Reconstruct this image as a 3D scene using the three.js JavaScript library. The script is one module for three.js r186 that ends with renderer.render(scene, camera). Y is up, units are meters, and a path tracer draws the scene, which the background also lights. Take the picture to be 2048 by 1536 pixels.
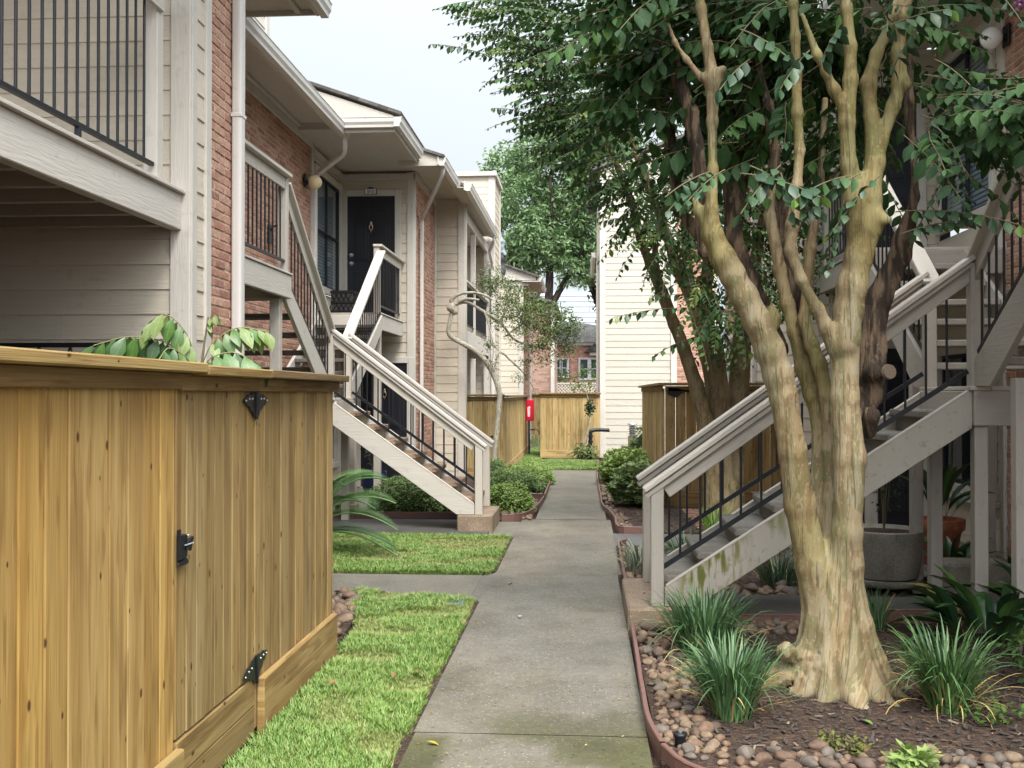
import * as THREE from 'three';
import { mergeGeometries, mergeVertices } from 'three/addons/utils/BufferGeometryUtils.js';

// ---------------------------------------------------------------- camera, sky, sun, exposure
const scene = new THREE.Scene();
const camera = new THREE.PerspectiveCamera(40.71, 4 / 3, 0.05, 900);
camera.position.set(0, 1.62, 0);
camera.rotation.order = 'YXZ';
camera.rotation.set(0.00964, 0.06945, 0);
const renderer = new THREE.WebGLRenderer({ antialias: true });
renderer.toneMapping = THREE.LinearToneMapping;
renderer.toneMappingExposure = 2.8;
renderer.shadowMap.enabled = true;
{ // overcast sky: about three times as bright overhead as at the horizon, plus a broad glow added round the unseen sun to brighten the scene
  const W = 256, H = 128, d = new Float32Array(W * H * 4);
  for (let y = 0; y < H; y++) for (let x = 0; x < W; x++) {
    const el = ((y + 0.5) / H - 0.5) * Math.PI, s = Math.max(0, Math.sin(el)), i = (y * W + x) * 4;
    const az = x / W * Math.PI * 2, soft = 1 + 0.03 * Math.sin(az * 3 + 4 * el) + 0.025 * Math.sin(az * 5 - 7 * el + 1.3);
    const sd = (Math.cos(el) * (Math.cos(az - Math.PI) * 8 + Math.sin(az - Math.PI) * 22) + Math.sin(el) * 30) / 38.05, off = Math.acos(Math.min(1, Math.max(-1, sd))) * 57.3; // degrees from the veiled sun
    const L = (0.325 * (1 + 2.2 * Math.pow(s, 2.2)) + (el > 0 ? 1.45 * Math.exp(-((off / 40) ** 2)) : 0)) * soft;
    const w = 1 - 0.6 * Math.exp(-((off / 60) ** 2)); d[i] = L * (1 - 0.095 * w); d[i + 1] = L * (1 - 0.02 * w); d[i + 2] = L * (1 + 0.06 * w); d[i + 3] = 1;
  }
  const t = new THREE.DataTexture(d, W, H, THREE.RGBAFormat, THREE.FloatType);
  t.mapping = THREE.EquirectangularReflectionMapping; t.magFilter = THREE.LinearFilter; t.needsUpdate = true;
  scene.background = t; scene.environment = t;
}
const sun = new THREE.DirectionalLight(new THREE.Color(1, 0.95, 0.88), 1.5);
sun.position.set(8, 30, 10); sun.target.position.set(0, 0, -12);
sun.castShadow = true; sun.shadow.radius = 46; sun.shadow.mapSize.set(2048, 2048);
Object.assign(sun.shadow.camera, { left: -30, right: 30, top: 40, bottom: -40, near: 1, far: 120 });
scene.add(sun, sun.target);

// ---------------------------------------------------------------- small tools
let seedState = 12345;
const rnd = () => { seedState = (seedState + 0x6D2B79F5) | 0; let t = Math.imul(seedState ^ (seedState >>> 15), 1 | seedState); t = (t + Math.imul(t ^ (t >>> 7), 61 | t)) ^ t; return ((t ^ (t >>> 14)) >>> 0) / 4294967296; };
const reseed = (n) => { seedState = n; };
const R = (a, b) => a + (b - a) * rnd();
const pick = (a) => a[Math.floor(rnd() * a.length)];
const gauss = () => (rnd() + rnd() + rnd() + rnd() - 2) / 1.0;
const clamp = (x, a = 0, b = 1) => Math.min(b, Math.max(a, x));
const mix = (a, b, t) => a + (b - a) * t;
const smooth = (a, b, x) => { const t = clamp((x - a) / (b - a)); return t * t * (3 - 2 * t); };
const V = (x, y, z) => new THREE.Vector3(x, y, z);
const hash = (x, y, z) => { let h = Math.imul(x, 374761393) ^ Math.imul(y, 668265263) ^ Math.imul(z, 2147483647 - 5938); h = Math.imul(h ^ (h >>> 13), 1274126177); return ((h ^ (h >>> 16)) >>> 0) / 4294967296; };
const fade = (t) => t * t * (3 - 2 * t);
function n2(x, y, px, py, s = 0) { // periodic value noise
  const xi = Math.floor(x), yi = Math.floor(y), fx = fade(x - xi), fy = fade(y - yi), m = (a, p) => ((a % p) + p) % p;
  const x0 = m(xi, px), x1 = m(xi + 1, px), y0 = m(yi, py), y1 = m(yi + 1, py);
  return mix(mix(hash(x0, y0, s), hash(x1, y0, s), fx), mix(hash(x0, y1, s), hash(x1, y1, s), fx), fy);
}
function fb(u, v, fx, fy, s = 0, oct = 4) { let a = 0, w = 0.5, t = 0; for (let o = 0; o < oct; o++) { a += w * n2(u * fx, v * fy, fx, fy, s + o * 17); t += w; w *= 0.5; fx *= 2; fy *= 2; } return a / t; }
function n3(x, y, z, s = 0) {
  const xi = Math.floor(x), yi = Math.floor(y), zi = Math.floor(z), fx = fade(x - xi), fy = fade(y - yi), fz = fade(z - zi);
  const h = (a, b, c) => hash(a + s * 131, b - s * 71, c + s * 29);
  return mix(mix(mix(h(xi, yi, zi), h(xi + 1, yi, zi), fx), mix(h(xi, yi + 1, zi), h(xi + 1, yi + 1, zi), fx), fy), mix(mix(h(xi, yi, zi + 1), h(xi + 1, yi, zi + 1), fx), mix(h(xi, yi + 1, zi + 1), h(xi + 1, yi + 1, zi + 1), fx), fy), fz);
}
const used = new Map();
function numbered(name) { const n = used.get(name) ?? 0; used.set(name, n + 1); return n ? name + '_' + String(n).padStart(3, '0') : name; }
function tag(o, label, category, group, kind) { if (label) o.userData.label = label; if (category) o.userData.category = category; if (group) o.userData.group = group; if (kind) o.userData.kind = kind; return o; }
function thing(name, label, category, pos = [0, 0, 0], turn = 0, group, kind) {
  const o = new THREE.Group(); o.name = numbered(name); scene.add(o); o.position.set(...pos); o.rotation.y = turn; return tag(o, label, category, group, kind);
}
function struct(name, geo, mat, pos) { const m = new THREE.Mesh(geo, mat); m.name = numbered(name); scene.add(m); if (pos) m.position.set(...pos); m.castShadow = m.receiveShadow = true; m.userData.kind = 'structure'; return m; }
function part(parent, name, geo, mat, pos, rot) {
  const m = new THREE.Mesh(geo, mat); m.name = name; m.castShadow = m.receiveShadow = true;
  if (pos) m.position.set(...pos); if (rot) m.rotation.set(...rot); parent.add(m); return m;
}
function single(name, geo, mat, label, category, pos, rot, group) { const m = part(scene, numbered(name), geo, mat, pos, rot); return tag(m, label, category, group); }
function group(parent, name, pos, rot) { const g = new THREE.Group(); g.name = name; if (pos) g.position.set(...pos); if (rot) g.rotation.set(...rot); parent.add(g); return g; }

// ---------------------------------------------------------------- textures
function tex(w, h, fn, srgb = true) {
  const d = new Uint8Array(w * h * 4);
  for (let y = 0; y < h; y++) for (let x = 0; x < w; x++) { const c = fn(x / w, y / h, x, y), i = (y * w + x) * 4; if (typeof c === 'number') { d[i] = d[i + 1] = d[i + 2] = clamp(c, 0, 255); } else { d[i] = clamp(c[0], 0, 255); d[i + 1] = clamp(c[1], 0, 255); d[i + 2] = clamp(c[2], 0, 255); } d[i + 3] = 255; }
  const t = new THREE.DataTexture(d, w, h, THREE.RGBAFormat); t.wrapS = t.wrapT = THREE.RepeatWrapping; t.magFilter = THREE.LinearFilter; t.minFilter = THREE.LinearMipmapLinearFilter; t.generateMipmaps = true;
  if (srgb) t.colorSpace = THREE.SRGBColorSpace; t.needsUpdate = true; return t;
}
const rep = (t, sx, sy) => { const c = t.clone(); c.repeat.set(1 / sx, 1 / sy); c.needsUpdate = true; return c; }; // metres covered by one repeat
const STD = (o) => new THREE.MeshStandardMaterial(o), lin = (r, g, b) => new THREE.Color().setRGB(r, g, b);
const lerp3 = (a, b, t) => [mix(a[0], b[0], t), mix(a[1], b[1], t), mix(a[2], b[2], t)];

// fence timber: u across the board, v along the grain; 0.7 m x 2.4 m
const knots = []; reseed(7); for (let i = 0; i < 16; i++) knots.push([rnd(), rnd(), R(0.008, 0.018)]);
function woodField(u, v) {
  let w = u; let kd = 0;
  for (const [ku, kv, kr] of knots) { let du = u - ku, dv = v - kv; du -= Math.round(du); dv -= Math.round(dv); const d = Math.hypot(du, dv * 2.4 / 0.7 * 0.55); const inf = Math.exp(-((d / (kr * 2.6)) ** 2)); w += du * inf * 1.6; kd = Math.max(kd, smooth(kr * 1.0, kr * 0.35, d)); }
  const warp = fb(u, v, 4, 3, 5, 3) * 0.12; const g = fb((w + warp + 2) % 1, v, 20, 2, 9, 4);
  const fine = n2(u * 260, v * 14, 260, 14, 31);
  return { g, fine, kd, broad: fb(u, v, 6, 4, 77, 3) };
}
const woodMap = tex(512, 1024, (u, v) => { const f = woodField(u, v); let c = lerp3([252, 240, 214], [212, 188, 146], smooth(0.25, 0.85, f.g)); c = lerp3(c, [172, 150, 116], 0.55 * smooth(0.5, 0.75, f.broad)); c = lerp3(c, [255, 250, 232], 0.35 * smooth(0.55, 0.8, fb(u, v, 10, 7, 78, 3))); c = lerp3(c, [150, 122, 86], 0.35 * smooth(0.66, 0.78, fb(u, v, 30, 9, 79, 3))); const k = 0.90 + 0.16 * f.fine; c = c.map((x) => x * k); return lerp3(c, [96, 62, 34], f.kd * 0.85); });
const woodBump = tex(512, 1024, (u, v) => { const f = woodField(u, v); return 128 + 70 * (f.g - 0.5) + 60 * (f.fine - 0.5) + 40 * f.kd; }, false);
const grainBump = tex(512, 512, (u, v) => { const a = fb(u, v, 64, 4, 3, 3), b = fb(u, v, 9, 2, 8, 2); return 255 * clamp(0.15 + 0.9 * smooth(0.35, 0.75, a * 0.75 + b * 0.25) + 0.12 * (hash(u * 512 | 0, v * 512 | 0, 4) - 0.5)); }, false);
const paintMap = tex(512, 512, (u, v) => { const a = fb(u, v, 5, 3, 40, 4), s = fb(u, v, 60, 5, 41, 2), d = smooth(0.7, 0.8, fb(u, v, 24, 24, 42, 3)); const k = 236 + 14 * (a - 0.5) + 8 * (s - 0.5) - 10 * d; return [k, k * 0.995, k * 0.985]; });
const brickMap = tex(256, 256, (u, v) => { const a = fb(u, v, 8, 8, 50, 4), b = fb(u, v, 40, 40, 51, 2), p = smooth(0.72, 0.8, fb(u, v, 30, 30, 52, 2)); let c = lerp3([222, 200, 188], [255, 238, 228], a); const k = 0.88 + 0.24 * b; c = c.map((x) => x * k); return lerp3(c, [120, 90, 80], p * 0.6); });
const roughBump = tex(256, 256, (u, v) => 255 * (0.55 * fb(u, v, 16, 16, 60, 4) + 0.45 * fb(u, v, 70, 70, 61, 2)), false);
const mortarMap = tex(256, 256, (u, v) => { const k = 205 + 70 * (fb(u, v, 50, 50, 65, 2) - 0.5) + 40 * (fb(u, v, 8, 8, 66, 3) - 0.5); return [k, k * 0.95, k * 0.88]; });
function pebbles(u, v, n, s, th) { const x = u * n, y = v * n, xi = Math.floor(x), yi = Math.floor(y); let best = 9, id = 0; for (let i = -1; i <= 1; i++) for (let j = -1; j <= 1; j++) { const cx = (xi + i + n) % n, cy = (yi + j + n) % n, h1 = hash(cx, cy, s); if (h1 > th) continue; const px = xi + i + 0.15 + 0.7 * hash(cx, cy, s + 1), py = yi + j + 0.15 + 0.7 * hash(cx, cy, s + 2), an = hash(cx, cy, s + 3) * 3.14, e = 0.55 + 0.45 * hash(cx, cy, s + 4), dx = x - px, dy = y - py, a = dx * Math.cos(an) + dy * Math.sin(an), b = (-dx * Math.sin(an) + dy * Math.cos(an)) / e, r = 0.16 + 0.26 * hash(cx, cy, s + 5), d = Math.hypot(a, b) / r; if (d < best) { best = d; id = hash(cx, cy, s + 6); } } return [best, id]; }
const concreteMap = tex(1024, 1024, (u, v) => {
  const a = fb(u, v, 4, 4, 70, 5), f = hash(u * 1024 | 0, v * 1024 | 0, 71), g = fb(u, v, 60, 60, 72, 2); const k = 168 + 56 * (a - 0.5) + 26 * (g - 0.5) + 20 * (f - 0.5); let c = [k, k * 0.985, k * 0.945];
  c = lerp3(c, [128, 126, 110], 0.3 * smooth(0.48, 0.76, fb(u, v, 6, 6, 73, 4)));
  const [d, id] = pebbles(u, v, 96, 75, 0.36); if (d < 1.15) c = lerp3(c, id > 0.75 ? [222, 196, 150] : id > 0.35 ? [236, 230, 216] : [176, 150, 120], 0.92 * smooth(1.15, 0.7, d));
  const [d2] = pebbles(u, v, 44, 85, 0.10); if (d2 < 1) c = lerp3(c, [78, 72, 62], 0.35 * smooth(1, 0.6, d2)); return c;
});
const concreteBump = tex(512, 512, (u, v) => { const [d] = pebbles(u, v, 110, 75, 0.30); return 120 + 60 * (fb(u, v, 30, 30, 90, 3) - 0.5) + 70 * smooth(1.2, 0.4, d); }, false);
const aggMap = tex(512, 512, (u, v) => { const [d, id] = pebbles(u, v, 60, 95, 0.92); const c = lerp3([142, 128, 112], id > 0.7 ? [210, 198, 182] : id > 0.35 ? [182, 154, 126] : [158, 142, 126], smooth(1.25, 0.7, d)); const k = 0.85 + 0.3 * fb(u, v, 5, 5, 98, 4); return c.map((x) => x * k); });
const aggBump = tex(512, 512, (u, v) => { const [d] = pebbles(u, v, 60, 95, 0.92); return 90 + 140 * smooth(1.3, 0.3, d); }, false);
const barkMap = tex(1024, 1024, (u, v) => { // smooth myrtle bark: crisp peeled patches over tan, short upright streaks, pale flecks, thin fissures
  const w = fb(u, v, 4, 3, 100, 3) * 0.07, uu = (u + w + 1) % 1, s = fb(uu, v, 26, 5, 101, 4), fine = fb(uu, v, 90, 16, 108, 2), p = fb(u, v, 6, 6, 102, 5), q = fb(u, v, 8, 8, 109, 5);
  let c = lerp3([200, 184, 156], [216, 201, 174], s); c = lerp3(c, [160, 156, 118], 0.75 * smooth(0.53, 0.565, p)); c = lerp3(c, [214, 208, 194], 0.6 * smooth(0.60, 0.63, q)); c = lerp3(c, [170, 146, 116], 0.55 * smooth(0.60, 0.62, 1 - q)); const k = 0.93 + 0.14 * fine; c = c.map((x) => x * k);
  c = lerp3(c, [236, 230, 214], 0.55 * smooth(0.73, 0.77, fb(u, v, 60, 44, 103, 2))); return lerp3(c, [104, 90, 70], 0.55 * smooth(0.70, 0.78, fb(uu, v, 44, 5, 104, 3))); });
const barkBump = tex(512, 1024, (u, v) => { const w = fb(u, v, 4, 3, 100, 3) * 0.07; return 255 * (0.6 * fb((u + w + 1) % 1, v, 30, 5, 106, 4) + 0.25 * fb(u, v, 60, 70, 107, 2) + 0.15); }, false);
const greyBarkMap = tex(256, 512, (u, v) => { const a = fb(u, v, 6, 8, 115, 4), s = smooth(0.55, 0.66, fb(u, v, 18, 16, 116, 3)), l = smooth(0.58, 0.64, fb(u, v, 8, 10, 117, 4)); let c = lerp3([168, 162, 150], [206, 202, 192], a); c = lerp3(c, [122, 112, 98], 0.6 * s); return lerp3(c, [222, 226, 214], 0.6 * l); });
const roughBarkMap = tex(256, 512, (u, v) => { const w = fb(u, v, 4, 3, 110, 3) * 0.07, s = fb((u + w + 1) % 1, v, 14, 5, 111, 4), l = smooth(0.62, 0.72, fb(u, v, 9, 14, 112, 4)); let c = lerp3([92, 82, 70], [200, 186, 164], smooth(0.3, 0.7, s)); return lerp3(c, [214, 218, 200], 0.6 * l); });
const soilMap = tex(512, 512, (u, v) => { const a = fb(u, v, 10, 10, 120, 5), b = fb(u, v, 70, 70, 121, 2), ch = smooth(0.66, 0.72, fb(u, v, 22, 90, 122, 2)), ch2 = smooth(0.68, 0.73, fb(u, v, 90, 22, 123, 2)); let c = lerp3([58, 44, 36], [120, 94, 76], a * 0.6 + b * 0.5); c = lerp3(c, [176, 138, 104], 0.8 * ch); return lerp3(c, [150, 112, 88], 0.7 * ch2); });
const soilBump = tex(512, 512, (u, v) => 255 * (0.5 * fb(u, v, 24, 24, 125, 4) + 0.5 * fb(u, v, 90, 60, 126, 2)), false);
const stoneMap = tex(256, 256, (u, v) => { const k = 200 + 90 * (fb(u, v, 6, 6, 130, 5) - 0.5) + 30 * (hash(u * 256 | 0, v * 256 | 0, 131) - 0.5); return [k, k * 0.98, k * 0.95]; });
const shingleMap = tex(512, 512, (u, v) => { const row = Math.floor(v * 16), x = u * 14 + (row % 2) * 0.5, id = hash(Math.floor(x) % 14, row, 140), k = (108 + 46 * id) * (0.85 + 0.3 * hash(u * 512 | 0, v * 512 | 0, 141)); return [k, k * 0.98, k * 0.95]; });
const shingleBump = tex(256, 256, (u, v) => { const t = (v * 16) % 1; return 60 + 150 * (1 - t); }, false);
const farBrickMap = tex(512, 512, (u, v) => { const rows = 24, row = Math.floor(v * rows), x = u * 8 + (row % 2) * 0.5, fx = x % 1, fy = (v * rows) % 1, id = hash(Math.floor(x) % 8, row, 150); if (fx < 0.045 || fy < 0.14) return [196, 176, 164]; const c = lerp3([196, 150, 136], [236, 196, 180], id); const k = 0.9 + 0.2 * fb(u, v, 60, 60, 151, 2); return c.map((q) => q * k); });
const leafMap = tex(64, 128, (u, v) => { const x = Math.abs(u - 0.5) * 2, mid = smooth(0.10, 0.02, x), vein = smooth(0.75, 0.95, Math.sin((v * 11 - x * 2.2) * 6.283) * 0.5 + 0.5) * 0.5; const k = 205 + 40 * (fb(u, v, 6, 10, 160, 3) - 0.5); return lerp3([k, k, k], [255, 255, 235], Math.max(mid * 0.8, vein * 0.35)); });
const grassMap = tex(256, 256, (u, v) => { const a = fb(u, v, 12, 12, 170, 4), b = fb(u, v, 60, 60, 171, 2); return lerp3([70, 62, 40], [128, 132, 62], a * 0.6 + b * 0.4); });

// ---------------------------------------------------------------- materials (linear base colours)
const M = {};
const paint = (r, g, b, o = {}) => STD({ color: lin(r, g, b), map: rep(paintMap, 1.3, 1.7), bumpMap: rep(grainBump, 0.42, 0.5), bumpScale: 0.0010, roughness: 0.62, ...o });
M.trim = paint(0.64, 0.605, 0.55);
M.trim2 = paint(0.61, 0.575, 0.52);
M.siding = [paint(0.64, 0.575, 0.47), paint(0.62, 0.56, 0.46), paint(0.66, 0.59, 0.485)];
M.rail = paint(0.57, 0.525, 0.465);
M.railDark = paint(0.43, 0.395, 0.35);  // darker trim: the shade on the right stairs is put into this paint
M.railDark2 = paint(0.40, 0.37, 0.325);  // second tone of the darker trim with the stair shade in it
M.soffit = paint(0.60, 0.56, 0.51, { bumpScale: 0.0006 });
M.gutter = STD({ color: lin(0.72, 0.70, 0.67), map: rep(paintMap, 2.2, 2.2), roughness: 0.42 });
M.black = STD({ color: lin(0.012, 0.013, 0.017), roughness: 0.42, metalness: 0.25, bumpMap: rep(roughBump, 0.2, 0.2), bumpScale: 0.0004 });
M.dark = STD({ color: lin(0.03, 0.028, 0.026), roughness: 0.8 });
M.mortar = STD({ color: lin(0.80, 0.68, 0.60), map: rep(mortarMap, 0.6, 0.6), bumpMap: rep(roughBump, 0.3, 0.3), bumpScale: 0.004, roughness: 0.95 });
M.brick = [[0.49, 0.315, 0.25], [0.44, 0.265, 0.21], [0.52, 0.355, 0.28], [0.56, 0.40, 0.325], [0.36, 0.215, 0.175], [0.53, 0.39, 0.295]].map((c) => STD({ color: lin(...c), map: rep(brickMap, 0.5, 0.5), bumpMap: rep(roughBump, 0.22, 0.22), bumpScale: 0.006, roughness: 0.9 }));
const timber = (r, g, b) => STD({ color: lin(r, g, b), map: rep(woodMap, 0.7, 2.4), bumpMap: rep(woodBump, 0.7, 2.4), bumpScale: 0.003, roughness: 0.78 });
M.fence = [timber(0.50, 0.35, 0.128), timber(0.41, 0.282, 0.105), timber(0.56, 0.40, 0.16), timber(0.48, 0.315, 0.10), timber(0.45, 0.335, 0.155)];
M.gate = [timber(0.355, 0.27, 0.135), timber(0.29, 0.22, 0.108), timber(0.40, 0.305, 0.155), timber(0.325, 0.255, 0.14)];
M.fenceFar = [timber(0.47, 0.385, 0.22), timber(0.42, 0.345, 0.195), timber(0.52, 0.43, 0.255)];
M.cap = [timber(0.37, 0.285, 0.135), timber(0.25, 0.18, 0.09), timber(0.21, 0.155, 0.09)];
M.concrete = STD({ color: lin(0.425, 0.405, 0.37), map: rep(concreteMap, 1.5, 1.5), bumpMap: rep(concreteBump, 1.5, 1.5), bumpScale: 0.003, roughness: 0.78, vertexColors: true });
M.wetSlab = STD({ color: lin(0.22, 0.225, 0.235), map: rep(concreteMap, 1.5, 1.5), bumpMap: rep(concreteBump, 1.5, 1.5), bumpScale: 0.002, roughness: 0.5 });
M.concreteSide = STD({ color: lin(0.40, 0.385, 0.35), map: rep(concreteMap, 1.5, 1.5), bumpMap: rep(roughBump, 0.4, 0.4), bumpScale: 0.004, roughness: 0.9 });
M.agg = STD({ color: lin(0.82, 0.76, 0.70), map: rep(aggMap, 0.55, 0.55), bumpMap: rep(aggBump, 0.55, 0.55), bumpScale: 0.004, roughness: 0.85 });
M.tread = STD({ color: lin(0.72, 0.62, 0.54), map: rep(aggMap, 0.4, 0.4), bumpMap: rep(aggBump, 0.4, 0.4), bumpScale: 0.002, roughness: 0.85 });
M.treadGrey = STD({ color: lin(0.40, 0.385, 0.36), map: rep(concreteMap, 0.9, 0.9), bumpMap: rep(concreteBump, 0.9, 0.9), bumpScale: 0.002, roughness: 0.85 });
M.soil = STD({ color: lin(0.34, 0.33, 0.32), map: rep(soilMap, 0.8, 0.8), bumpMap: rep(soilBump, 0.8, 0.8), bumpScale: 0.02, roughness: 0.95 });
M.turf = STD({ color: lin(0.5, 0.55, 0.4), map: rep(grassMap, 0.5, 0.5), bumpMap: rep(soilBump, 0.4, 0.4), bumpScale: 0.01, roughness: 0.95 });
M.edging = STD({ color: lin(0.20, 0.105, 0.088), map: rep(paintMap, 0.8, 0.8), roughness: 0.5 });
M.stone = [[0.27, 0.175, 0.115], [0.21, 0.135, 0.095], [0.30, 0.21, 0.145], [0.18, 0.13, 0.10], [0.32, 0.235, 0.16], [0.21, 0.18, 0.155]].map((c) => STD({ color: lin(...c), map: rep(stoneMap, 0.2, 0.2), bumpMap: rep(roughBump, 0.12, 0.12), bumpScale: 0.002, roughness: 0.72 }));
M.bark = STD({ color: lin(0.48, 0.465, 0.385), map: rep(barkMap, 0.36, 0.9), bumpMap: rep(barkBump, 0.36, 0.9), bumpScale: 0.0045, roughness: 0.8, vertexColors: true });
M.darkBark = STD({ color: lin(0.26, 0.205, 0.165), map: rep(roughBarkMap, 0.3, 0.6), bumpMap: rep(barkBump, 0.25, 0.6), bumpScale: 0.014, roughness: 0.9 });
M.greyBark = STD({ color: lin(0.72, 0.71, 0.66), map: rep(greyBarkMap, 0.25, 0.5), bumpMap: rep(barkBump, 0.2, 0.5), bumpScale: 0.008, roughness: 0.9 });
M.oakBark = STD({ color: lin(0.085, 0.072, 0.062), map: rep(roughBarkMap, 0.6, 1.2), bumpMap: rep(barkBump, 0.4, 1), bumpScale: 0.02, roughness: 0.95 });
M.twig = STD({ color: lin(0.14, 0.115, 0.06), roughness: 0.8 });
const leafMat = (r, g, b, o = {}) => new THREE.MeshPhysicalMaterial({ color: lin(r, g, b), map: leafMap, roughness: 0.5, side: THREE.DoubleSide, transmission: 0, ...o });
M.leaf = leafMat(1, 1, 1, { roughness: 0.58, transmission: 0.28, specularIntensity: 0.4 });
M.leafThin = leafMat(1, 1, 1, { transmission: 0.35, roughness: 0.75, specularIntensity: 0.6 });
M.blade = STD({ color: lin(1, 1, 1), roughness: 0.55, side: THREE.DoubleSide });
M.shingle = STD({ color: lin(0.42, 0.41, 0.40), map: rep(shingleMap, 3, 2.4), bumpMap: rep(shingleBump, 3, 2.4), bumpScale: 0.012, roughness: 0.95 });
M.glass = new THREE.MeshPhysicalMaterial({ color: lin(0.75, 0.8, 0.82), transmission: 1, thickness: 0, roughness: 0.03, ior: 1.5 });
M.door = STD({ color: lin(0.010, 0.011, 0.017), roughness: 0.36, bumpMap: rep(roughBump, 0.4, 0.4), bumpScale: 0.0005 });
M.blind = STD({ color: lin(0.80, 0.81, 0.82), roughness: 0.6, side: THREE.DoubleSide });
M.steel = STD({ color: lin(0.55, 0.55, 0.55), metalness: 0.9, roughness: 0.35 });
M.terracotta = STD({ color: lin(0.50, 0.165, 0.085), map: rep(stoneMap, 0.3, 0.3), roughness: 0.85 });
M.potStone = STD({ color: lin(0.60, 0.58, 0.53), map: rep(concreteMap, 0.7, 0.7), bumpMap: rep(roughBump, 0.3, 0.3), bumpScale: 0.004, roughness: 0.9 });

// ---------------------------------------------------------------- geometry tools
const cache = new Map();
function cbox(w, h, d, b = 0.004, grain = 'y', k = 0) { // box with chamfered edges, uv in metres with v along the grain; k picks where on the texture it lies
  b = Math.min(b, w * 0.3, h * 0.3, d * 0.3);
  const key = [w, h, d, b].map((x) => x.toFixed(4)).join() + grain + k; if (cache.has(key)) return cache.get(key);
  const H = [w / 2, h / 2, d / 2], pos = [], tri = (a, b2, c) => { const n = V().subVectors(b2, a).cross(V().subVectors(c, a)); if (n.dot(V().addVectors(a, b2).add(c)) < 0) [b2, c] = [c, b2]; pos.push(...a.toArray(), ...b2.toArray(), ...c.toArray()); }, quad = (a, b2, c, e) => { tri(a, b2, c); tri(a, c, e); };
  const P = (s, ax) => { const p = [s[0] * (H[0] - b), s[1] * (H[1] - b), s[2] * (H[2] - b)]; p[ax] = s[ax] * H[ax]; return V(...p); };
  for (let ax = 0; ax < 3; ax++) for (const s of [-1, 1]) { const o = [0, 1, 2].filter((i) => i !== ax), c = [[-1, -1], [1, -1], [1, 1], [-1, 1]].map(([p, q]) => { const v = [0, 0, 0]; v[ax] = s; v[o[0]] = p; v[o[1]] = q; return P(v, ax); }); quad(...c); }
  for (let ax = 0; ax < 3; ax++) { const o = [0, 1, 2].filter((i) => i !== ax); for (const p of [-1, 1]) for (const q of [-1, 1]) { const a = [0, 0, 0], e = [0, 0, 0]; a[ax] = -1; e[ax] = 1; a[o[0]] = e[o[0]] = p; a[o[1]] = e[o[1]] = q; quad(P(a, o[0]), P(e, o[0]), P(e, o[1]), P(a, o[1])); } }
  for (const x of [-1, 1]) for (const y of [-1, 1]) for (const z of [-1, 1]) tri(P([x, y, z], 0), P([x, y, z], 1), P([x, y, z], 2));
  const g = new THREE.BufferGeometry(); g.setAttribute('position', new THREE.Float32BufferAttribute(pos, 3)); g.computeVertexNormals(); metricUV(g, grain, k); cache.set(key, g); return g;
}
function metricUV(g, grain = 'y', k = 0) {
  const p = g.attributes.position, n = g.attributes.normal, uv = new Float32Array(p.count * 2), ou = hash(k, 3, 9) * 3 * (k ? 1 : 0), ov = hash(k, 5, 2) * 3 * (k ? 1 : 0);
  for (let i = 0; i < p.count; i++) {
    const x = p.getX(i), y = p.getY(i), z = p.getZ(i), ax = Math.abs(n.getX(i)), ay = Math.abs(n.getY(i)), az = Math.abs(n.getZ(i)); let a, b;
    if (grain === 'y') { if (az >= ax && az >= ay) [a, b] = [x, y]; else if (ax >= ay) [a, b] = [z, y]; else [a, b] = [x, z]; }
    else if (grain === 'x') { if (az >= ax && az >= ay) [a, b] = [y, x]; else if (ax >= ay) [a, b] = [y, z]; else [a, b] = [z, x]; }
    else { if (az >= ax && az >= ay) [a, b] = [x, y]; else if (ax >= ay) [a, b] = [y, z]; else [a, b] = [x, z]; }
    uv[i * 2] = a + ou; uv[i * 2 + 1] = b + ov;
  }
  g.setAttribute('uv', new THREE.BufferAttribute(uv, 2)); return g;
}
const box = (w, h, d, x, y, z, b = 0.004, grain = 'y', k = 0) => cbox(w, h, d, b, grain, k).clone().translate(x, y, z);
function clean(g) { let q = g.index ? g.toNonIndexed() : g.clone(); for (const k of Object.keys(q.attributes)) if (!['position', 'normal', 'uv'].includes(k)) q.deleteAttribute(k); if (!q.attributes.normal) q.computeVertexNormals(); if (!q.attributes.uv) metricUV(q); return q; }
const merge = (list) => mergeGeometries(list.map(clean));
function poly(pts, t, bev = 0.003, grain = 'x') { // outline in x-y, thickness t centred on z = 0
  const s = new THREE.Shape(pts.map(([x, y]) => new THREE.Vector2(x, y))); const g = new THREE.ExtrudeGeometry(s, { depth: t - 2 * bev, bevelEnabled: bev > 0, bevelThickness: bev, bevelSize: bev, bevelOffset: -bev, bevelSegments: 1, curveSegments: 8 }); g.translate(0, 0, -t / 2 + bev); return metricUV(g, grain, 1 + Math.floor(Math.abs(pts[0][0] * 7 + pts[1][1] * 13)) % 9);
}
function plate(pts, y0, y1, k = 0) { // outline in x-z seen from above, from height y0 to y1
  const s = new THREE.Shape(pts.map(([x, z]) => new THREE.Vector2(x, -z))); const g = new THREE.ExtrudeGeometry(s, { depth: y1 - y0, bevelEnabled: false, curveSegments: 4 }); g.rotateX(-Math.PI / 2); g.translate(0, y0, 0); return metricUV(g, 'y', k);
}
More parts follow.
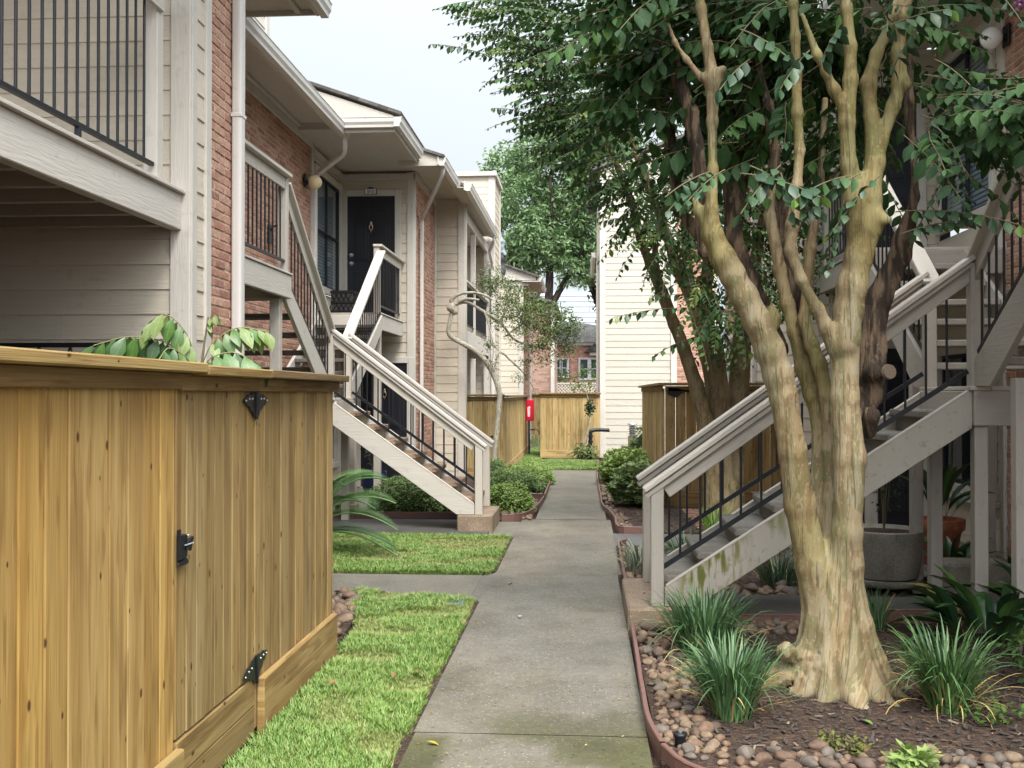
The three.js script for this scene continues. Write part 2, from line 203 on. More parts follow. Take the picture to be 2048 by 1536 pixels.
function bar(parent, name, p, q, w, h, mat, b = 0.004, k = 0) { // a straight timber between two points, w level across it, h upright
  const a = V(...p), c = V(...q), d = V().subVectors(c, a), L = d.length(), m = part(parent, name, cbox(L, h, w, b, 'x', k), mat); m.position.copy(a).add(c).multiplyScalar(0.5);
  const ex = d.clone().normalize(), ez = V().crossVectors(ex, V(0, 1, 0)).normalize(), ey = V().crossVectors(ez, ex); m.quaternion.setFromRotationMatrix(new THREE.Matrix4().makeBasis(ex, ey, ez)); return m;
}
function rod(parent, name, p, q, r, mat, seg = 8) { const a = V(...p), c = V(...q), d = V().subVectors(c, a), L = d.length(), key = 'rod' + L.toFixed(3) + r + seg; if (!cache.has(key)) cache.set(key, new THREE.CylinderGeometry(r, r, L, seg)); const m = part(parent, name, cache.get(key), mat); m.position.copy(a).add(c).multiplyScalar(0.5); m.quaternion.setFromUnitVectors(V(0, 1, 0), d.normalize()); return m; }
function limb(pts, seg = 8, step = 0.08, rough = 0.12, seed = 1) { // a tapering branch through [x, y, z, r]
  const cv = new THREE.CatmullRomCurve3(pts.map((p) => V(p[0], p[1], p[2])), false, 'centripetal'), L = cv.getLength(), n = Math.max(3, Math.ceil(L / step)), fr = cv.computeFrenetFrames(n, false), pos = [], uv = [], idx = []; let along = 0, prev = null;
  for (let i = 0; i <= n; i++) {
    const t = i / n, c = cv.getPointAt(t), ft = cv.getUtoTmapping(t, 0) * (pts.length - 1), k = Math.min(pts.length - 2, Math.floor(ft)), r = mix(pts[k][3], pts[k + 1][3], ft - k); if (prev) along += prev.distanceTo(c); prev = c;
    for (let j = 0; j <= seg; j++) { const a = (j / seg) * Math.PI * 2, ca = Math.cos(a), sa = Math.sin(a), dir = fr.normals[i].clone().multiplyScalar(ca).addScaledVector(fr.binormals[i], sa), rr = r * (1 + rough * (n3(c.x * 6 / Math.max(r * 8, 0.3) + ca * 1.2, c.y * 5, c.z * 6 + sa * 1.2, seed) - 0.5) * 2); pos.push(c.x + dir.x * rr, c.y + dir.y * rr, c.z + dir.z * rr); uv.push(j / seg * Math.max(0.05, Math.round(6.28 * r / 0.05) * 0.05), along); }
  }
  for (let i = 0; i < n; i++) for (let j = 0; j < seg; j++) { const a = i * (seg + 1) + j, b = a + seg + 1; idx.push(a, a + 1, b, a + 1, b + 1, b); }
  const e = n * (seg + 1); for (let j = 1; j < seg - 1; j++) idx.push(e, e + j, e + j + 1);
  const g = new THREE.BufferGeometry(); g.setAttribute('position', new THREE.Float32BufferAttribute(pos, 3)); g.setAttribute('uv', new THREE.Float32BufferAttribute(uv, 2)); g.setIndex(idx); g.computeVertexNormals(); return g;
}
function pipe(parent, name, pts, r, mat, seg = 10) { const cv = new THREE.CatmullRomCurve3(pts.map((p) => V(...p)), false, 'centripetal'); return part(parent, name, new THREE.TubeGeometry(cv, Math.max(6, pts.length * 6), r, seg, false), mat); }
// smooth surface round tapered capsules [ax, ay, az, ar, bx, by, bz, br], joined with a soft minimum; surface nets
function skin(caps, cell, k, warp) {
  const lo = [1e9, 1e9, 1e9], hi = [-1e9, -1e9, -1e9]; for (const c of caps) for (const o of [0, 4]) for (let i = 0; i < 3; i++) { lo[i] = Math.min(lo[i], c[o + i] - c[o + 3] - k - 0.05); hi[i] = Math.max(hi[i], c[o + i] + c[o + 3] + k + 0.05); }
  const N = lo.map((l, i) => Math.ceil((hi[i] - l) / cell) + 1), F = new Float32Array(N[0] * N[1] * N[2]).fill(0.3), id = (x, y, z) => (z * N[1] + y) * N[0] + x;
  for (const c of caps) {
    const dx = c[4] - c[0], dy = c[5] - c[1], dz = c[6] - c[2], L2 = dx * dx + dy * dy + dz * dz || 1e-9, a = [], b = []; const rm = Math.max(c[3], c[7]) + k + cell * 3 + 0.03;
    for (let i = 0; i < 3; i++) { a[i] = Math.max(0, Math.floor((Math.min(c[i], c[4 + i]) - rm - lo[i]) / cell)); b[i] = Math.min(N[i] - 1, Math.ceil((Math.max(c[i], c[4 + i]) + rm - lo[i]) / cell)); }
    for (let z = a[2]; z <= b[2]; z++) for (let y = a[1]; y <= b[1]; y++) for (let x = a[0]; x <= b[0]; x++) { const px = lo[0] + x * cell - c[0], py = lo[1] + y * cell - c[1], pz = lo[2] + z * cell - c[2], t = clamp((px * dx + py * dy + pz * dz) / L2), d = Math.hypot(px - dx * t, py - dy * t, pz - dz * t) - mix(c[3], c[7], t), i = id(x, y, z), f = F[i], h = Math.max(k - Math.abs(f - d), 0) / k; F[i] = Math.min(f, d) - h * h * k * 0.25; }
  }
  if (warp) for (let z = 0; z < N[2]; z++) for (let y = 0; y < N[1]; y++) for (let x = 0; x < N[0]; x++) { const i = id(x, y, z); if (Math.abs(F[i]) < 0.09) F[i] += warp(lo[0] + x * cell, lo[1] + y * cell, lo[2] + z * cell); }
  const at = new Int32Array(F.length).fill(-1), pos = [], idx = [];
  for (let z = 0; z < N[2] - 1; z++) for (let y = 0; y < N[1] - 1; y++) for (let x = 0; x < N[0] - 1; x++) {
    let m = 0; const v = []; for (let c = 0; c < 8; c++) { v[c] = F[id(x + (c & 1), y + ((c >> 1) & 1), z + (c >> 2))]; if (v[c] < 0) m |= 1 << c; } if (m === 0 || m === 255) continue;
    let sx = 0, sy = 0, sz = 0, n = 0; for (let a = 0; a < 8; a++) for (let e = 1; e < 8; e <<= 1) { const b = a | e; if (b === a || (v[a] < 0) === (v[b] < 0)) continue; const t = v[a] / (v[a] - v[b]); sx += (a & 1) + (e === 1 ? t : 0); sy += ((a >> 1) & 1) + (e === 2 ? t : 0); sz += (a >> 2) + (e === 4 ? t : 0); n++; }
    at[id(x, y, z)] = pos.length / 3; pos.push(lo[0] + (x + sx / n) * cell, lo[1] + (y + sy / n) * cell, lo[2] + (z + sz / n) * cell);
  }
  const q = (a, b, c, d, f) => { if (a < 0 || b < 0 || c < 0 || d < 0) return; if (f) idx.push(a, b, c, a, c, d); else idx.push(a, c, b, a, d, c); };
  for (let z = 1; z < N[2] - 1; z++) for (let y = 1; y < N[1] - 1; y++) for (let x = 1; x < N[0] - 1; x++) { const s = F[id(x, y, z)] < 0; if (s !== (F[id(x + 1, y, z)] < 0)) q(at[id(x, y - 1, z - 1)], at[id(x, y, z - 1)], at[id(x, y, z)], at[id(x, y - 1, z)], s); if (s !== (F[id(x, y + 1, z)] < 0)) q(at[id(x - 1, y, z - 1)], at[id(x - 1, y, z)], at[id(x, y, z)], at[id(x, y, z - 1)], s); if (s !== (F[id(x, y, z + 1)] < 0)) q(at[id(x - 1, y - 1, z)], at[id(x, y - 1, z)], at[id(x, y, z)], at[id(x - 1, y, z)], s); }
  const g = new THREE.BufferGeometry(); g.setAttribute('position', new THREE.Float32BufferAttribute(pos, 3)); g.setIndex(idx); g.computeVertexNormals();
  const uv = new Float32Array(pos.length / 3 * 2); for (let i = 0; i < uv.length / 2; i++) { uv[i * 2] = pos[i * 3] + 0.55 * pos[i * 3 + 2]; uv[i * 2 + 1] = pos[i * 3 + 1] + 0.1 * pos[i * 3]; } g.setAttribute('uv', new THREE.BufferAttribute(uv, 2)); return g;
}
const chain = (pts) => pts.slice(1).map((p, i) => [...pts[i], ...p]);
// ================================================================ GROUND, PATHS, LAWNS, BEDS
reseed(11);
{ // one sheet to the horizon
  const g = new THREE.PlaneGeometry(1600, 1600, 1, 1).rotateX(-Math.PI / 2); const uv = g.attributes.uv; for (let i = 0; i < uv.count; i++) uv.setXY(i, uv.getX(i) * 1600, uv.getY(i) * 1600);
  struct('ground', g, M.soil, [0, -0.03, -300]);
}
// a concrete slab with a fine grid on top so that its stains can differ from place to place
function slab(parent, name, x0, x1, z0, z1, top, mat = M.concrete, cut) {
  const nx = Math.max(2, Math.round((x1 - x0) / 0.07)), nz = Math.max(2, Math.round((z1 - z0) / 0.09)), g = new THREE.PlaneGeometry(x1 - x0, z1 - z0, nx, nz).rotateX(-Math.PI / 2).translate((x0 + x1) / 2, top, (z0 + z1) / 2), p = g.attributes.position, col = new Float32Array(p.count * 3), uv = new Float32Array(p.count * 2);
  for (let i = 0; i < p.count; i++) {
    const x = p.getX(i), z = p.getZ(i); uv[i * 2] = x; uv[i * 2 + 1] = z;
    const a = n3(x * 1.3, 0, z * 0.8, 3), b = n3(x * 5, 1, z * 4, 4), c2 = n3(x * 2.4, 2, z * 1.4, 5); let k = 0.86 + 0.20 * (a - 0.5) + 0.12 * (b - 0.5); const warm = 0.06 * (c2 - 0.4); let c = [k * (1 + warm), k, k * (0.97 - warm)];
    const alg = smooth(0.52, 0.75, n3(x * 3 + 9, 3, z * 2.2, 6)) * 0.16 + smooth(0.60, 0.8, n3(x * 14, 5, z * 11, 8)) * 0.26 * (a > 0.4 ? 1 : 0.2);
    const nearAlgae = z > -5.6 ? smooth(0.36, 0.62, n3(x * 4 + 3, 7, z * 3, 9)) * 0.85 : 0; c = lerp3(c, [0.40, 0.43, 0.20], clamp(alg * 0.6 + nearAlgae * smooth(-5.6, -4.7, z)));
    if (mat === M.concrete && z < -6 && z > -9.2) c = lerp3(c, [0.74, 0.77, 0.80], 0.4 * smooth(0.45, 0.7, n3(x * 2, 8, z * 1.1, 12)));
    col.set(c.map((q) => clamp(q, 0.05, 1)), i * 3);
  }
  g.setAttribute('color', new THREE.BufferAttribute(col, 3)); g.setAttribute('uv', new THREE.BufferAttribute(uv, 2));
  const m = part(parent, name, g, mat); const s = part(m, 'slab_side', merge([box(x1 - x0 - 0.004, 0.14, z1 - z0 - 0.004, (x0 + x1) / 2, top - 0.074, (z0 + z1) / 2, 0.008)]), M.concreteSide); return m;
}
const path = thing('path', null, null, [0, 0, 0], 0, null, 'structure');
slab(path, 'slab', -0.80, 0.30, -1.0, 2.2, 0.012);
slab(path, 'slab', -0.80, 0.295, -4.885, -1.012, 0.014);
slab(path, 'slab', -0.81, 0.295, -9.245, -4.9, 0.012);
slab(path, 'slab', -0.79, 0.335, -13.29, -9.258, 0.010);
slab(path, 'slab', -1.10, -0.793, -13.05, -11.62, 0.008);
slab(path, 'slab', -0.62, 0.285, -15.38, -13.302, 0.012);
slab(path, 'slab', -0.63, 0.27, -17.48, -15.392, 0.010);
slab(path, 'slab', -0.65, 0.265, -19.58, -17.492, 0.012);
slab(path, 'slab', -0.66, 0.26, -21.9, -19.592, 0.010);
slab(path, 'slab', -2.6, -0.9, -9.17, -8.15, 0.010); slab(path, 'slab', -4.4, -2.612, -9.17, -8.15, 0.012);
{ // rounded corners where the side path meets the lawns
  const wedge = (cx, cz, r, a0) => { const pts = [[cx, cz]]; for (let i = 0; i <= 8; i++) { const a = a0 + i / 8 * Math.PI / 2; pts.push([cx + r * Math.cos(a), cz + r * Math.sin(a)]); } return pts; };
  const g = plate([[-0.9, -9.17], [-0.79, -9.17], [-0.79, -9.42], [-0.805, -9.30], [-0.84, -9.22]], -0.1, 0.009), col = (q) => { q.setAttribute('color', new THREE.BufferAttribute(new Float32Array(q.attributes.position.count * 3).fill(0.72), 3)); return q; };
  part(path, 'slab', col(g), M.concrete); part(path, 'slab', col(plate([[-0.9, -9.17], [-0.812, -9.17], [-0.812, -8.02], [-0.83, -8.06], [-0.86, -8.12], [-0.9, -8.15]], -0.1, 0.007)), M.concrete);
}
const walk = thing('walkway', null, null, [0, 0, 0], 0, null, 'structure');
part(walk, 'slab', plate([[-4.4, -13.0], [-1.10, -13.0], [-1.10, -11.78], [-4.4, -11.78]], -0.12, 0.035), M.wetSlab);
part(walk, 'slab', plate([[0.33, -12.0], [2.75, -12.0], [2.75, -11.06], [0.33, -11.06]], -0.12, 0.012), M.wetSlab);
part(walk, 'slab', plate([[0.64, -8.16], [3.0, -8.16], [3.0, -7.44], [0.64, -7.44]], -0.12, 0.06), M.wetSlab);
part(walk, 'slab', plate([[2.6, -11.8], [3.9, -11.8], [3.9, -8.9], [2.6, -8.9]], -0.12, 0.09), M.concreteSide);
part(walk, 'slab', plate([[-4.0, -17], [-2.9, -17], [-2.9, -13.1], [-4.0, -13.1]], -0.12, 0.07), M.concreteSide);
part(walk, 'slab', plate([[-3.5, -33.5], [-1.0, -33.5], [-1.0, -31.5], [-3.5, -31.5]], -0.1, 0.02), M.concreteSide);
{ // brick paving by the far right steps
  const bw = [[1.35, -14.5, 2.4, -12.5]]; for (const [x0, z0, x1, z1] of bw) for (let z = z0, r = 0; z < z1 - 0.05; z += 0.108, r++) for (let x = x0 + (r % 2 ? 0.1 : 0); x < x1 - 0.1; x += 0.208) part(walk, 'brick', cbox(0.2, 0.06, 0.1, 0.006, 'x', r % 4), M.brick[(r * 3 + Math.round(x * 9)) % 6], [x + 0.1, 0.0 + R(-0.003, 0.003), z + 0.05]);
}
// stair footings
const footing = (name, label, x0, x1, z0, z1, h, mat) => single(name, box(x1 - x0, h + 0.1, z1 - z0, (x0 + x1) / 2, (h - 0.1) / 2, (z0 + z1) / 2, 0.014), mat, label, 'concrete block');
footing('stair_footing', 'tan concrete block carrying the stair foot beside the boxwood mounds', -1.47, -1.06, -12.98, -11.93, 0.215, M.agg);
footing('stair_footing', 'dark wet pebbled concrete block under the stair foot beside the crape myrtle', 0.298, 0.64, -8.25, -7.07, 0.165, M.agg);

// grass: tufts of short blades
function bladeTuft(n, h, w, spread, lean) {
  const pos = [], nor = [];
  for (let i = 0; i < n; i++) { const a = R(0, 6.283), r = spread * Math.sqrt(rnd()), x = r * Math.cos(a), z = r * Math.sin(a), H = h * R(0.6, 1.15), b = a + R(-0.8, 0.8), l = lean * R(0.4, 1.3), wx = -Math.sin(b) * w / 2, wz = Math.cos(b) * w / 2, m = [x + Math.cos(b) * l * 0.3, H * 0.6, z + Math.sin(b) * l * 0.3], t = [x + Math.cos(b) * l, H, z + Math.sin(b) * l];
    pos.push(x - wx, 0, z - wz, x + wx, 0, z + wz, m[0] + wx, m[1], m[2] + wz, x - wx, 0, z - wz, m[0] + wx, m[1], m[2] + wz, m[0] - wx, m[1], m[2] - wz, m[0] - wx, m[1], m[2] - wz, m[0] + wx, m[1], m[2] + wz, ...t); }
  const g = new THREE.BufferGeometry(); g.setAttribute('position', new THREE.Float32BufferAttribute(pos, 3)); g.computeVertexNormals(); return g;
}
const inside = (x, z, P) => { let c = false; for (let i = 0, j = P.length - 1; i < P.length; j = i++) if ((P[i][1] > z) !== (P[j][1] > z) && x < (P[j][0] - P[i][0]) * (z - P[i][1]) / (P[j][1] - P[i][1]) + P[i][0]) c = !c; return c; };
const tuftGeos = [0, 1, 2].map(() => bladeTuft(9, 0.044, 0.0048, 0.026, 0.028));
function lawn(name, P, perM2, h = 1, dry = 0.35) {
  const turf = plate(P, -0.06, 0.004); struct(name, turf, M.turf);
  const xs = P.map((p) => p[0]), zs = P.map((p) => p[1]), x0 = Math.min(...xs), x1 = Math.max(...xs), z0 = Math.min(...zs), z1 = Math.max(...zs), n = Math.round((x1 - x0) * (z1 - z0) * perM2), sets = tuftGeos.map(() => []);
  for (let i = 0; i < n; i++) { const x = R(x0, x1), z = R(z0, z1); if (inside(x + R(-0.03, 0.03), z + R(-0.03, 0.03), P)) sets[i % 3].push([x, z]); }
  const o = thing('grass', null, null, [0, 0, 0], 0, null, 'stuff'), m = new THREE.Matrix4(), q = new THREE.Quaternion(), c = new THREE.Color();
  sets.forEach((s, k) => { const im = new THREE.InstancedMesh(tuftGeos[k], M.blade, s.length); im.name = 'grass_blades'; im.castShadow = im.receiveShadow = true; s.forEach(([x, z], i) => { const bare = n3(x * 3.2, 4, z * 3.2, 21), dr = smooth(0.5, 0.72, bare) * dry * 0.9 + (rnd() < 0.08 ? 0.7 : 0), s0 = h * R(0.7, 1.25) * mix(1, 0.6, smooth(0.55, 0.78, bare)); q.setFromEuler(new THREE.Euler(R(-0.25, 0.25), R(0, 6.28), R(-0.25, 0.25))); m.compose(V(x, 0, z), q, V(s0, s0, s0)); im.setMatrixAt(i, m); const g0 = lerp3([0.115, 0.215, 0.04], [0.225, 0.335, 0.078], rnd() * 0.6 + 0.4 * n3(x * 2, 0, z * 2, 22)); im.setColorAt(i, c.setRGB(...lerp3(g0, [0.34, 0.28, 0.12], clamp(dr)))); }); o.add(im); });
  return o;
}
lawn('lawn', [[-1.50, -1.5], [-0.845, -1.5], [-0.845, -7.9], [-0.87, -8.03], [-0.95, -8.09], [-1.05, -8.12], [-1.85, -8.38], [-1.80, -8.0], [-1.72, -7.6], [-1.60, -7.25], [-1.53, -6.9], [-1.50, -6.2]], 5200, 1.0);
lawn('lawn', [[-3.6, -9.22], [-0.93, -9.22], [-0.84, -9.30], [-0.82, -9.5], [-0.82, -11.55], [-0.9, -11.62], [-3.6, -11.74]], 3600, 1.0, 0.45);
lawn('lawn', [[-1.5, -20.4], [-0.7, -20.6], [-0.7, -21.9], [0.3, -22.2], [0.35, -25.0], [-1.1, -25.4], [-1.0, -31], [-1.55, -31]], 1500, 1.0, 0.1);
lawn('lawn', [[-1.8, -38], [-0.9, -38], [-0.9, -33.6], [-1.8, -33.6]], 500, 1.4, 0.1);
tag(scene.getObjectByName('grass'), 'short green lawn strip between the near fence gate and the path', 'grass');
{ // dark bare edge between lawn and concrete
  struct('soil', merge([box(0.05, 0.02, 6.4, -0.825, -0.004, -4.9, 0.004), box(0.045, 0.02, 2.2, -0.805, -0.004, -10.5, 0.004)]), M.soil);
}
// planting beds
const bed = (name, P, y = 0.0) => struct(name, plate(P, -0.08, y), M.soil);
const bedNear = bed('planting_bed', [[0.335, -4.56], [0.42, -4.38], [0.6, -4.24], [1.1, -4.15], [1.8, -4.17], [2.4, -4.25], [4.2, -4.4], [4.2, -7.42], [0.66, -7.42], [0.64, -7.05], [0.335, -7.05]], 0.018);
const bedStair = bed('planting_bed', [[0.66, -11.0], [2.6, -11.0], [2.6, -8.18], [0.66, -8.18]], 0.02);
const bedNook = bed('planting_bed', [[0.355, -10.95], [0.65, -10.95], [0.65, -8.26], [0.345, -8.26]], 0.022);
const bedHedge = bed('planting_bed', [[0.42, -12.1], [2.7, -12.1], [2.7, -26], [0.29, -26], [0.29, -15], [0.41, -13.6]], 0.02);
const bedLeft = bed('planting_bed', [[-3.9, -13.1], [-1.0, -13.12], [-0.8, -13.4], [-0.68, -14.2], [-0.65, -15.5], [-2.4, -15.55], [-3.9, -15.55]], 0.02);
const bedLeft2 = bed('planting_bed', [[-2.4, -15.7], [-0.66, -15.7], [-0.69, -20.5], [-1.5, -20.2], [-2.4, -19.9]], 0.022);
const bedRocks = bed('planting_bed', [[-3.4, -6.5], [-1.58, -6.5], [-1.64, -7.3], [-1.75, -7.6], [-1.84, -8.0], [-1.88, -8.40], [-3.4, -8.14]], 0.01);
const bedBack = bed('planting_bed', [[-0.75, -25.4], [0.45, -24.6], [0.45, -26], [-1.1, -26]], 0.02);

// edging strips that follow a line on the ground
function edging(label, pts, h = 0.085, t = 0.017) {
  const cv = new THREE.CatmullRomCurve3(pts.map(([x, z]) => V(x, 0, z)), false, 'centripetal'), n = Math.max(4, Math.round(cv.getLength() / 0.08)), gs = []; const sec = [[-t / 2, -0.05], [t / 2, -0.05], [t / 2, h - 0.012], [t * 0.75, h - 0.006], [t * 0.55, h], [-t * 0.55, h], [-t * 0.75, h - 0.006], [-t / 2, h - 0.012]], pos = [], idx = [];
  for (let i = 0; i <= n; i++) { const p = cv.getPointAt(i / n), d = cv.getTangentAt(i / n), nx = -d.z, nz = d.x, wob = (n3(p.x * 4, 2, p.z * 4, 33) - 0.5) * 0.012; for (const [a, b] of sec) pos.push(p.x + nx * a, b + (b > 0 ? wob : 0), p.z + nz * a); }
  const S = sec.length; for (let i = 0; i < n; i++) for (let j = 0; j < S; j++) { const a = i * S + j, b = i * S + (j + 1) % S; idx.push(a, b, a + S, b, b + S, a + S); }
  const g = new THREE.BufferGeometry(); g.setAttribute('position', new THREE.Float32BufferAttribute(pos, 3)); g.setIndex(idx); const q = g.toNonIndexed(); q.computeVertexNormals(); metricUV(q);
  return single('garden_edging', q, M.edging, label, 'edging');
}
edging('reddish brown edging along the path by the river stones and crape myrtle', [[0.322, -7.02], [0.315, -6.3], [0.305, -5.4], [0.308, -4.95], [0.345, -4.62]]);
edging('reddish brown edging across the front of the mulch bed below the crape myrtle', [[0.345, -4.60], [0.42, -4.385], [0.6, -4.235], [1.1, -4.14], [1.8, -4.16], [2.4, -4.24], [4.1, -4.39]]);
edging('reddish brown edging beside the footing of the far stair rail', [[0.345, -8.3], [0.345, -9.2], [0.355, -10.4], [0.37, -10.9], [0.44, -11.02]]);
edging('reddish brown edging with a kink around the big shrub bed', [[0.7, -12.06], [0.44, -12.06], [0.395, -12.2], [0.385, -13.1], [0.34, -13.8], [0.262, -14.5], [0.255, -16], [0.252, -19.6], [0.30, -22.6], [0.33, -24.4]]);
edging('dark red edging in front of the boxwood mound under the stairs', [[-3.7, -13.06], [-2.6, -13.05], [-1.5, -13.06], [-1.08, -13.07]], 0.12);
edging('reddish brown edging curving from the stair footing along the path', [[-1.04, -13.07], [-0.86, -13.14], [-0.72, -13.5], [-0.64, -14.4], [-0.60, -15.5]], 0.1);
edging('reddish brown edging across the bed between the boxwood mounds', [[-1.5, -15.62], [-1.0, -15.64], [-0.62, -15.62]], 0.12, 0.05);
edging('reddish brown edging along the path beside the flat farther mound', [[-0.60, -15.7], [-0.60, -17.5], [-0.62, -19.5], [-0.66, -20.8]], 0.1);
edging('dark red edging behind the wet slab at the foot of the potted plants', [[1.9, -7.44], [2.5, -7.43], [3.4, -7.44]], 0.12);
edging('dark timber edging behind the river stones at the back of the mulch bed', [[0.7, -7.44], [1.2, -7.43], [1.85, -7.44]], 0.07, 0.03);

// river stones
reseed(21);
const stoneGeos = [0, 1, 2, 3, 4, 5].map((k) => { const g = mergeVertices(new THREE.IcosahedronGeometry(1, 2).deleteAttribute('normal').deleteAttribute('uv')), p = g.attributes.position; for (let i = 0; i < p.count; i++) { const v = V(p.getX(i), p.getY(i), p.getZ(i)), f = 1 + 0.34 * (n3(v.x * 1.1 + k * 9, v.y * 1.1, v.z * 1.1, 41) - 0.5) * 2 * 0.8 + 0.10 * (n3(v.x * 3 + k, v.y * 3, v.z * 3, 42) - 0.5); p.setXYZ(i, v.x * f, v.y * f, v.z * f); } g.computeVertexNormals(); const q = g; const uv = new Float32Array(p.count * 2); for (let i = 0; i < p.count; i++) { uv[i * 2] = p.getX(i) * 0.05 + p.getZ(i) * 0.02; uv[i * 2 + 1] = p.getY(i) * 0.04 + p.getZ(i) * 0.03; } q.setAttribute('uv', new THREE.BufferAttribute(uv, 2)); return q; });
let stoneCount = 0;
const placed = [];
function stones(parent, n, spot, r0, r1, y = 0.02, near = true) {
  const left = [];
  for (let i = 0; i < n; i++) {
    let s, r, ok = false; for (let t = 0; t < 12 && !ok; t++) { s = spot(); r = R(r0, r1); ok = placed.every((q) => Math.hypot(q[0] - s[0], q[1] - s[1]) > (q[2] + r) * 0.80); } if (!ok && rnd() < 0.6) continue; placed.push([s[0], s[1], r]);
    const e = [r * R(0.9, 1.25), r * R(0.5, 0.78), r * R(0.75, 1.0)], rot = [R(-0.25, 0.25), R(0, 6.28), R(-0.25, 0.25)], p = [s[0], y + e[1] * 0.30 + (ok ? 0 : r * 0.6), s[1]], k = Math.floor(R(0, 6)), mt = pick(M.stone);
    if (near && stoneCount < 299) { stoneCount++; const m = part(parent, 'stone', stoneGeos[k], mt, p, rot); m.scale.set(...e); } else left.push([k, mt, p, rot, e]);
  }
  for (const mt of M.stone) { const L = left.filter((l) => l[1] === mt); if (!L.length) continue; for (let k = 0; k < 6; k++) { const K = L.filter((l) => l[0] === k); if (!K.length) continue; const im = new THREE.InstancedMesh(stoneGeos[k], mt, K.length); im.name = 'gravel'; im.userData.kind = 'stuff'; im.castShadow = im.receiveShadow = true; K.forEach((l, i) => im.setMatrixAt(i, new THREE.Matrix4().compose(V(...l[2]), new THREE.Quaternion().setFromEuler(new THREE.Euler(...l[3])), V(...l[4])))); parent.add(im); } }
}
stones(bedNear, 230, () => { const z = R(-7.0, -4.6); return [0.35 + Math.abs(gauss()) * 0.13 + R(0, 0.09), z]; }, 0.014, 0.043);
const frontZ = (x) => -4.15 - 0.25 * smooth(0.75, 0.4, x) - 0.10 * smooth(1.7, 2.5, x);
stones(bedNear, 165, () => { const x = R(0.42, 2.5); return [x, frontZ(x) - 0.10 - Math.abs(gauss()) * 0.16 - R(0, 0.38)]; }, 0.014, 0.046);
stones(bedNear, 60, () => [R(0.75, 1.75), R(-7.38, -7.0)], 0.02, 0.052);
stones(bedNear, 6, () => [R(0.34, 0.56), R(-7.02, -6.8)], 0.06, 0.1, 0.03);
stones(bedStair, 70, () => [R(0.8, 1.75), R(-8.62, -8.22)], 0.03, 0.07);
stones(bedRocks, 80, () => { const z = R(-8.25, -6.6); return [R(-2.1, -1.66 - 0.12 * smooth(-7.2, -8.2, z)), z]; }, 0.03, 0.065);
stones(bedNook, 90, () => [R(0.37, 0.62), R(-10.8, -8.3)], 0.022, 0.055, 0.02, false);
stones(bedLeft, 110, () => [R(-1.05, -0.68), R(-15.4, -13.2)], 0.025, 0.06, 0.02, false);
stones(bedLeft, 60, () => [R(-3.3, -2.75), R(-14.2, -13.15)], 0.03, 0.06, 0.02, false);
stones(bedLeft2, 40, () => [R(-0.95, -0.66), R(-16.4, -15.75)], 0.025, 0.06, 0.02, false);
stones(bedHedge, 200, () => { const z = R(-19, -12.15); return [mix(0.30, 0.42, smooth(-14.4, -13.4, z)) + Math.abs(gauss()) * 0.09, z]; }, 0.025, 0.055, 0.02, false);
{ // mulch: bark chips strewn over the beds
  const chip = cbox(0.036, 0.005, 0.009, 0.0015, 'x'), S = [[0.5, 3.6, -7.3, -4.6, 2600], [0.7, 2.5, -10.9, -8.25, 1500], [-3.3, -1.6, -8.3, -6.5, 500], [0.5, 1.6, -15, -12.1, 400]], all = []; for (const [x0, x1, z0, z1, n] of S) for (let i = 0; i < n; i++) all.push([R(x0, x1), R(z0, z1)]);
  const im = new THREE.InstancedMesh(chip, STD({ color: lin(1, 1, 1), roughness: 0.95 }), all.length); im.name = 'mulch'; im.userData.kind = 'stuff'; im.castShadow = im.receiveShadow = true; const c = new THREE.Color(); all.forEach(([x, z], i) => { const s = R(0.4, 1.5); im.setMatrixAt(i, new THREE.Matrix4().compose(V(x, 0.024 + R(0, 0.008), z), new THREE.Quaternion().setFromEuler(new THREE.Euler(R(-0.25, 0.25), R(0, 6.28), R(-0.3, 0.3))), V(s, s, s * R(0.7, 1.6)))); const t = rnd(); im.setColorAt(i, c.setRGB(...lerp3([0.04, 0.032, 0.026], t > 0.93 ? [0.28, 0.21, 0.15] : [0.085, 0.066, 0.055], rnd()))); }); scene.add(im);
}
{ // leaf crumbs and grit lying on the concrete and between the blades
  const bit = new THREE.CircleGeometry(0.5, 5).rotateX(-Math.PI / 2).scale(1, 1, 0.5), all = []; for (let i = 0; i < 420; i++) { const side = rnd(); all.push([side < 0.45 ? -0.78 + Math.abs(gauss()) * 0.10 : side < 0.8 ? 0.28 - Math.abs(gauss()) * 0.12 : R(-0.75, 0.25), R(-13, -4.5)]); } for (let i = 0; i < 160; i++) all.push([R(0.5, 3), R(-7.2, -4.6)]);
  const im = new THREE.InstancedMesh(bit, STD({ color: lin(1, 1, 1), roughness: 0.9, side: THREE.DoubleSide }), all.length); im.name = 'leaf_litter'; im.userData.kind = 'stuff'; const c = new THREE.Color(); all.forEach(([x, z], i) => { const s = R(0.006, 0.022); im.setMatrixAt(i, new THREE.Matrix4().compose(V(x, 0.022 + (x > 0.4 ? 0.012 : 0), z), new THREE.Quaternion().setFromEuler(new THREE.Euler(R(-0.3, 0.3), R(0, 6.28), R(-0.3, 0.3))), V(s, s, s))); im.setColorAt(i, c.setRGB(...lerp3([0.10, 0.07, 0.04], pick([[0.34, 0.24, 0.12], [0.5, 0.4, 0.1], [0.22, 0.12, 0.06]]), rnd()))); }); scene.add(im);
}
// ================================================================ BUILDINGS
reseed(31);
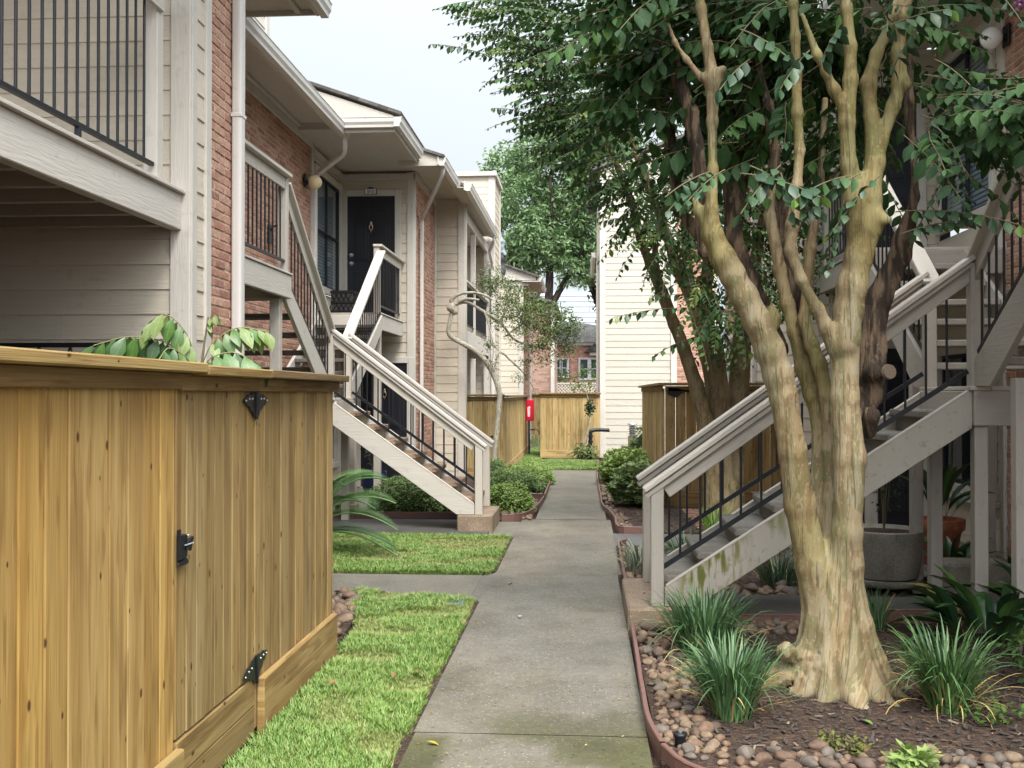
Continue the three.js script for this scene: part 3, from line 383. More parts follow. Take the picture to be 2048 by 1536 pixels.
// a wall frame: local x along the wall, y up, z outwards
function siding(parent, pos, turn, w, y0, y1, o = {}) {
  const g = group(parent, o.name || 'siding_wall', pos, [0, turn, 0]), ex = o.expo || 0.165, holes = o.holes || [], mats = o.mats || M.siding; part(g, 'sheathing', box(w, y1 - y0, 0.10, w / 2, (y0 + y1) / 2, -0.066, 0.002), M.dark);
  if (holes.length) { g.remove(g.children[0]); const xs = [0, w, ...holes.flatMap((h) => [h[0], h[1]])].sort((a, b) => a - b), gs = []; for (let i = 0; i + 1 < xs.length; i++) { if (xs[i + 1] - xs[i] < 0.01) continue; const c = (xs[i] + xs[i + 1]) / 2; let segs = [[y0, y1]]; for (const h of holes) if (c > h[0] && c < h[1]) segs = segs.flatMap(([a, b]) => [[a, Math.min(b, h[2])], [Math.max(a, h[3]), b]].filter(([p, q]) => q - p > 0.01)); for (const [a, b] of segs) gs.push(box(xs[i + 1] - xs[i], b - a, 0.10, c, (a + b) / 2, -0.066, 0.002)); } part(g, 'sheathing', merge(gs), M.dark); }
  let row = 0;
  for (let y = y0; y < y1 - 0.02; y += ex, row++) {
    const h = Math.min(ex + 0.018, y1 - y); let spans = [[0, w]]; for (const H of holes) if (y + ex * 0.5 > H[2] && y + ex * 0.5 < H[3]) spans = spans.flatMap(([a, b]) => [[a, Math.min(b, H[0])], [Math.max(a, H[1]), b]].filter(([p, q]) => q - p > 0.02));
    for (const [a, b] of spans) { const cuts = [a]; let x = a + (b - a > 3.2 ? R(1.2, 3) : 99); while (x < b - 0.5) { cuts.push(x); x += R(2.4, 3.7); } cuts.push(b); for (let i = 0; i + 1 < cuts.length; i++) { const L = cuts[i + 1] - cuts[i] - 0.003; part(g, 'plank', cbox(L, h, 0.011, 0.0022, 'x', 1 + (row * 3 + i) % 7), mats[(row * 5 + i * 2) % mats.length], [(cuts[i] + cuts[i + 1]) / 2, y + h / 2, 0.0], [-0.062, 0, 0]); } }
  }
  return g;
}
const brickStore = [[0.197, 0], [0.197, 1], [0.197, 2], [0.197, 3]];
function brickwork(parent, pos, turn, w, y0, y1, o = {}) {
  const g = group(parent, o.name || 'brick_wall', pos, [0, turn, 0]), holes = o.holes || [], rest = M.brick.map(() => []); let n = 0;
  const xs = [0, w, ...holes.flatMap((h) => [h[0], h[1]])].sort((a, b) => a - b), gs = []; for (let i = 0; i + 1 < xs.length; i++) { if (xs[i + 1] - xs[i] < 0.01) continue; const c = (xs[i] + xs[i + 1]) / 2; let segs = [[y0, y1]]; for (const h of holes) if (c > h[0] && c < h[1]) segs = segs.flatMap(([a, b]) => [[a, Math.min(b, h[2])], [Math.max(a, h[3]), b]].filter(([p, q]) => q - p > 0.01)); for (const [a, b] of segs) gs.push(box(xs[i + 1] - xs[i], b - a, 0.12, c, (a + b) / 2, -0.071, 0.002)); } part(g, 'mortar', merge(gs).translate(0, 0, 0.014), M.mortar);
  const pitch = 0.0677, L = 0.2065; let row = 0;
  for (let y = y0; y + pitch <= y1 + 0.03; y += pitch, row++) for (let x = (row % 2 ? -L / 2 : 0); x < w; x += L) {
    const a = Math.max(0.001, x + 0.0065), b = Math.min(w - 0.001, x + L - 0.0065); if (b - a < 0.03) continue; const yc = y + pitch / 2, cut = holes.some((h) => b > h[0] + 0.005 && a < h[1] - 0.005 && yc > h[2] && yc < h[3]); if (cut) continue;
    const mi = Math.floor(hash(Math.round(x * 97), row, 7) * 6 * 0.999), k = 1 + Math.floor(hash(row, Math.round(x * 53), 3) * 4), dz = R(-0.0035, 0.0035), geo = cbox(+(b - a).toFixed(3), 0.0535, 0.03, 0.004, 'x', k), show = o.single && o.single((a + b) / 2, yc) && n < (o.most ?? 300);
    if (show) { n++; part(g, 'brick', geo, M.brick[mi], [(a + b) / 2, yc, dz - 0.006], [R(-0.006, 0.006), R(-0.012, 0.012), R(-0.008, 0.008)]); } else if (!o.skip || !o.skip((a + b) / 2, yc)) rest[mi].push(geo.clone().translate((a + b) / 2, yc, dz - 0.006));
  }
  rest.forEach((r, i) => { if (r.length) part(g, 'brickwork', merge(r), M.brick[i]).userData.kind = 'stuff'; }); return g;
}
const board = (parent, name, w, h, d, x, y, z, mat = M.trim, grain = 'y', k = 1) => part(parent, name, cbox(w, h, d, 0.005, grain, k), mat, [x, y, z]);
// sash window; local x along the wall, z outwards
const farGlass = STD({ color: lin(0.05, 0.075, 0.085), roughness: 0.12 });
function windowAt(parent, pos, turn, w, h, o = {}) {
  const g = group(parent, 'window', pos, [0, turn, 0]), t = o.trim ?? 0.09, fm = o.frame || M.trim, sm = o.sash || M.black;
  if (t) { part(g, 'frame', merge([box(w + 2 * t, t, 0.04, 0, h / 2 + t / 2, 0.012), box(w + 2 * t, t, 0.05, 0, -h / 2 - t / 2, 0.017), box(t, h, 0.04, -w / 2 - t / 2, 0, 0.012), box(t, h, 0.04, w / 2 + t / 2, 0, 0.012)]), fm); }
  const s = 0.035, gs = [box(w, s, 0.04, 0, h / 2 - s / 2, -0.03), box(w, s, 0.04, 0, -h / 2 + s / 2, -0.03), box(w, s, 0.045, 0, 0, -0.03)], n = o.cols || 1; for (let i = 0; i <= n; i++) gs.push(box(s, h - 2 * s, 0.042, mix(-w / 2 + s / 2, w / 2 - s / 2, i / n), 0, -0.03)); part(g, 'sash', merge(gs), sm);
  for (let i = 0; i < n; i++) for (const j of [-1, 1]) part(g, 'pane', cbox(w / n - s, h / 2 - s, 0.004, 0.001), o.dark ? farGlass : M.glass, [mix(-w / 2, w / 2, (i + 0.5) / n), j * h / 4, -0.035]);
  if (!o.dark) part(g, 'reveal', merge([box(w + 0.02, h + 0.02, 0.02, 0, 0, -0.42, 0.002), box(0.02, h, 0.36, -w / 2 - 0.01, 0, -0.235, 0.002), box(0.02, h, 0.36, w / 2 + 0.01, 0, -0.235, 0.002), box(w, 0.02, 0.36, 0, h / 2 + 0.01, -0.235, 0.002), box(w, 0.02, 0.36, 0, -h / 2 - 0.01, -0.235, 0.002)]), o.blind ? M.soffit : M.dark);
  if (o.blind) { const sl = []; for (let y = h / 2 - 0.04; y > -h / 2 + 0.04 + (o.open || 0); y -= 0.052) sl.push(new THREE.BoxGeometry(w - 0.06, 0.048, 0.002).rotateX(o.tilt ?? -0.3).translate(0, y, -0.075)); part(g, 'blind', merge(sl), M.blind); }
  return g;
}
function panelDoor(parent, pos, turn, w, h, o = {}) {
  const g = group(parent, 'door', pos, [0, turn, 0]); part(g, 'door_leaf', box(w, h, 0.04, 0, h / 2, -0.03, 0.003), M.door); const pw = w * 0.31;
  for (const s of [-1, 1]) for (const [y, ph] of [[h * 0.885, h * 0.10], [h * 0.63, h * 0.31], [h * 0.24, h * 0.30]]) part(g, 'door_panel', merge([box(pw, ph, 0.012, s * w * 0.21, y, -0.006, 0.006), box(pw - 0.07, ph - 0.07, 0.018, s * w * 0.21, y, 0.002, 0.008)]), M.door);
  part(g, 'door_frame', merge([box(0.10, h + 0.1, 0.05, -w / 2 - 0.052, h / 2 + 0.05, 0.005), box(0.10, h + 0.1, 0.05, w / 2 + 0.052, h / 2 + 0.05, 0.005), box(w, 0.10, 0.05, 0, h + 0.052, 0.005), box(w, 0.03, 0.08, 0, -0.012, 0.01)]), M.trim);
  if (o.knob) { const kn = (y) => part(g, 'knob', merge([new THREE.CylinderGeometry(0.033, 0.033, 0.012, 16).rotateX(Math.PI / 2).translate(-w / 2 + 0.07, y, 0), new THREE.SphereGeometry(0.028, 14, 10).translate(-w / 2 + 0.07, y, 0.04), new THREE.CylinderGeometry(0.012, 0.012, 0.04, 10).rotateX(Math.PI / 2).translate(-w / 2 + 0.07, y, 0.02)]), M.steel); kn(0.93); kn(1.07); part(g, 'knocker', merge([new THREE.TorusGeometry(0.035, 0.009, 8, 20).scale(0.8, 1.3, 1).translate(0, 1.53, 0.012), new THREE.SphereGeometry(0.02, 10, 8).scale(1, 1.4, 0.6).translate(0, 1.60, 0.01), new THREE.ConeGeometry(0.016, 0.05, 8).rotateX(Math.PI).translate(0, 1.46, 0.012)]), STD({ color: lin(0.62, 0.52, 0.36), metalness: 0.9, roughness: 0.35 })); }
  return g;
}
// K-style gutter along local x, its back on z = 0, opening upwards
function gutter(parent, p, q, mat = M.gutter) {
  const L = Math.hypot(q[0] - p[0], q[2] - p[2]), prof = [[0, 0], [0.075, 0], [0.08, 0.035], [0.10, 0.07], [0.105, 0.125], [0.112, 0.13], [0.112, 0.137], [0.098, 0.137], [0.094, 0.075], [0.072, 0.04], [0.068, 0.006], [0.006, 0.006], [0.006, 0.13], [0, 0.13]];
  const s = new THREE.Shape(prof.map(([a, b]) => new THREE.Vector2(a, b))), g = new THREE.ExtrudeGeometry(s, { depth: L, bevelEnabled: false }); g.translate(0, 0, -L / 2); metricUV(g, 'z'); // profile x = outwards, run along z
  const caps = [-1, 1].map((e) => { const c = new THREE.ExtrudeGeometry(new THREE.Shape([[0, 0], [0.075, 0], [0.08, 0.035], [0.10, 0.07], [0.105, 0.13], [0, 0.13]].map(([a, b]) => new THREE.Vector2(a, b))), { depth: 0.004, bevelEnabled: false }); c.translate(0, 0, e > 0 ? L / 2 : -L / 2 - 0.004); return metricUV(c); });
  const m = part(parent, 'gutter', merge([g, ...caps]), mat, [(p[0] + q[0]) / 2, p[1], (p[2] + q[2]) / 2]); const dx = q[0] - p[0], dz = q[2] - p[2]; m.rotation.y = Math.atan2(dx, dz); return m;
}
function downspout(parent, pts, w, d, mat = M.gutter, turn = 0) { // rounded rectangular spout through points
  const cv = new THREE.CatmullRomCurve3(pts.map((p) => V(...p)), false, 'catmullrom', 0.12), L = cv.getLength(), n = Math.max(12, Math.round(L / 0.05)), sec = []; for (let i = 0; i < 24; i++) { const a = i / 24 * 6.2832, c = Math.cos(a), s = Math.sin(a), f = 1 / Math.pow(Math.pow(Math.abs(c), 6) + Math.pow(Math.abs(s), 6), 1 / 6) * (i % 3 === 1 ? 0.965 : 1); sec.push([c * f * w / 2, s * f * d / 2]); }
  const pos = [], idx = [], S = sec.length; let ref = V(Math.cos(turn), 0, -Math.sin(turn)); for (let i = 0; i <= n; i++) { const p = cv.getPointAt(i / n), t = cv.getTangentAt(i / n), ex = ref.clone().addScaledVector(t, -ref.dot(t)).normalize(), ey = V().crossVectors(t, ex); for (const [a, b] of sec) pos.push(p.x + ex.x * a + ey.x * b, p.y + ex.y * a + ey.y * b, p.z + ex.z * a + ey.z * b); }
  for (let i = 0; i < n; i++) for (let j = 0; j < S; j++) { const a = i * S + j, b = i * S + (j + 1) % S; idx.push(a, b, a + S, b, b + S, a + S); }
  const g = new THREE.BufferGeometry(); g.setAttribute('position', new THREE.Float32BufferAttribute(pos, 3)); g.setIndex(idx); g.computeVertexNormals(); metricUV(g); return part(parent, 'downspout', g, mat);
}
const HP = Math.PI / 2;
function ironRail(parent, p, q, h, n, mat = M.black) { // balusters between a low bar and a timber rail at height h above the line p-q
  const a = V(...p), b = V(...q); bar(parent, 'bottom_rail', [p[0], p[1] + 0.11, p[2]], [q[0], q[1] + 0.11, q[2]], 0.032, 0.026, mat, 0.003);
  for (let i = 1; i < n; i++) { const c = a.clone().lerp(b, i / n); rod(parent, 'baluster', [c.x, c.y + 0.11, c.z], [c.x, c.y + h - 0.04, c.z], 0.0085, mat, 7); }
}

// ---------------- near block on the left: patio below, balcony above
const nearBlock = thing('apartment_building', 'siding block with the open balcony and dark patio behind the near fence', 'building');
siding(nearBlock, [-6.4, 0, -6.66], 0, 3.70, 0, 5.5);
board(nearBlock, 'corner_board', 0.135, 5.5, 0.03, -2.652, 2.75, -6.645); board(nearBlock, 'corner_board', 0.03, 5.5, 0.09, -2.585, 2.75, -6.68, M.trim2);
siding(nearBlock, [-2.585, 0, -6.72], HP, 0.15, 0, 5.5);
board(nearBlock, 'corner_board', 0.03, 5.5, 0.10, -2.575, 2.75, -6.915, M.trim, 'y', 2);
brickwork(nearBlock, [-2.585, 0, -6.965], HP, 0.62, 0, 5.4, { single: (x, y) => y > 1.6 && y < 4.7, most: 160 });
part(nearBlock, 'wall', box(0.4, 5.5, 0.05, -2.80, 2.75, -7.545), M.trim2);
downspout(nearBlock, [[-2.532, 5.3, -7.43], [-2.532, 0.1, -7.43]], 0.078, 0.10);
part(nearBlock, 'downspout_strap', box(0.086, 0.03, 0.11, -2.532, 3.66, -7.43), M.gutter);
part(nearBlock, 'beam', cbox(3.6, 0.235, 0.075, 0.006, 'x', 3), M.trim, [-2.68, 2.815, -4.84], [0, HP, 0]); part(nearBlock, 'fascia', box(0.12, 0.022, 3.6, -2.672, 2.945, -4.84, 0.003, 'z', 2), M.trim2);
for (let i = 0; i < 7; i++) part(nearBlock, 'joist', box(3.6, 0.19, 0.045, -4.52, 2.79, -6.45 + i * 0.42, 0.003, 'x', i), M.railDark2);
for (let i = 0; i < 27; i++) part(nearBlock, 'plank', cbox(3.72, 0.026, 0.133, 0.003, 'x', i % 5), M.railDark, [-4.56, 2.915, -6.56 + i * 0.138]);
part(nearBlock, 'post', box(0.095, 1.2, 0.095, -2.72, 3.55, -6.36, 0.006, 'y', 4), M.trim);
part(nearBlock, 'rail_cap', box(0.15, 0.04, 3.2, -2.70, 4.17, -4.85, 0.006, 'z', 3), M.trim); part(nearBlock, 'rail_board', box(0.03, 0.11, 3.1, -2.665, 4.093, -4.82, 0.004, 'z', 4), M.trim2);
{ const g = group(nearBlock, 'balcony_railing'); ironRail(g, [-2.70, 2.95, -6.30], [-2.70, 2.95, -3.42], 1.2, 24); part(g, 'rail_foot', box(0.03, 0.12, 0.03, -2.70, 3.0, -5.35), M.black); }
part(nearBlock, 'wall', box(0.12, 5.5, 3.4, -6.42, 2.75, -5.0), M.siding[0]); part(nearBlock, 'wall', box(3.75, 2.86, 0.12, -4.5, 1.43, -3.22), M.siding[0]);  // second wall: unseen, added on the camera side to shade the patio, kept low
part(nearBlock, 'roof', box(4.9, 0.12, 5.0, -4.35, 5.62, -5.4, 0.01, 'x', 2), M.soffit); gutter(nearBlock, [-1.9, 5.56, -7.85], [-1.9, 5.56, -2.9]);  // roof slab out of view, added to shade the balcony
{ // wrought iron screen standing on the patio
  const t = thing('metal_screen', 'black wrought iron screen with zigzag bars on the dark patio', 'screen', [-3.66, 0, -6.35]); const gs = [box(1.9, 0.03, 0.03, 0, 1.93, 0), box(1.9, 0.03, 0.03, 0, 1.62, 0), box(1.9, 0.03, 0.03, 0, 0.08, 0), box(0.03, 1.96, 0.03, -0.94, 0.98, 0), box(0.03, 1.96, 0.03, 0.94, 0.98, 0)]; part(t, 'frame', merge(gs), M.black);
  for (let i = 0; i < 9; i++) { const x = -0.92 + i * 0.205; rod(t, 'bar', [x, 1.63, 0], [x + 0.1, 1.92, 0], 0.007, M.black, 6); rod(t, 'bar', [x + 0.1, 1.92, 0], [x + 0.205, 1.63, 0], 0.007, M.black, 6); } for (let i = 0; i < 10; i++) rod(t, 'bar', [-0.84 + i * 0.187, 0.09, 0], [-0.84 + i * 0.187, 1.62, 0], 0.007, M.black, 6);
}

// ---------------- brick block with the D-2 door
const d2 = thing('apartment_building', 'red brick block with white gutters around the door marked D-2', 'building');
brickwork(d2, [-4.03, 0, -7.6], HP, 7.42, 0, 5.30, { single: (x, y) => x > 4.1 && y > 3.0, most: 298 });
part(d2, 'frieze_board', box(0.03, 0.16, 7.6, -4.005, 5.33, -11.2, 0.004, 'z', 1), M.trim2);
part(d2, 'soffit', box(0.62, 0.02, 7.2, -3.72, 5.42, -11.05, 0.003, 'z', 3), M.soffit); part(d2, 'soffit_trim', box(0.09, 0.03, 7.0, -3.48, 5.40, -10.95, 0.004, 'z', 5), M.trim2); part(d2, 'soffit_trim', box(0.05, 0.05, 7.0, -3.96, 5.385, -10.95, 0.004, 'z', 6), M.trim2);
part(d2, 'fascia', box(0.03, 0.19, 7.05, -3.435, 5.33, -10.95, 0.004, 'z', 4), M.trim2); gutter(d2, [-3.42, 5.25, -14.5], [-3.42, 5.25, -7.4]);
part(d2, 'roof', cbox(3.4, 0.06, 7.9, 0.006), M.shingle, [-4.92, 5.95, -11.0], [0, 0, -0.36]);
downspout(d2, [[-3.37, 5.26, -14.40], [-3.37, 5.14, -14.42], [-3.42, 5.06, -14.55], [-3.88, 4.88, -14.96], [-3.965, 4.80, -15.03], [-3.97, 4.6, -15.04], [-3.97, 0.15, -15.04]], 0.065, 0.09);
board(d2, 'corner_board', 0.03, 5.3, 0.11, -4.01, 2.65, -15.04);
siding(d2, [-4.03, 0, -15.06], HP, 1.95, 0, 5.3, { holes: [[0.10, 1.82, 3.17, 5.05], [0.15, 1.65, 0.5, 2.3]] });
windowAt(d2, [-4.015, 4.12, -16.02], HP, 1.52, 1.70, { cols: 2, blind: true, trim: 0.1, tilt: -0.3 });
windowAt(d2, [-4.015, 1.38, -15.95], HP, 1.3, 1.7, { cols: 2, blind: true, frame: M.trim, sash: M.trim });
siding(d2, [-4.03, 0, -17.0], 0, 1.11, 0, 5.3, { holes: [[0.0, 1.0, 2.8, 5.02], [0.2, 1.11, 0.05, 2.2]] });
panelDoor(d2, [-3.53, 2.86, -16.985], 0, 0.80, 2.05, { knob: true });
panelDoor(d2, [-3.30, 0.08, -16.985], 0, 0.80, 2.05, { knob: true });
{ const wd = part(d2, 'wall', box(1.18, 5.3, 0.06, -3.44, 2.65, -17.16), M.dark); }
board(d2, 'corner_board', 0.115, 5.3, 0.04, -2.868, 2.65, -16.985, M.trim, 'y', 3);
part(d2, 'frieze_board', box(1.2, 0.10, 0.035, -3.43, 5.22, -16.97, 0.004, 'x', 3), M.trim2); part(d2, 'frieze_board', box(0.035, 0.10, 1.9, -4.0, 5.22, -16.0, 0.004, 'z', 3), M.trim2);
part(d2, 'wall', box(0.1, 0.5, 3.2, -4.1, 5.5, -16.0), M.trim2); part(d2, 'soffit', box(1.5, 0.02, 3.0, -3.35, 5.335, -15.73, 0.003, 'z', 3), M.soffit);
part(d2, 'fascia', box(0.80, 0.19, 0.03, -3.03, 5.36, -14.24, 0.004, 'x', 3), M.trim2); part(d2, 'fascia', box(0.03, 0.19, 1.9, -2.635, 5.36, -15.17, 0.004, 'z', 3), M.trim2); gutter(d2, [-2.62, 5.32, -14.225], [-3.42, 5.32, -14.225]); gutter(d2, [-2.62, 5.32, -16.1], [-2.62, 5.32, -14.12]);
part(d2, 'gable', poly([[-4.6, 5.46], [-2.75, 5.46], [-2.75, 5.64], [-4.6, 6.27]], 0.04), M.trim2, [0, 0, -14.75]);
part(d2, 'roof', cbox(2.2, 0.05, 2.6, 0.006, 'x'), M.shingle, [-3.66, 6.02, -15.98], [0, 0, -0.335]);
{ // number plaque over the door
  const cv = document.createElement('canvas'); cv.width = 256; cv.height = 128; const c = cv.getContext('2d'); c.fillStyle = '#d9dade'; c.fillRect(0, 0, 256, 128); c.fillStyle = '#14161c'; c.font = 'bold 92px serif'; c.textAlign = 'center'; c.textBaseline = 'middle'; c.fillText('D-2', 128, 70); const t = new THREE.CanvasTexture(cv); t.colorSpace = THREE.SRGBColorSpace;
  const p = thing('number_plaque', 'small arched plaque reading D-2 above the dark upper door', 'plaque', [-3.53, 4.985, -16.945]);
  const s = new THREE.Shape(); s.moveTo(-0.1, -0.05); s.lineTo(0.1, -0.05); s.lineTo(0.1, 0.035); s.quadraticCurveTo(0.06, 0.03, 0.05, 0.05); s.quadraticCurveTo(0, 0.075, -0.05, 0.05); s.quadraticCurveTo(-0.06, 0.03, -0.1, 0.035); s.closePath(); part(p, 'backing', new THREE.ExtrudeGeometry(s, { depth: 0.012, bevelEnabled: true, bevelSize: 0.003, bevelThickness: 0.003, bevelSegments: 1 }), M.black);
  part(p, 'lettering', new THREE.PlaneGeometry(0.185, 0.085), STD({ map: t, roughness: 0.5 }), [0, -0.004, 0.0175]);
}
part(d2, 'soffit_trim', box(0.62, 0.12, 0.03, -3.73, 5.37, -14.215, 0.004, 'x', 6), M.trim2);
// ---------------- second brick strip, siding bay and chimney box beyond
const bay = thing('apartment_building', 'siding bay with the shaded recessed balcony beyond the D-2 door', 'building');
brickwork(bay, [-2.82, 0, -17.1], HP, 2.25, 0, 5.25, {}); board(bay, 'corner_board', 0.035, 5.3, 0.1, -2.81, 2.65, -17.05); board(bay, 'corner_board', 0.035, 5.3, 0.12, -2.81, 2.65, -19.42);
downspout(bay, [[-2.24, 5.30, -16.42], [-2.26, 5.15, -16.45], [-2.36, 5.02, -16.62], [-2.66, 4.72, -17.3], [-2.755, 4.60, -17.46], [-2.76, 4.4, -17.5], [-2.76, 0.1, -17.5]], 0.06, 0.085);
part(bay, 'soffit', box(0.55, 0.02, 3.2, -2.55, 5.33, -17.9, 0.003, 'z'), M.soffit); part(bay, 'frieze_board', box(0.03, 0.12, 2.4, -2.8, 5.24, -18.2, 0.004, 'z'), M.trim2); part(bay, 'fascia', box(0.03, 0.18, 2.45, -2.30, 5.34, -17.45, 0.004, 'z'), M.trim2); gutter(bay, [-2.285, 5.24, -18.65], [-2.285, 5.24, -16.25]); part(bay, 'gable', poly([[-2.95, 5.24], [-2.22, 5.24], [-2.22, 5.40], [-2.95, 5.62]], 0.03), M.trim2, [0, 0, -16.27]);
part(bay, 'roof', cbox(1.6, 0.05, 3.6, 0.006, 'x'), M.shingle, [-2.96, 5.64, -18.0], [0, 0, -0.33]);
siding(bay, [-2.83, 0, -19.5], 0, 0.46, 0, 5.4); board(bay, 'corner_board', 0.13, 5.42, 0.04, -2.315, 2.71, -19.49); board(bay, 'corner_board', 0.035, 5.42, 0.2, -2.25, 2.71, -19.6, M.trim2);
{ // recessed balconies on two floors
  for (const [y, hh] of [[2.85, 2.3], [0.1, 2.25]]) { for (const z of [-21.4, -24.25]) board(bay, 'post', 0.10, hh, 0.10, -2.30, y + hh / 2, z, M.trim, 'y', 2); part(bay, 'wall', box(0.05, hh + 0.1, 5.6, -3.6, y + hh / 2, -22.2), M.siding[1]); }
  board(bay, 'beam', 0.05, 0.34, 4.9, -2.275, 2.68, -22.0, M.trim, 'z'); part(bay, 'beam', box(0.06, 0.20, 4.9, -2.29, 5.05, -22.0, 0.005, 'z'), M.trim2); part(bay, 'floor', box(1.3, 0.06, 4.9, -2.95, 2.8, -22.0), M.railDark); part(bay, 'ceiling', box(1.35, 0.04, 5.0, -2.95, 5.14, -22.0), M.soffit);
  part(bay, 'rail_cap', box(0.12, 0.04, 4.6, -2.28, 3.78, -22.0, 0.005, 'z'), M.trim); ironRail(group(bay, 'balcony_railing'), [-2.29, 2.86, -19.8], [-2.29, 2.86, -24.2], 0.92, 36);
  part(bay, 'wall', box(1.3, 5.3, 0.06, -2.93, 2.65, -24.6), M.siding[0]); siding(bay, [-3.55, 0, -24.4], 0, 1.25, 0.1, 5.1);
  windowAt(bay, [-3.57, 3.95, -21.2], HP, 1.3, 2.0, { cols: 1, sash: M.black, trim: 0.08 }); windowAt(bay, [-3.57, 1.15, -21.2], HP, 1.3, 2.0, { cols: 1, sash: M.black, trim: 0.08 });
}
part(bay, 'soffit', box(0.28, 0.02, 5.6, -2.18, 5.24, -20.8, 0.003, 'z'), M.soffit); part(bay, 'fascia', box(0.03, 0.16, 5.4, -2.075, 5.25, -20.6, 0.004, 'z'), M.trim2); gutter(bay, [-2.06, 5.17, -23.25], [-2.06, 5.17, -17.95]);
part(bay, 'roof', cbox(2.6, 0.05, 6.2, 0.006, 'x'), M.shingle, [-3.3, 5.72, -21.3], [0, 0, -0.32]);
downspout(bay, [[-2.02, 5.2, -23.15], [-2.03, 5.05, -23.2], [-2.16, 4.9, -23.6], [-2.17, 4.6, -24.4], [-2.17, 0.1, -24.5]], 0.06, 0.085);
siding(bay, [-3.15, 4.6, -24.5], 0, 0.88, 0.3, 2.2); part(bay, 'chimney_wall', box(0.9, 7.2, 1.75, -2.62, 3.2, -25.4), M.siding[0]);
board(bay, 'corner_board', 0.14, 6.8, 0.03, -2.20, 3.4, -24.49); board(bay, 'corner_board', 0.03, 6.8, 0.14, -2.125, 3.4, -24.57, M.trim2); siding(bay, [-2.15, 4.6, -24.65], HP, 1.55, -4.5, 2.2); board(bay, 'corner_board', 0.03, 6.8, 0.13, -2.13, 3.4, -26.2, M.trim2); board(bay, 'cap_board', 1.1, 0.10, 1.9, -2.62, 6.85, -25.35, M.trim, 'x'); board(bay, 'corner_board', 0.12, 1.2, 0.03, -3.1, 6.3, -24.48);
// upper siding box above the brick roof
const chase = thing('chimney_box', 'pale siding chimney box rising above the roof of the brick block', 'chimney'); siding(chase, [-4.45, 5.4, -9.9], HP, 4.35, 0, 3.2, { mats: [M.trim, M.trim2] }); board(chase, 'corner_board', 0.05, 3.2, 0.14, -4.44, 7.0, -14.2); part(chase, 'chimney_wall', box(0.9, 3.2, 4.4, -4.98, 7.0, -12.08), M.trim2);
{ // eave corner of the porch roof over the nearer landing
  const p = d2; part(p, 'porch_soffit', box(1.45, 0.02, 2.6, -3.3, 5.38, -8.65, 0.003, 'x', 2), M.soffit); part(p, 'porch_fascia', box(1.4, 0.16, 0.03, -3.27, 5.40, -9.92, 0.004, 'x', 4), M.trim2); part(p, 'porch_fascia', box(0.03, 0.16, 2.5, -2.6, 5.40, -8.7, 0.004, 'z', 4), M.trim2); part(p, 'porch_trim', box(0.06, 0.06, 2.5, -2.78, 5.36, -8.7, 0.004, 'z', 4), M.trim2); gutter(p, [-2.585, 5.33, -10.03], [-2.585, 5.33, -7.45]); part(p, 'porch_roof', cbox(1.8, 0.05, 2.7, 0.006, 'x'), M.shingle, [-3.4, 5.75, -8.75], [0, 0, -0.33]);
}
// ---------------- third block, farther along the left side
const third = thing('apartment_building', 'small gabled siding block with brick side seen past the leaning tree', 'building');
siding(third, [-3.4, 0, -31.0], 0, 1.57, 0, 5.1); board(third, 'corner_board', 0.15, 4.95, 0.04, -1.88, 2.48, -30.98); brickwork(third, [-1.83, 0, -31.05], HP, 3.4, 0, 4.9, {}); part(third, 'frieze_board', box(0.9, 0.12, 0.04, -2.1, 4.92, -30.97, 0.004, 'x'), M.trim2);
part(third, 'gable', poly([[-3.5, 5.02], [-1.42, 5.02], [-1.42, 5.12], [-3.5, 5.85]], 0.05), M.trim, [0, 0, -30.9]); part(third, 'soffit', box(0.5, 0.03, 3.6, -1.6, 4.98, -32.6), M.soffit); part(third, 'fascia', box(0.03, 0.18, 3.7, -1.37, 5.05, -32.7, 0.004, 'z'), M.trim2); gutter(third, [-1.36, 4.98, -34.5], [-1.36, 4.98, -30.9]); part(third, 'roof', cbox(2.6, 0.06, 3.9, 0.006, 'x'), M.shingle, [-2.55, 5.55, -32.7], [0, 0, -0.34]);
downspout(third, [[-1.30, 5.0, -32.0], [-1.32, 4.85, -32.1], [-1.45, 4.7, -32.6], [-1.72, 4.45, -33.8], [-1.77, 4.2, -34.2], [-1.77, 0.1, -34.3]], 0.07, 0.1); siding(third, [-3.4, 0, -34.5], Math.PI, 1.5, 0, 4.9); 
part(third, 'unknown_shape', skin([[-2.34, 5.1, -29.6, 0.10, -2.36, 5.7, -29.6, 0.13]], 0.04, 0.05, (x, y, z) => (n3(x * 9, y * 6, z * 9, 97) - 0.5) * 0.10), STD({ color: lin(0.05, 0.055, 0.06), roughness: 0.8 })); part(third, 'unknown_shape_top', skin([[-2.40, 5.75, -29.6, 0.12, -2.36, 5.95, -29.55, 0.10], [-2.36, 5.95, -29.55, 0.08, -2.42, 6.2, -29.6, 0.06], [-2.33, 5.9, -29.55, 0.06, -2.25, 5.6, -29.5, 0.04]], 0.04, 0.05, (x, y, z) => (n3(x * 12, y * 12, z * 12, 98) - 0.5) * 0.08), STD({ color: lin(0.20, 0.25, 0.27), roughness: 0.7 }));  // unidentified dark and blue-grey shape above the gable, kept as plain lumps
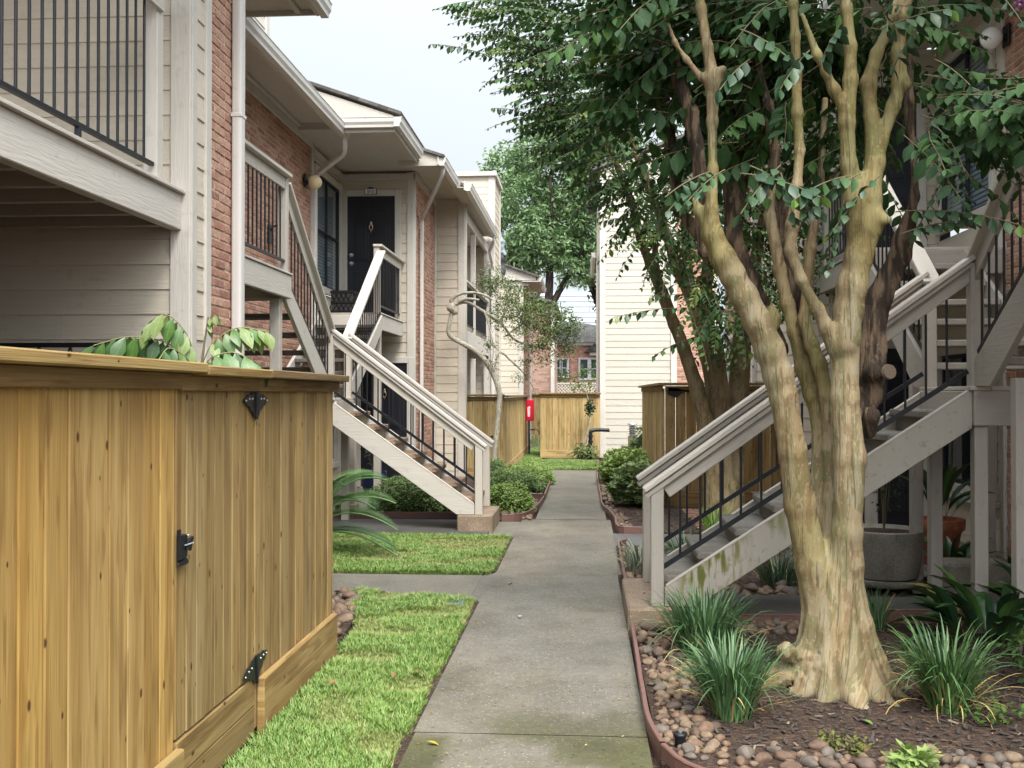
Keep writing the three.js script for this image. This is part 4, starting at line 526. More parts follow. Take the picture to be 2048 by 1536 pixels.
// ---------------- right side
const rightB = thing('apartment_building', 'shaded brick and siding block behind the crape myrtle and its stairs', 'building');
brickwork(rightB, [3.95, 0, -9.98], -HP, 7.0, 0, 5.45, { single: (x, y) => x < 1.1 && (y > 2.2 ? true : y < 1.7 && x < 0.9), most: 298 });
board(rightB, 'corner_board', 0.035, 5.5, 0.10, 3.935, 2.75, -10.03, M.trim);
siding(rightB, [3.95, 0, -11.92], -HP, 1.84, 0, 5.5, { holes: [[0.12, 1.70, 3.32, 5.22], [0.1, 1.72, 0.62, 2.1]] });
windowAt(rightB, [3.935, 4.32, -11.0], -HP, 1.42, 1.72, { cols: 2, blind: true, trim: 0.09, tilt: -0.3 });
windowAt(rightB, [3.935, 1.36, -11.0], -HP, 1.44, 1.36, { cols: 1, trim: 0.09 }); part(rightB, 'sill', box(0.12, 0.05, 1.75, 3.88, 0.56, -11.0, 0.005, 'z'), M.trim);
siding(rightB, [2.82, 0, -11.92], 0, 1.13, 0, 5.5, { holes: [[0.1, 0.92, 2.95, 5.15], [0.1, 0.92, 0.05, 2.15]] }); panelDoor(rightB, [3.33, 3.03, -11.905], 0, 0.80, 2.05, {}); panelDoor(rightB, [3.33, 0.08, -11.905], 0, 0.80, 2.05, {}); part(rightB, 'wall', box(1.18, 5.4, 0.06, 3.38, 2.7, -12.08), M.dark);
board(rightB, 'corner_board', 0.12, 5.5, 0.04, 2.84, 2.75, -11.905, M.trim);
siding(rightB, [2.78, 0, -17.2], -HP, 5.25, 0, 5.5, {}); board(rightB, 'corner_board', 0.035, 5.5, 0.13, 2.765, 2.75, -17.25, M.trim); downspout(rightB, [[2.72, 5.4, -16.9], [2.72, 0.1, -16.9]], 0.06, 0.085);
brickwork(rightB, [2.78, 0, -20.6], -HP, 3.3, 0, 5.5, { holes: [[0.4, 1.2, 1.0, 2.7], [1.7, 2.5, 1.0, 2.7], [0.4, 1.2, 3.6, 5.0]] }); for (const [z, y, h] of [[-19.8, 1.85, 1.6], [-18.5, 1.85, 1.6], [-19.8, 4.3, 1.3]]) windowAt(rightB, [2.77, y, z], -HP, 0.7, h, { sash: M.trim, trim: 0.07, blind: true });
part(rightB, 'soffit', box(0.62, 0.02, 7.2, 3.64, 5.56, -6.2, 0.003, 'z'), M.soffit); part(rightB, 'fascia', box(0.03, 0.19, 7.2, 3.335, 5.5, -6.2, 0.004, 'z'), M.trim2); gutter(rightB, [3.32, 5.42, -2.6], [3.32, 5.42, -9.6]); part(rightB, 'frieze_board', box(0.03, 0.16, 7.2, 3.925, 5.46, -6.3, 0.004, 'z'), M.trim2);
part(rightB, 'soffit', box(1.42, 0.02, 2.8, 3.25, 5.52, -10.5, 0.003, 'z', 2), M.soffit); part(rightB, 'fascia', box(0.03, 0.2, 2.8, 2.54, 5.55, -10.5, 0.004, 'z'), M.trim2); part(rightB, 'fascia', box(0.8, 0.2, 0.03, 2.95, 5.55, -9.1, 0.004, 'x'), M.trim2); gutter(rightB, [2.53, 5.48, -9.1], [2.53, 5.48, -11.9]);
part(rightB, 'roof', cbox(3.2, 0.06, 12, 0.006, 'x'), M.shingle, [4.6, 6.15, -7.5], [0, 0, 0.36]); part(rightB, 'roof', cbox(2.6, 0.06, 9.5, 0.006, 'x'), M.shingle, [3.5, 6.0, -16.2], [0, 0, 0.33]);
// cream siding gable wall closing the view
const gable = thing('apartment_building', 'tall cream siding wall with white corner board behind the right fence', 'building');
const cream = [paint(0.56, 0.525, 0.455), paint(0.54, 0.51, 0.44), paint(0.58, 0.54, 0.465)];
siding(gable, [0.54, 0, -26.5], 0, 1.66, 0, 7.3, { mats: cream }); board(gable, 'corner_board', 0.14, 7.3, 0.05, 0.475, 3.65, -26.48, M.trim); board(gable, 'corner_board', 0.06, 7.3, 0.14, 0.43, 3.65, -26.6, M.trim2); board(gable, 'corner_board', 0.15, 7.3, 0.05, 2.275, 3.65, -26.48, M.trim);
brickwork(gable, [2.35, 0, -26.5], 0, 0.9, 0, 6.5, {}); part(gable, 'wall', box(0.08, 7.3, 6, 0.44, 3.65, -29.7), M.siding[0]); part(gable, 'wall', box(3, 7.3, 0.1, 1.9, 3.65, -26.72), M.siding[0]); downspout(gable, [[0.36, 5.3, -27.6], [0.36, 0.1, -27.6]], 0.07, 0.1); gutter(gable, [0.30, 5.2, -27.2], [0.30, 5.2, -32]); part(gable, 'roof', cbox(4.6, 0.08, 6.4, 0.006, 'x'), M.shingle, [2.3, 8.1, -29.6], [0, 0, 0.34]); part(gable, 'gable', poly([[0.35, 7.3], [4, 7.3], [4, 8.6]], 0.06), cream[0], [0, 0, -26.5]);
// ---------------- houses and tower far behind
function brickHouse(name, label, x0, x1, y1, z, depth, tint) {
  const t = thing(name, label, 'house'), m = STD({ color: lin(...tint), map: rep(farBrickMap, 1.65, 1.63), roughness: 0.9 }); part(t, 'wall', box(x1 - x0, y1, depth, (x0 + x1) / 2, y1 / 2, z - depth / 2, 0.01, 'y'), m); return t;
}
{
  const t = brickHouse('brick_house', 'brown brick house end behind the farther left fence', -3.6, -1.18, 5.0, -38, 8, [0.50, 0.50, 0.46]); board(t, 'corner_board', 0.14, 5, 0.1, -1.15, 2.5, -37.98, M.trim); part(t, 'roof', cbox(3.4, 0.1, 9, 0.01, 'x'), M.shingle, [-2.6, 5.4, -42], [0, 0, -0.3]);
  const h = brickHouse('brick_house', 'pink brick house with white sash windows and grey hip roof', -3.2, 7, 4.25, -55, 9, [0.98, 0.82, 0.77]); const wz = -54.99, farWhite = STD({ color: lin(0.85, 0.85, 0.84), roughness: 0.6 });
  for (const [x, y, w, hh] of [[-0.0, 2.95, 0.44, 1.05], [0.57, 2.95, 0.44, 1.05], [-1.02, 3.0, 0.3, 0.9], [-1.42, 3.0, 0.34, 0.9]]) windowAt(h, [x, y, wz + 0.06], 0, w, hh, { frame: farWhite, sash: farWhite, trim: 0.07, dark: true });
  board(h, 'fascia', 10.6, 0.2, 0.2, 1.9, 4.28, -54.8, M.trim, 'x'); board(h, 'beam', 4, 0.16, 0.5, 2.3, 3.72, -54.7, M.trim, 'x');
  const q = new THREE.BufferGeometry(), A = [-3.6, 4.35, -54.6], B = [7.4, 4.35, -54.6], C = [7.4, 4.35, -64.4], D = [-3.6, 4.35, -64.4], E = [-2.4, 5.62, -58.6], F = [-0.05, 5.62, -58.6]; const tri = [A, F, E, A, B, F, B, C, F, C, D, F, D, E, F, D, A, E].flat(); q.setAttribute('position', new THREE.Float32BufferAttribute(tri, 3)); q.computeVertexNormals(); metricUV(q); part(h, 'roof', q, M.shingle); part(h, 'porch_roof', poly([[0.0, 3.8], [4.4, 3.8], [4.4, 4.25], [0.5, 4.25]], 0.6, 0), M.shingle, [0, 0, -54.7], [0, 0, 0]);
  const tw = thing('office_tower', 'distant pale office tower with blue window bands behind the oaks', 'tower'), W = 46, tz = -600; part(tw, 'core', box(W, 62, 20, -9, 31, tz - 11, 0.1), STD({ color: lin(0.34, 0.42, 0.52), roughness: 0.3 })); for (let i = 0; i < 20; i++) part(tw, 'floor_band', cbox(W + 0.4, 1.9, 20.6, 0.1), STD({ color: lin(0.80, 0.82, 0.85), roughness: 0.6 }), [-9, 1.5 + i * 3.05, tz - 11]);  // distance haze is put into the light tower colours
}
// ================================================================ STAIRS AND LANDINGS
reseed(41);
// One flight up from the path to a half landing, then one flight each way along the wall. s = -1 rises to the left, +1 to the right.
function stairs(name, label, s, o) {
  const t = thing(name, label, 'staircase'), { x0, xe, zn, zf, y0, ym, yu, n, rail, str, tread, riser, edge } = o, X = (d) => x0 + s * d, run = Math.abs(xe - x0), dx = run / n, dy = (ym - y0 - 0.045) / (n + 1), slope = dy / dx, zm = (zn + zf) / 2, W = zn - zf;
  // stringers with plumb and level cuts
  for (const z of [zn, zf + 0.0]) { const pts = [[0.03, y0 + 0.003], [0.03, y0 + o.so], [run + 0.02, ym - o.st], [run + 0.02, ym - o.st - 0.26], [0.24, y0 + 0.003]].map(([d, y]) => [X(d), y]); if (s < 0) pts.reverse(); const m = part(t, 'stringer', o.moss && z === zn ? poly(pts, 0.045, 0.004) : poly(pts, 0.045, 0.004), z === zn ? o.mossMat || str : str, [0, 0, z]); part(t, 'stringer_cap', cbox(Math.hypot(run, slope * run) + 0.0, 0.012, 0.052, 0.003, 'x', 2), edge, [X(0.03 + (run - 0.01) / 2), (y0 + o.so + ym - o.st) / 2 + 0.005, z], [0, 0, s * Math.atan2(ym - o.st - y0 - o.so, run - 0.01)]); }
  for (let i = 0; i < n; i++) { const y = y0 + 0.045 + dy * (i + 1), d = 0.02 + dx * i; part(t, 'tread', cbox(dx + 0.045, 0.055, W - 0.05, 0.01, 'x', i % 4), tread, [X(d + dx / 2), y - 0.0275, zm]); part(t, 'riser', cbox(0.03, dy - 0.056, W - 0.06, 0.003, 'x', i % 4), riser, [X(d + 0.045), y - 0.055 - (dy - 0.056) / 2, zm]); }
  // posts and sloping rails of the first flight
  const h = 0.86, pw = 0.088, railSlope = (o.rt - (y0 + h)) / run;
  for (const z of [zn, zf]) {
    part(t, 'post', cbox(pw, h - 0.04, pw, 0.006, 'y', z === zn ? 2 : 5), rail, [X(-0.02), y0 + (h - 0.04) / 2, z]);
    const yt = (d) => y0 + h + railSlope * d; bar(t, 'handrail', [X(-0.11), yt(-0.09), z], [X(run + 0.03), yt(run + 0.03), z], 0.135, 0.036, o.cap || rail, 0.006, 3);
    const off = z === zn ? 0.03 : -0.03; bar(t, 'rail_board', [X(0.03), yt(0.03) - 0.085, z], [X(run + 0.02), yt(run + 0.02) - 0.085, z], 0.034, 0.125, rail, 0.004, 4);
    bar(t, 'rail_trim', [X(-0.10), yt(-0.10) - 0.037, z], [X(run + 0.02), yt(run + 0.02) - 0.037, z], 0.10, 0.034, o.rail2 || rail, 0.004, 5);
    const yb = (d) => y0 + o.so + (ym - o.st - y0 - o.so) / run * d + 0.125; bar(t, 'bottom_rail', [X(0.02), yb(0.02), z], [X(run), yb(run), z], 0.012, 0.034, M.black, 0.002);
    const nb = o.nb; for (let i = 1; i < nb; i++) { const d = run * i / nb; rod(t, 'baluster', [X(d), yb(d) + 0.0, z], [X(d), yt(d) - 0.13, z], 0.0085, M.black, 7); }
  }
  // half landing
  const xm = X(run + 0.02), xw = X(run + 1.02), lz0 = zf - 0.04, lz1 = zn + 0.04, xc = (xm + xw) / 2;
  for (let i = 0; i < 7; i++) part(t, 'plank', cbox(0.136, 0.028, lz1 - lz0 + 0.05, 0.004, 'z', i % 5), o.deck || rail, [xm + s * (0.04 + i * 0.14), ym - 0.012, (lz0 + lz1) / 2]);
  part(t, 'landing_beam', cbox(Math.abs(xw - xm), 0.235, 0.045, 0.005, 'x', 2), rail, [xc, ym - 0.145, lz1 + 0.0]); part(t, 'landing_beam', cbox(Math.abs(xw - xm), 0.235, 0.045, 0.005, 'x', 4), rail, [xc, ym - 0.145, lz0]); part(t, 'landing_beam', cbox(0.045, 0.2, lz1 - lz0 - 0.09, 0.005, 'z', 4), rail, [xm - s * 0.025, ym - 0.13, (lz0 + lz1) / 2]);
  for (const [x, z] of [[xm + s * 0.06, lz1 - 0.06], [xm + s * 0.06, lz0 + 0.06], [xw - s * 0.06, lz1 - 0.06], [xw - s * 0.06, lz0 + 0.06]]) part(t, 'leg', cbox(0.09, ym - 0.262, 0.09, 0.006, 'y', 3), rail, [x, (ym - 0.262) / 2, z]);
  // newels at the turn
  for (const z of [zn, zf]) part(t, 'post', cbox(pw, o.rt - ym + 0.0, pw, 0.006, 'y', 6), rail, [X(run + 0.05), (o.rt + ym) / 2 - 0.02, z]);
  // upper flights: dir +1 comes towards the camera, -1 goes away
  for (const [dir, zs, ze] of [[1, zn, o.zNear], [-1, zf, o.zFar]]) {
    const L = Math.abs(ze - zs), m = o.nu, ru = L / m, du = (yu - ym) / (m + 1), Zp = (d) => zs + dir * d, xo = X(run + 0.05), xi = X(run + 0.98), k = (yu - ym - du) / L;
    for (const x of [xo, xi]) { const pts = [[0.0, ym + 0.0], [0.0, ym + 0.15], [L, yu - 0.02], [L, yu - 0.25], [0.30, ym + 0.0]].map(([d, y]) => [-Zp(d), y]); if (dir > 0) pts.reverse(); const g = poly(pts, 0.042, 0.004); part(t, 'stringer', g, str, [x, 0, 0], [0, HP, 0]); }
    for (let i = 1; i <= m; i++) part(t, 'tread', cbox(Math.abs(xi - xo) - 0.05, 0.05, 0.27, 0.006, 'x', i % 4), o.upTread || tread, [(xo + xi) / 2, ym + du * i - 0.025, Zp(ru * (i - 0.45))]);
    const hr = (d) => o.rt + (yu + 0.93 - o.rt - 0.02) / L * d * 0.80; // rail a little flatter than the flight, as built
    const yt = (d) => o.rt + (yu + o.ru - o.rt) / L * d;
    bar(t, 'handrail', [xo, yt(-0.08), Zp(-0.08)], [xo, yt(L), Zp(L)], 0.135, 0.036, o.cap || rail, 0.006, 2); bar(t, 'rail_board', [xo, yt(0.0) - 0.088, Zp(0.0)], [xo, yt(L) - 0.088, Zp(L)], 0.034, 0.13, rail, 0.004, 5);
    const yb = (d) => ym + 0.15 + (yu - 0.17 - ym) / L * d + 0.05; bar(t, 'bottom_rail', [xo, yb(0.05), Zp(0.05)], [xo, yb(L), Zp(L)], 0.012, 0.034, M.black, 0.002);
    for (let i = 1; i < o.nbu; i++) { const d = L * i / o.nbu; rod(t, 'baluster', [xo, yb(d), Zp(d)], [xo, yt(d) - 0.14, Zp(d)], 0.0085, M.black, 7); }
    part(t, 'leg', cbox(0.09, ym + 0.05, 0.09, 0.006, 'y', 1), rail, [xo + s * 0.07, (ym + 0.05) / 2, Zp(0.55)]);
  }
  return t;
}
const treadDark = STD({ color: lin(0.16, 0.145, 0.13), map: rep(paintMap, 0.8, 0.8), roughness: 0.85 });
const stairL = stairs('timber_staircase', 'pale timber staircase with a black baluster rail rising left from the tan footing', -1, { x0: -1.24, xe: -2.93, zn: -12.0, zf: -12.93, y0: 0.215, ym: 1.57, yu: 2.80, n: 7, rt: 2.36, nb: 13, zNear: -10.12, zFar: -15.05, nu: 6, nbu: 15, ru: 0.92, so: 0.115, st: 0.05, rail: M.rail, rail2: M.trim2, cap: M.trim, str: M.trim2, edge: M.trim, tread: M.tread, riser: M.railDark, deck: M.trim2, upTread: treadDark });
// moss-streaked paint for the right stair by the tree: green algae down the outer stringer
const mossMap = tex(1024, 512, (u, v) => { const x = u * 2.6, y = v * 1.3; const a = fb(u, v, 5, 3, 40, 4), s = fb(u, v, 110, 7, 181, 3); const along = smooth(0.62, 0.72, x) * smooth(1.18, 0.92, x), along2 = smooth(1.0, 1.2, x) * smooth(1.95, 1.5, x) * 0.55; const top = 0.165 + 0.13 + (x - 0.55) * 0.66, below = top - y; const streak = smooth(0.30 + 0.15 * (below > 0.16 ? 1 : 0), 0.62, s + 0.25 * (fb(u, v, 30, 24, 182, 3) - 0.5)); const m = streak * (along * smooth(0.42, 0.05, below) + along2 * smooth(0.30, 0.01, below) * smooth(0.5, 0.62, fb(u, v, 20, 3, 183, 3))); const k = 228 + 26 * (a - 0.5); let c = [k, k * 0.985, k * 0.965]; c = lerp3(c, [132, 140, 62], clamp(m * 1.05)); return lerp3(c, [150, 140, 122], 0.3 * smooth(0.66, 0.8, fb(u, v, 90, 40, 184, 3))); });
M.mossy = STD({ color: lin(0.50, 0.47, 0.42), map: mossMap, bumpMap: rep(grainBump, 0.42, 0.5), bumpScale: 0.0014, roughness: 0.7 });
const stairR = stairs('timber_staircase', 'mossy timber staircase with shade put into its grey paint, rising right behind the crape myrtle', 1, { x0: 0.52, xe: 2.58, zn: -7.17, zf: -8.1, y0: 0.165, ym: 1.67, yu: 3.0, n: 8, rt: 2.52, nb: 15, zNear: -5.35, zFar: -9.95, nu: 6, nbu: 15, ru: 0.93, so: 0.13, st: 0.02, rail: M.railDark, rail2: M.railDark2, cap: M.rail, str: M.railDark, edge: M.rail, tread: M.treadGrey, riser: M.treadGrey, deck: M.rail, upTread: M.railDark2, moss: true, mossMat: M.mossy });
{ // the mossy stringer carries the stain map once, laid along it in plain x and y
  const m = stairR.children[0], p = m.geometry.attributes.position, uv = m.geometry.attributes.uv; for (let i = 0; i < p.count; i++) uv.setXY(i, p.getX(i) / 2.6, p.getY(i) / 1.3);
}
function landing(name, label, o) { // upper deck with a timber and iron railing on its outer side
  const { s, xo, xi, z0, z1, y } = o, t = thing(name, label, 'landing'), L = z1 - z0, zc = (z0 + z1) / 2, xc = (xo + xi) / 2, w = Math.abs(xi - xo);
  const np = Math.round(L / 0.14); for (let i = 0; i < np; i++) part(t, 'plank', cbox(w, 0.028, L / np - 0.006, 0.004, 'x', i % 5), o.deck, [xc, y - 0.014, z0 + (i + 0.5) * L / np]);
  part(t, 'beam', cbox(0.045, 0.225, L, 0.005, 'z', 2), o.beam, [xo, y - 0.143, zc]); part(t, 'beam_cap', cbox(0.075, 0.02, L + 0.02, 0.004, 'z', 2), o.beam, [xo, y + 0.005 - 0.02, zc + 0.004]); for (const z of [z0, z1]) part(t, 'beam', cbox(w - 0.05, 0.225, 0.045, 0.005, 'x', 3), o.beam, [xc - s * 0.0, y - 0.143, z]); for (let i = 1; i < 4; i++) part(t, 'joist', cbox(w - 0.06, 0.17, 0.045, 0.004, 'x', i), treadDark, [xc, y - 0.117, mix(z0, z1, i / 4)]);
  const h = o.h; for (const [x, z] of o.posts) part(t, 'post', cbox(0.088, h, 0.088, 0.006, 'y', 3), o.rail, [x, y + h / 2, z]); for (const [x, z] of o.legs) part(t, 'leg', cbox(0.10, y - 0.26, 0.10, 0.006, 'y', 5), o.rail, [x, (y - 0.26) / 2, z]);
  part(t, 'handrail', cbox(0.14, 0.036, o.r1 - o.r0 + 0.14, 0.006, 'z', 3), o.cap, [xo + s * 0.03, y + h + 0.018, (o.r0 + o.r1) / 2]); part(t, 'rail_board', cbox(0.034, 0.12, o.r1 - o.r0, 0.004, 'z', 4), o.rail, [xo + s * 0.03, y + h - 0.062, (o.r0 + o.r1) / 2]); ironRail(t, [xo + s * 0.03, y, o.r0], [xo + s * 0.03, y, o.r1], h, o.nb); return t;
}
landing('upper_landing', 'raised landing with white beam and black balusters before the near brick wall', { s: -1, xo: -2.92, xi: -4.0, z0: -10.1, z1: -7.62, y: 2.82, h: 0.94, beam: M.trim, deck: M.railDark, rail: M.rail, cap: M.trim2, posts: [[-2.97, -10.05]], legs: [[-3.02, -9.98], [-3.02, -8.0]], r0: -10.0, r1: -7.6, nb: 20 });
landing('upper_landing', 'raised landing with white beam and black balusters at the D-2 door', { s: -1, xo: -3.0, xi: -4.0, z0: -16.9, z1: -15.05, y: 2.82, h: 0.97, beam: M.trim, deck: M.railDark, rail: M.rail, cap: M.trim2, posts: [[-3.05, -15.1], [-3.05, -16.86]], legs: [[-3.05, -15.15], [-3.42, -15.15]], r0: -16.9, r1: -15.1, nb: 15 });
landing('upper_landing', 'grey landing below the shaded upper window on the right block', { s: 1, xo: 2.66, xi: 3.92, z0: -11.8, z1: -9.95, y: 3.0, h: 0.97, beam: M.railDark, deck: M.rail, rail: M.railDark, cap: M.rail, posts: [[2.7, -10.0], [2.7, -11.7]], legs: [[2.72, -10.05], [3.8, -10.05]], r0: -11.8, r1: -10.0, nb: 15 });
landing('upper_landing', 'grey landing at the top of the flight nearest the right picture edge', { s: 1, xo: 2.66, xi: 3.92, z0: -5.3, z1: -3.4, y: 3.0, h: 0.97, beam: M.railDark, deck: M.rail, rail: M.railDark, cap: M.rail, posts: [[2.7, -5.35]], legs: [[2.72, -5.4], [3.8, -5.4]], r0: -5.3, r1: -3.5, nb: 15 });
single('support_post', cbox(0.095, 2.3, 0.095, 0.006, 'y', 2), M.railDark, 'tall grey timber post at the right picture edge beside the landing beam', 'post', [3.0, 1.15, -7.12]);
// ================================================================ FENCES
function pickets(parent, w, y0, y1, o = {}) { // local x along the fence, z outwards
  const pw = o.pw || 0.138, mats = o.mats, n = Math.round(w / pw), b = w / n; for (let i = 0; i < n; i++) part(parent, 'picket', cbox(b - (o.gap ?? 0.006), y1 - y0, 0.018, 0.004, 'y', 1 + (i * 5 + (o.k || 0)) % 17), mats[Math.floor(hash(i, o.k || 0, 77) * mats.length * 0.999)], [(i + 0.5) * b, (y0 + y1) / 2, (o.lap && i % 2 ? 0.010 : 0) + R(-0.003, 0.003)], [0, R(-0.02, 0.02), R(-0.002, 0.002)]);
}
const zig = (p) => p; // outline of an ornamental hinge leaf
function hinge(parent, x, y, z, sc = 1, turn = 0) { const g = group(parent, 'hinge', [x, y, z], [0, 0, turn]); const leaf = [[0.006, 0.045], [0.03, 0.042], [0.045, 0.03], [0.07, 0.034], [0.082, 0.022], [0.098, 0.018], [0.112, 0.004], [0.106, -0.008], [0.092, -0.006], [0.083, -0.02], [0.066, -0.022], [0.052, -0.04], [0.036, -0.046], [0.022, -0.072], [0.006, -0.082]].map(([a, b]) => [a * sc, b * sc]); for (const s of [-1, 1]) part(g, 'hinge_leaf', poly((s > 0 ? leaf : leaf.map(([a, b]) => [-a, b]).reverse()), 0.006, 0.0015), M.black).scale.x = 1.65; part(g, 'hinge_pin', new THREE.CylinderGeometry(0.0075 * sc, 0.0075 * sc, 0.135 * sc, 10), M.black, [0, -0.018 * sc, 0.004]); for (const s of [-1, 1]) for (const a of [0.04, 0.066, 0.095]) part(g, 'screw', new THREE.SphereGeometry(0.0055 * sc, 8, 6), M.steel, [s * a * sc * 1.65, (a > 0.08 ? 0.004 : 0.012) * sc, 0.004]); return g; }
const FX = -1.57, near = thing('wooden_fence', 'golden board fence with flat cap and kickboard at the left picture edge', 'fence', [FX, 0, 0], HP);
{ // local x = distance from the camera along the fence
  const seg = (a, b, k, m) => { const g = group(near, 'fence_panel', [a, 0, 0]); pickets(g, b - a, 0.03, 1.66, { mats: m, k }); }; seg(1.4, 3.865, 3, M.fence); seg(4.83, 6.36, 9, M.gate);
  const cap = (a, b, m, y, k) => { part(near, 'cap_board', cbox(b - a, 0.04, 0.135, 0.005, 'x', k), m, [(a + b) / 2, y, 0.028]); part(near, 'trim_board', cbox(b - a, 0.062, 0.022, 0.004, 'x', k + 2), M.cap[1], [(a + b) / 2, y - 0.052, 0.022]); }; cap(1.4, 3.98, M.cap[0], 1.722, 1); cap(4.835, 6.44, M.cap[2], 1.716, 5);
  part(near, 'kickboard', cbox(2.47, 0.285, 0.038, 0.005, 'x', 2), M.cap[0], [2.633, 0.125, 0.03]); part(near, 'kickboard', cbox(1.47, 0.285, 0.038, 0.005, 'x', 6), M.gate[2], [5.59, 0.122, 0.03]);
  part(near, 'post', cbox(0.09, 1.66, 0.09, 0.005, 'y', 3), M.gate[1], [6.28, 0.83, -0.06]); part(near, 'post', cbox(0.09, 1.66, 0.09, 0.005, 'y', 5), M.gate[1], [4.88, 0.83, -0.06]); part(near, 'post', cbox(0.09, 1.66, 0.09, 0.005, 'y', 7), M.gate[1], [3.8, 0.83, -0.06]); for (const y of [0.35, 0.95, 1.5]) { part(near, 'fence_rail', cbox(1.5, 0.09, 0.04, 0.004, 'x', 3), M.gate[1], [5.6, y, -0.03]); part(near, 'fence_rail', cbox(2.4, 0.09, 0.04, 0.004, 'x', 4), M.gate[1], [2.6, y, -0.03]); }
  const gt = thing('fence_gate', 'weathered board gate in the near golden fence with black latch', 'gate', [FX, 0, 0], HP); const g = group(gt, 'gate_panel', [3.878, 0, 0]); pickets(g, 0.945, 0.29, 1.66, { mats: M.gate, k: 21, pw: 0.105 }); part(gt, 'cap_board', cbox(0.84, 0.04, 0.135, 0.005, 'x', 7), M.cap[0], [4.405, 1.714, 0.03]); part(gt, 'trim_board', cbox(0.94, 0.062, 0.022, 0.004, 'x', 3), M.cap[1], [4.35, 1.664, 0.023]);
  part(gt, 'kickboard', cbox(0.94, 0.135, 0.02, 0.004, 'x', 4), M.gate[0], [4.35, 0.215, 0.004]); part(gt, 'kickboard', cbox(0.94, 0.135, 0.02, 0.004, 'x', 8), M.gate[1], [4.35, 0.076, 0.003]); for (const y of [0.4, 1.5]) part(gt, 'gate_rail', cbox(0.9, 0.09, 0.04, 0.004, 'x', 3), M.gate[1], [4.35, y, -0.032]);
  hinge(gt, 4.815, 1.585, 0.018, 1.0); hinge(gt, 4.812, 0.335, 0.020, 1.0, 0.12);
  const l = group(gt, 'latch', [3.885, 1.035, 0.012]); l.scale.set(0.95, 0.52, 0.8); part(l, 'latch_case', poly([[-0.018, -0.10], [0.04, -0.10], [0.056, -0.085], [0.058, 0.06], [0.046, 0.08], [-0.018, 0.083]], 0.022, 0.004), M.black, [0, 0, 0.012]); part(l, 'latch_strike', poly([[0.03, -0.03], [0.068, -0.052], [0.08, -0.02], [0.085, 0.018], [0.10, 0.036], [0.088, 0.055], [0.06, 0.05], [0.04, 0.03]], 0.014, 0.003), M.black, [0, 0, 0.03]); part(l, 'latch_bar', box(0.03, 0.05, 0.008, -0.012, 0.1, 0.012, 0.002), M.black); part(l, 'latch_tail', poly([[-0.03, -0.145], [0.06, -0.152], [0.085, -0.14], [0.078, -0.12], [0.055, -0.095], [-0.024, -0.115]], 0.012, 0.003), M.black, [0, 0, 0.012]); rod(l, 'latch_pin', [0.018, 0.0, 0.024], [0.06, 0.012, 0.05], 0.006, M.steel); part(l, 'screw', new THREE.SphereGeometry(0.009, 10, 8), M.steel, [0.068, 0.066, 0.02]);
}
function fenceRun(t, pos, turn, w, h, o = {}) {
  const g = group(t, 'fence_panel', pos, [0, turn, 0]); pickets(g, w, o.y0 ?? 0.2, h - 0.06, { mats: o.mats || M.fenceFar, k: o.k || 0, pw: o.pw || 0.145, lap: o.lap, gap: o.gap }); const cap = (n, a, b, c, y, z, m, k) => part(t, n, cbox(a, b, c, 0.005, 'x', k), m, V(w / 2, y, z).applyAxisAngle(V(0, 1, 0), turn).add(V(...pos)).toArray(), [0, turn, 0]);
  cap('cap_board', w + 0.05, 0.04, 0.14, h - 0.005, 0.02, M.cap[1], 3); cap('trim_board', w, 0.075, 0.02, h - 0.07, 0.02, M.cap[1], 5); if (o.kick !== 0) cap('kickboard', w, 0.21, 0.034, 0.105, 0.012, M.fenceFar[2], 6);
  return g;
}
const f2 = thing('wooden_fence', 'board fence enclosure with strap hinges behind the left stairs', 'fence'); fenceRun(f2, [-2.42, 0, -20.0], 0, 0.86, 1.60, { k: 31, pw: 0.142 }); fenceRun(f2, [-1.555, 0, -20.0], HP, 8.0, 1.58, { k: 33, lap: true }); part(f2, 'post', cbox(0.1, 1.6, 0.1, 0.005, 'y', 3), M.fenceFar[1], [-1.6, 0.8, -20.05]);
{ const g = group(f2, 'strap_hinge', [-2.37, 1.5, -19.985]); part(g, 'hinge_leaf', poly([[0, 0.03], [0.1, 0.028], [0.24, 0.012], [0.30, 0.018], [0.30, -0.004], [0.24, -0.002], [0.1, -0.028], [0.06, -0.05], [0, -0.06]], 0.008, 0.002), M.black); const l = group(f2, 'latch', [-1.70, 0.78, -19.98]); part(l, 'latch_case', box(0.06, 0.14, 0.03, 0.02, 0, 0), M.black); part(l, 'latch_bar', box(0.14, 0.03, 0.03, -0.03, 0.02, 0.01), M.black); for (const [x, y] of [[-1.675, 0.3]]) part(f2, 'gate_gap', box(0.014, 1.2, 0.02, x, 0.75, -19.985), M.dark); }
const f3 = thing('wooden_fence', 'straight honey board fence across the end of the walk', 'fence'); fenceRun(f3, [-1.10, 0, -26.05], 0, 1.50, 1.64, { k: 41, pw: 0.148 });
fenceRun(f3, [-1.10, 0, -26.05], HP, 2.2, 1.62, { k: 42 });
const f4 = thing('wooden_fence', 'farther board fence seen through the gap behind the red sign box', 'fence'); fenceRun(f4, [-2.6, 0, -36.2], 0, 1.3, 1.62, { k: 43 }); fenceRun(f4, [-1.3, 0, -34.0], HP, 2.2, 1.62, { k: 44 }); fenceRun(f4, [-1.25, 0, -33.8], 0, 3, 1.62, { k: 45 });
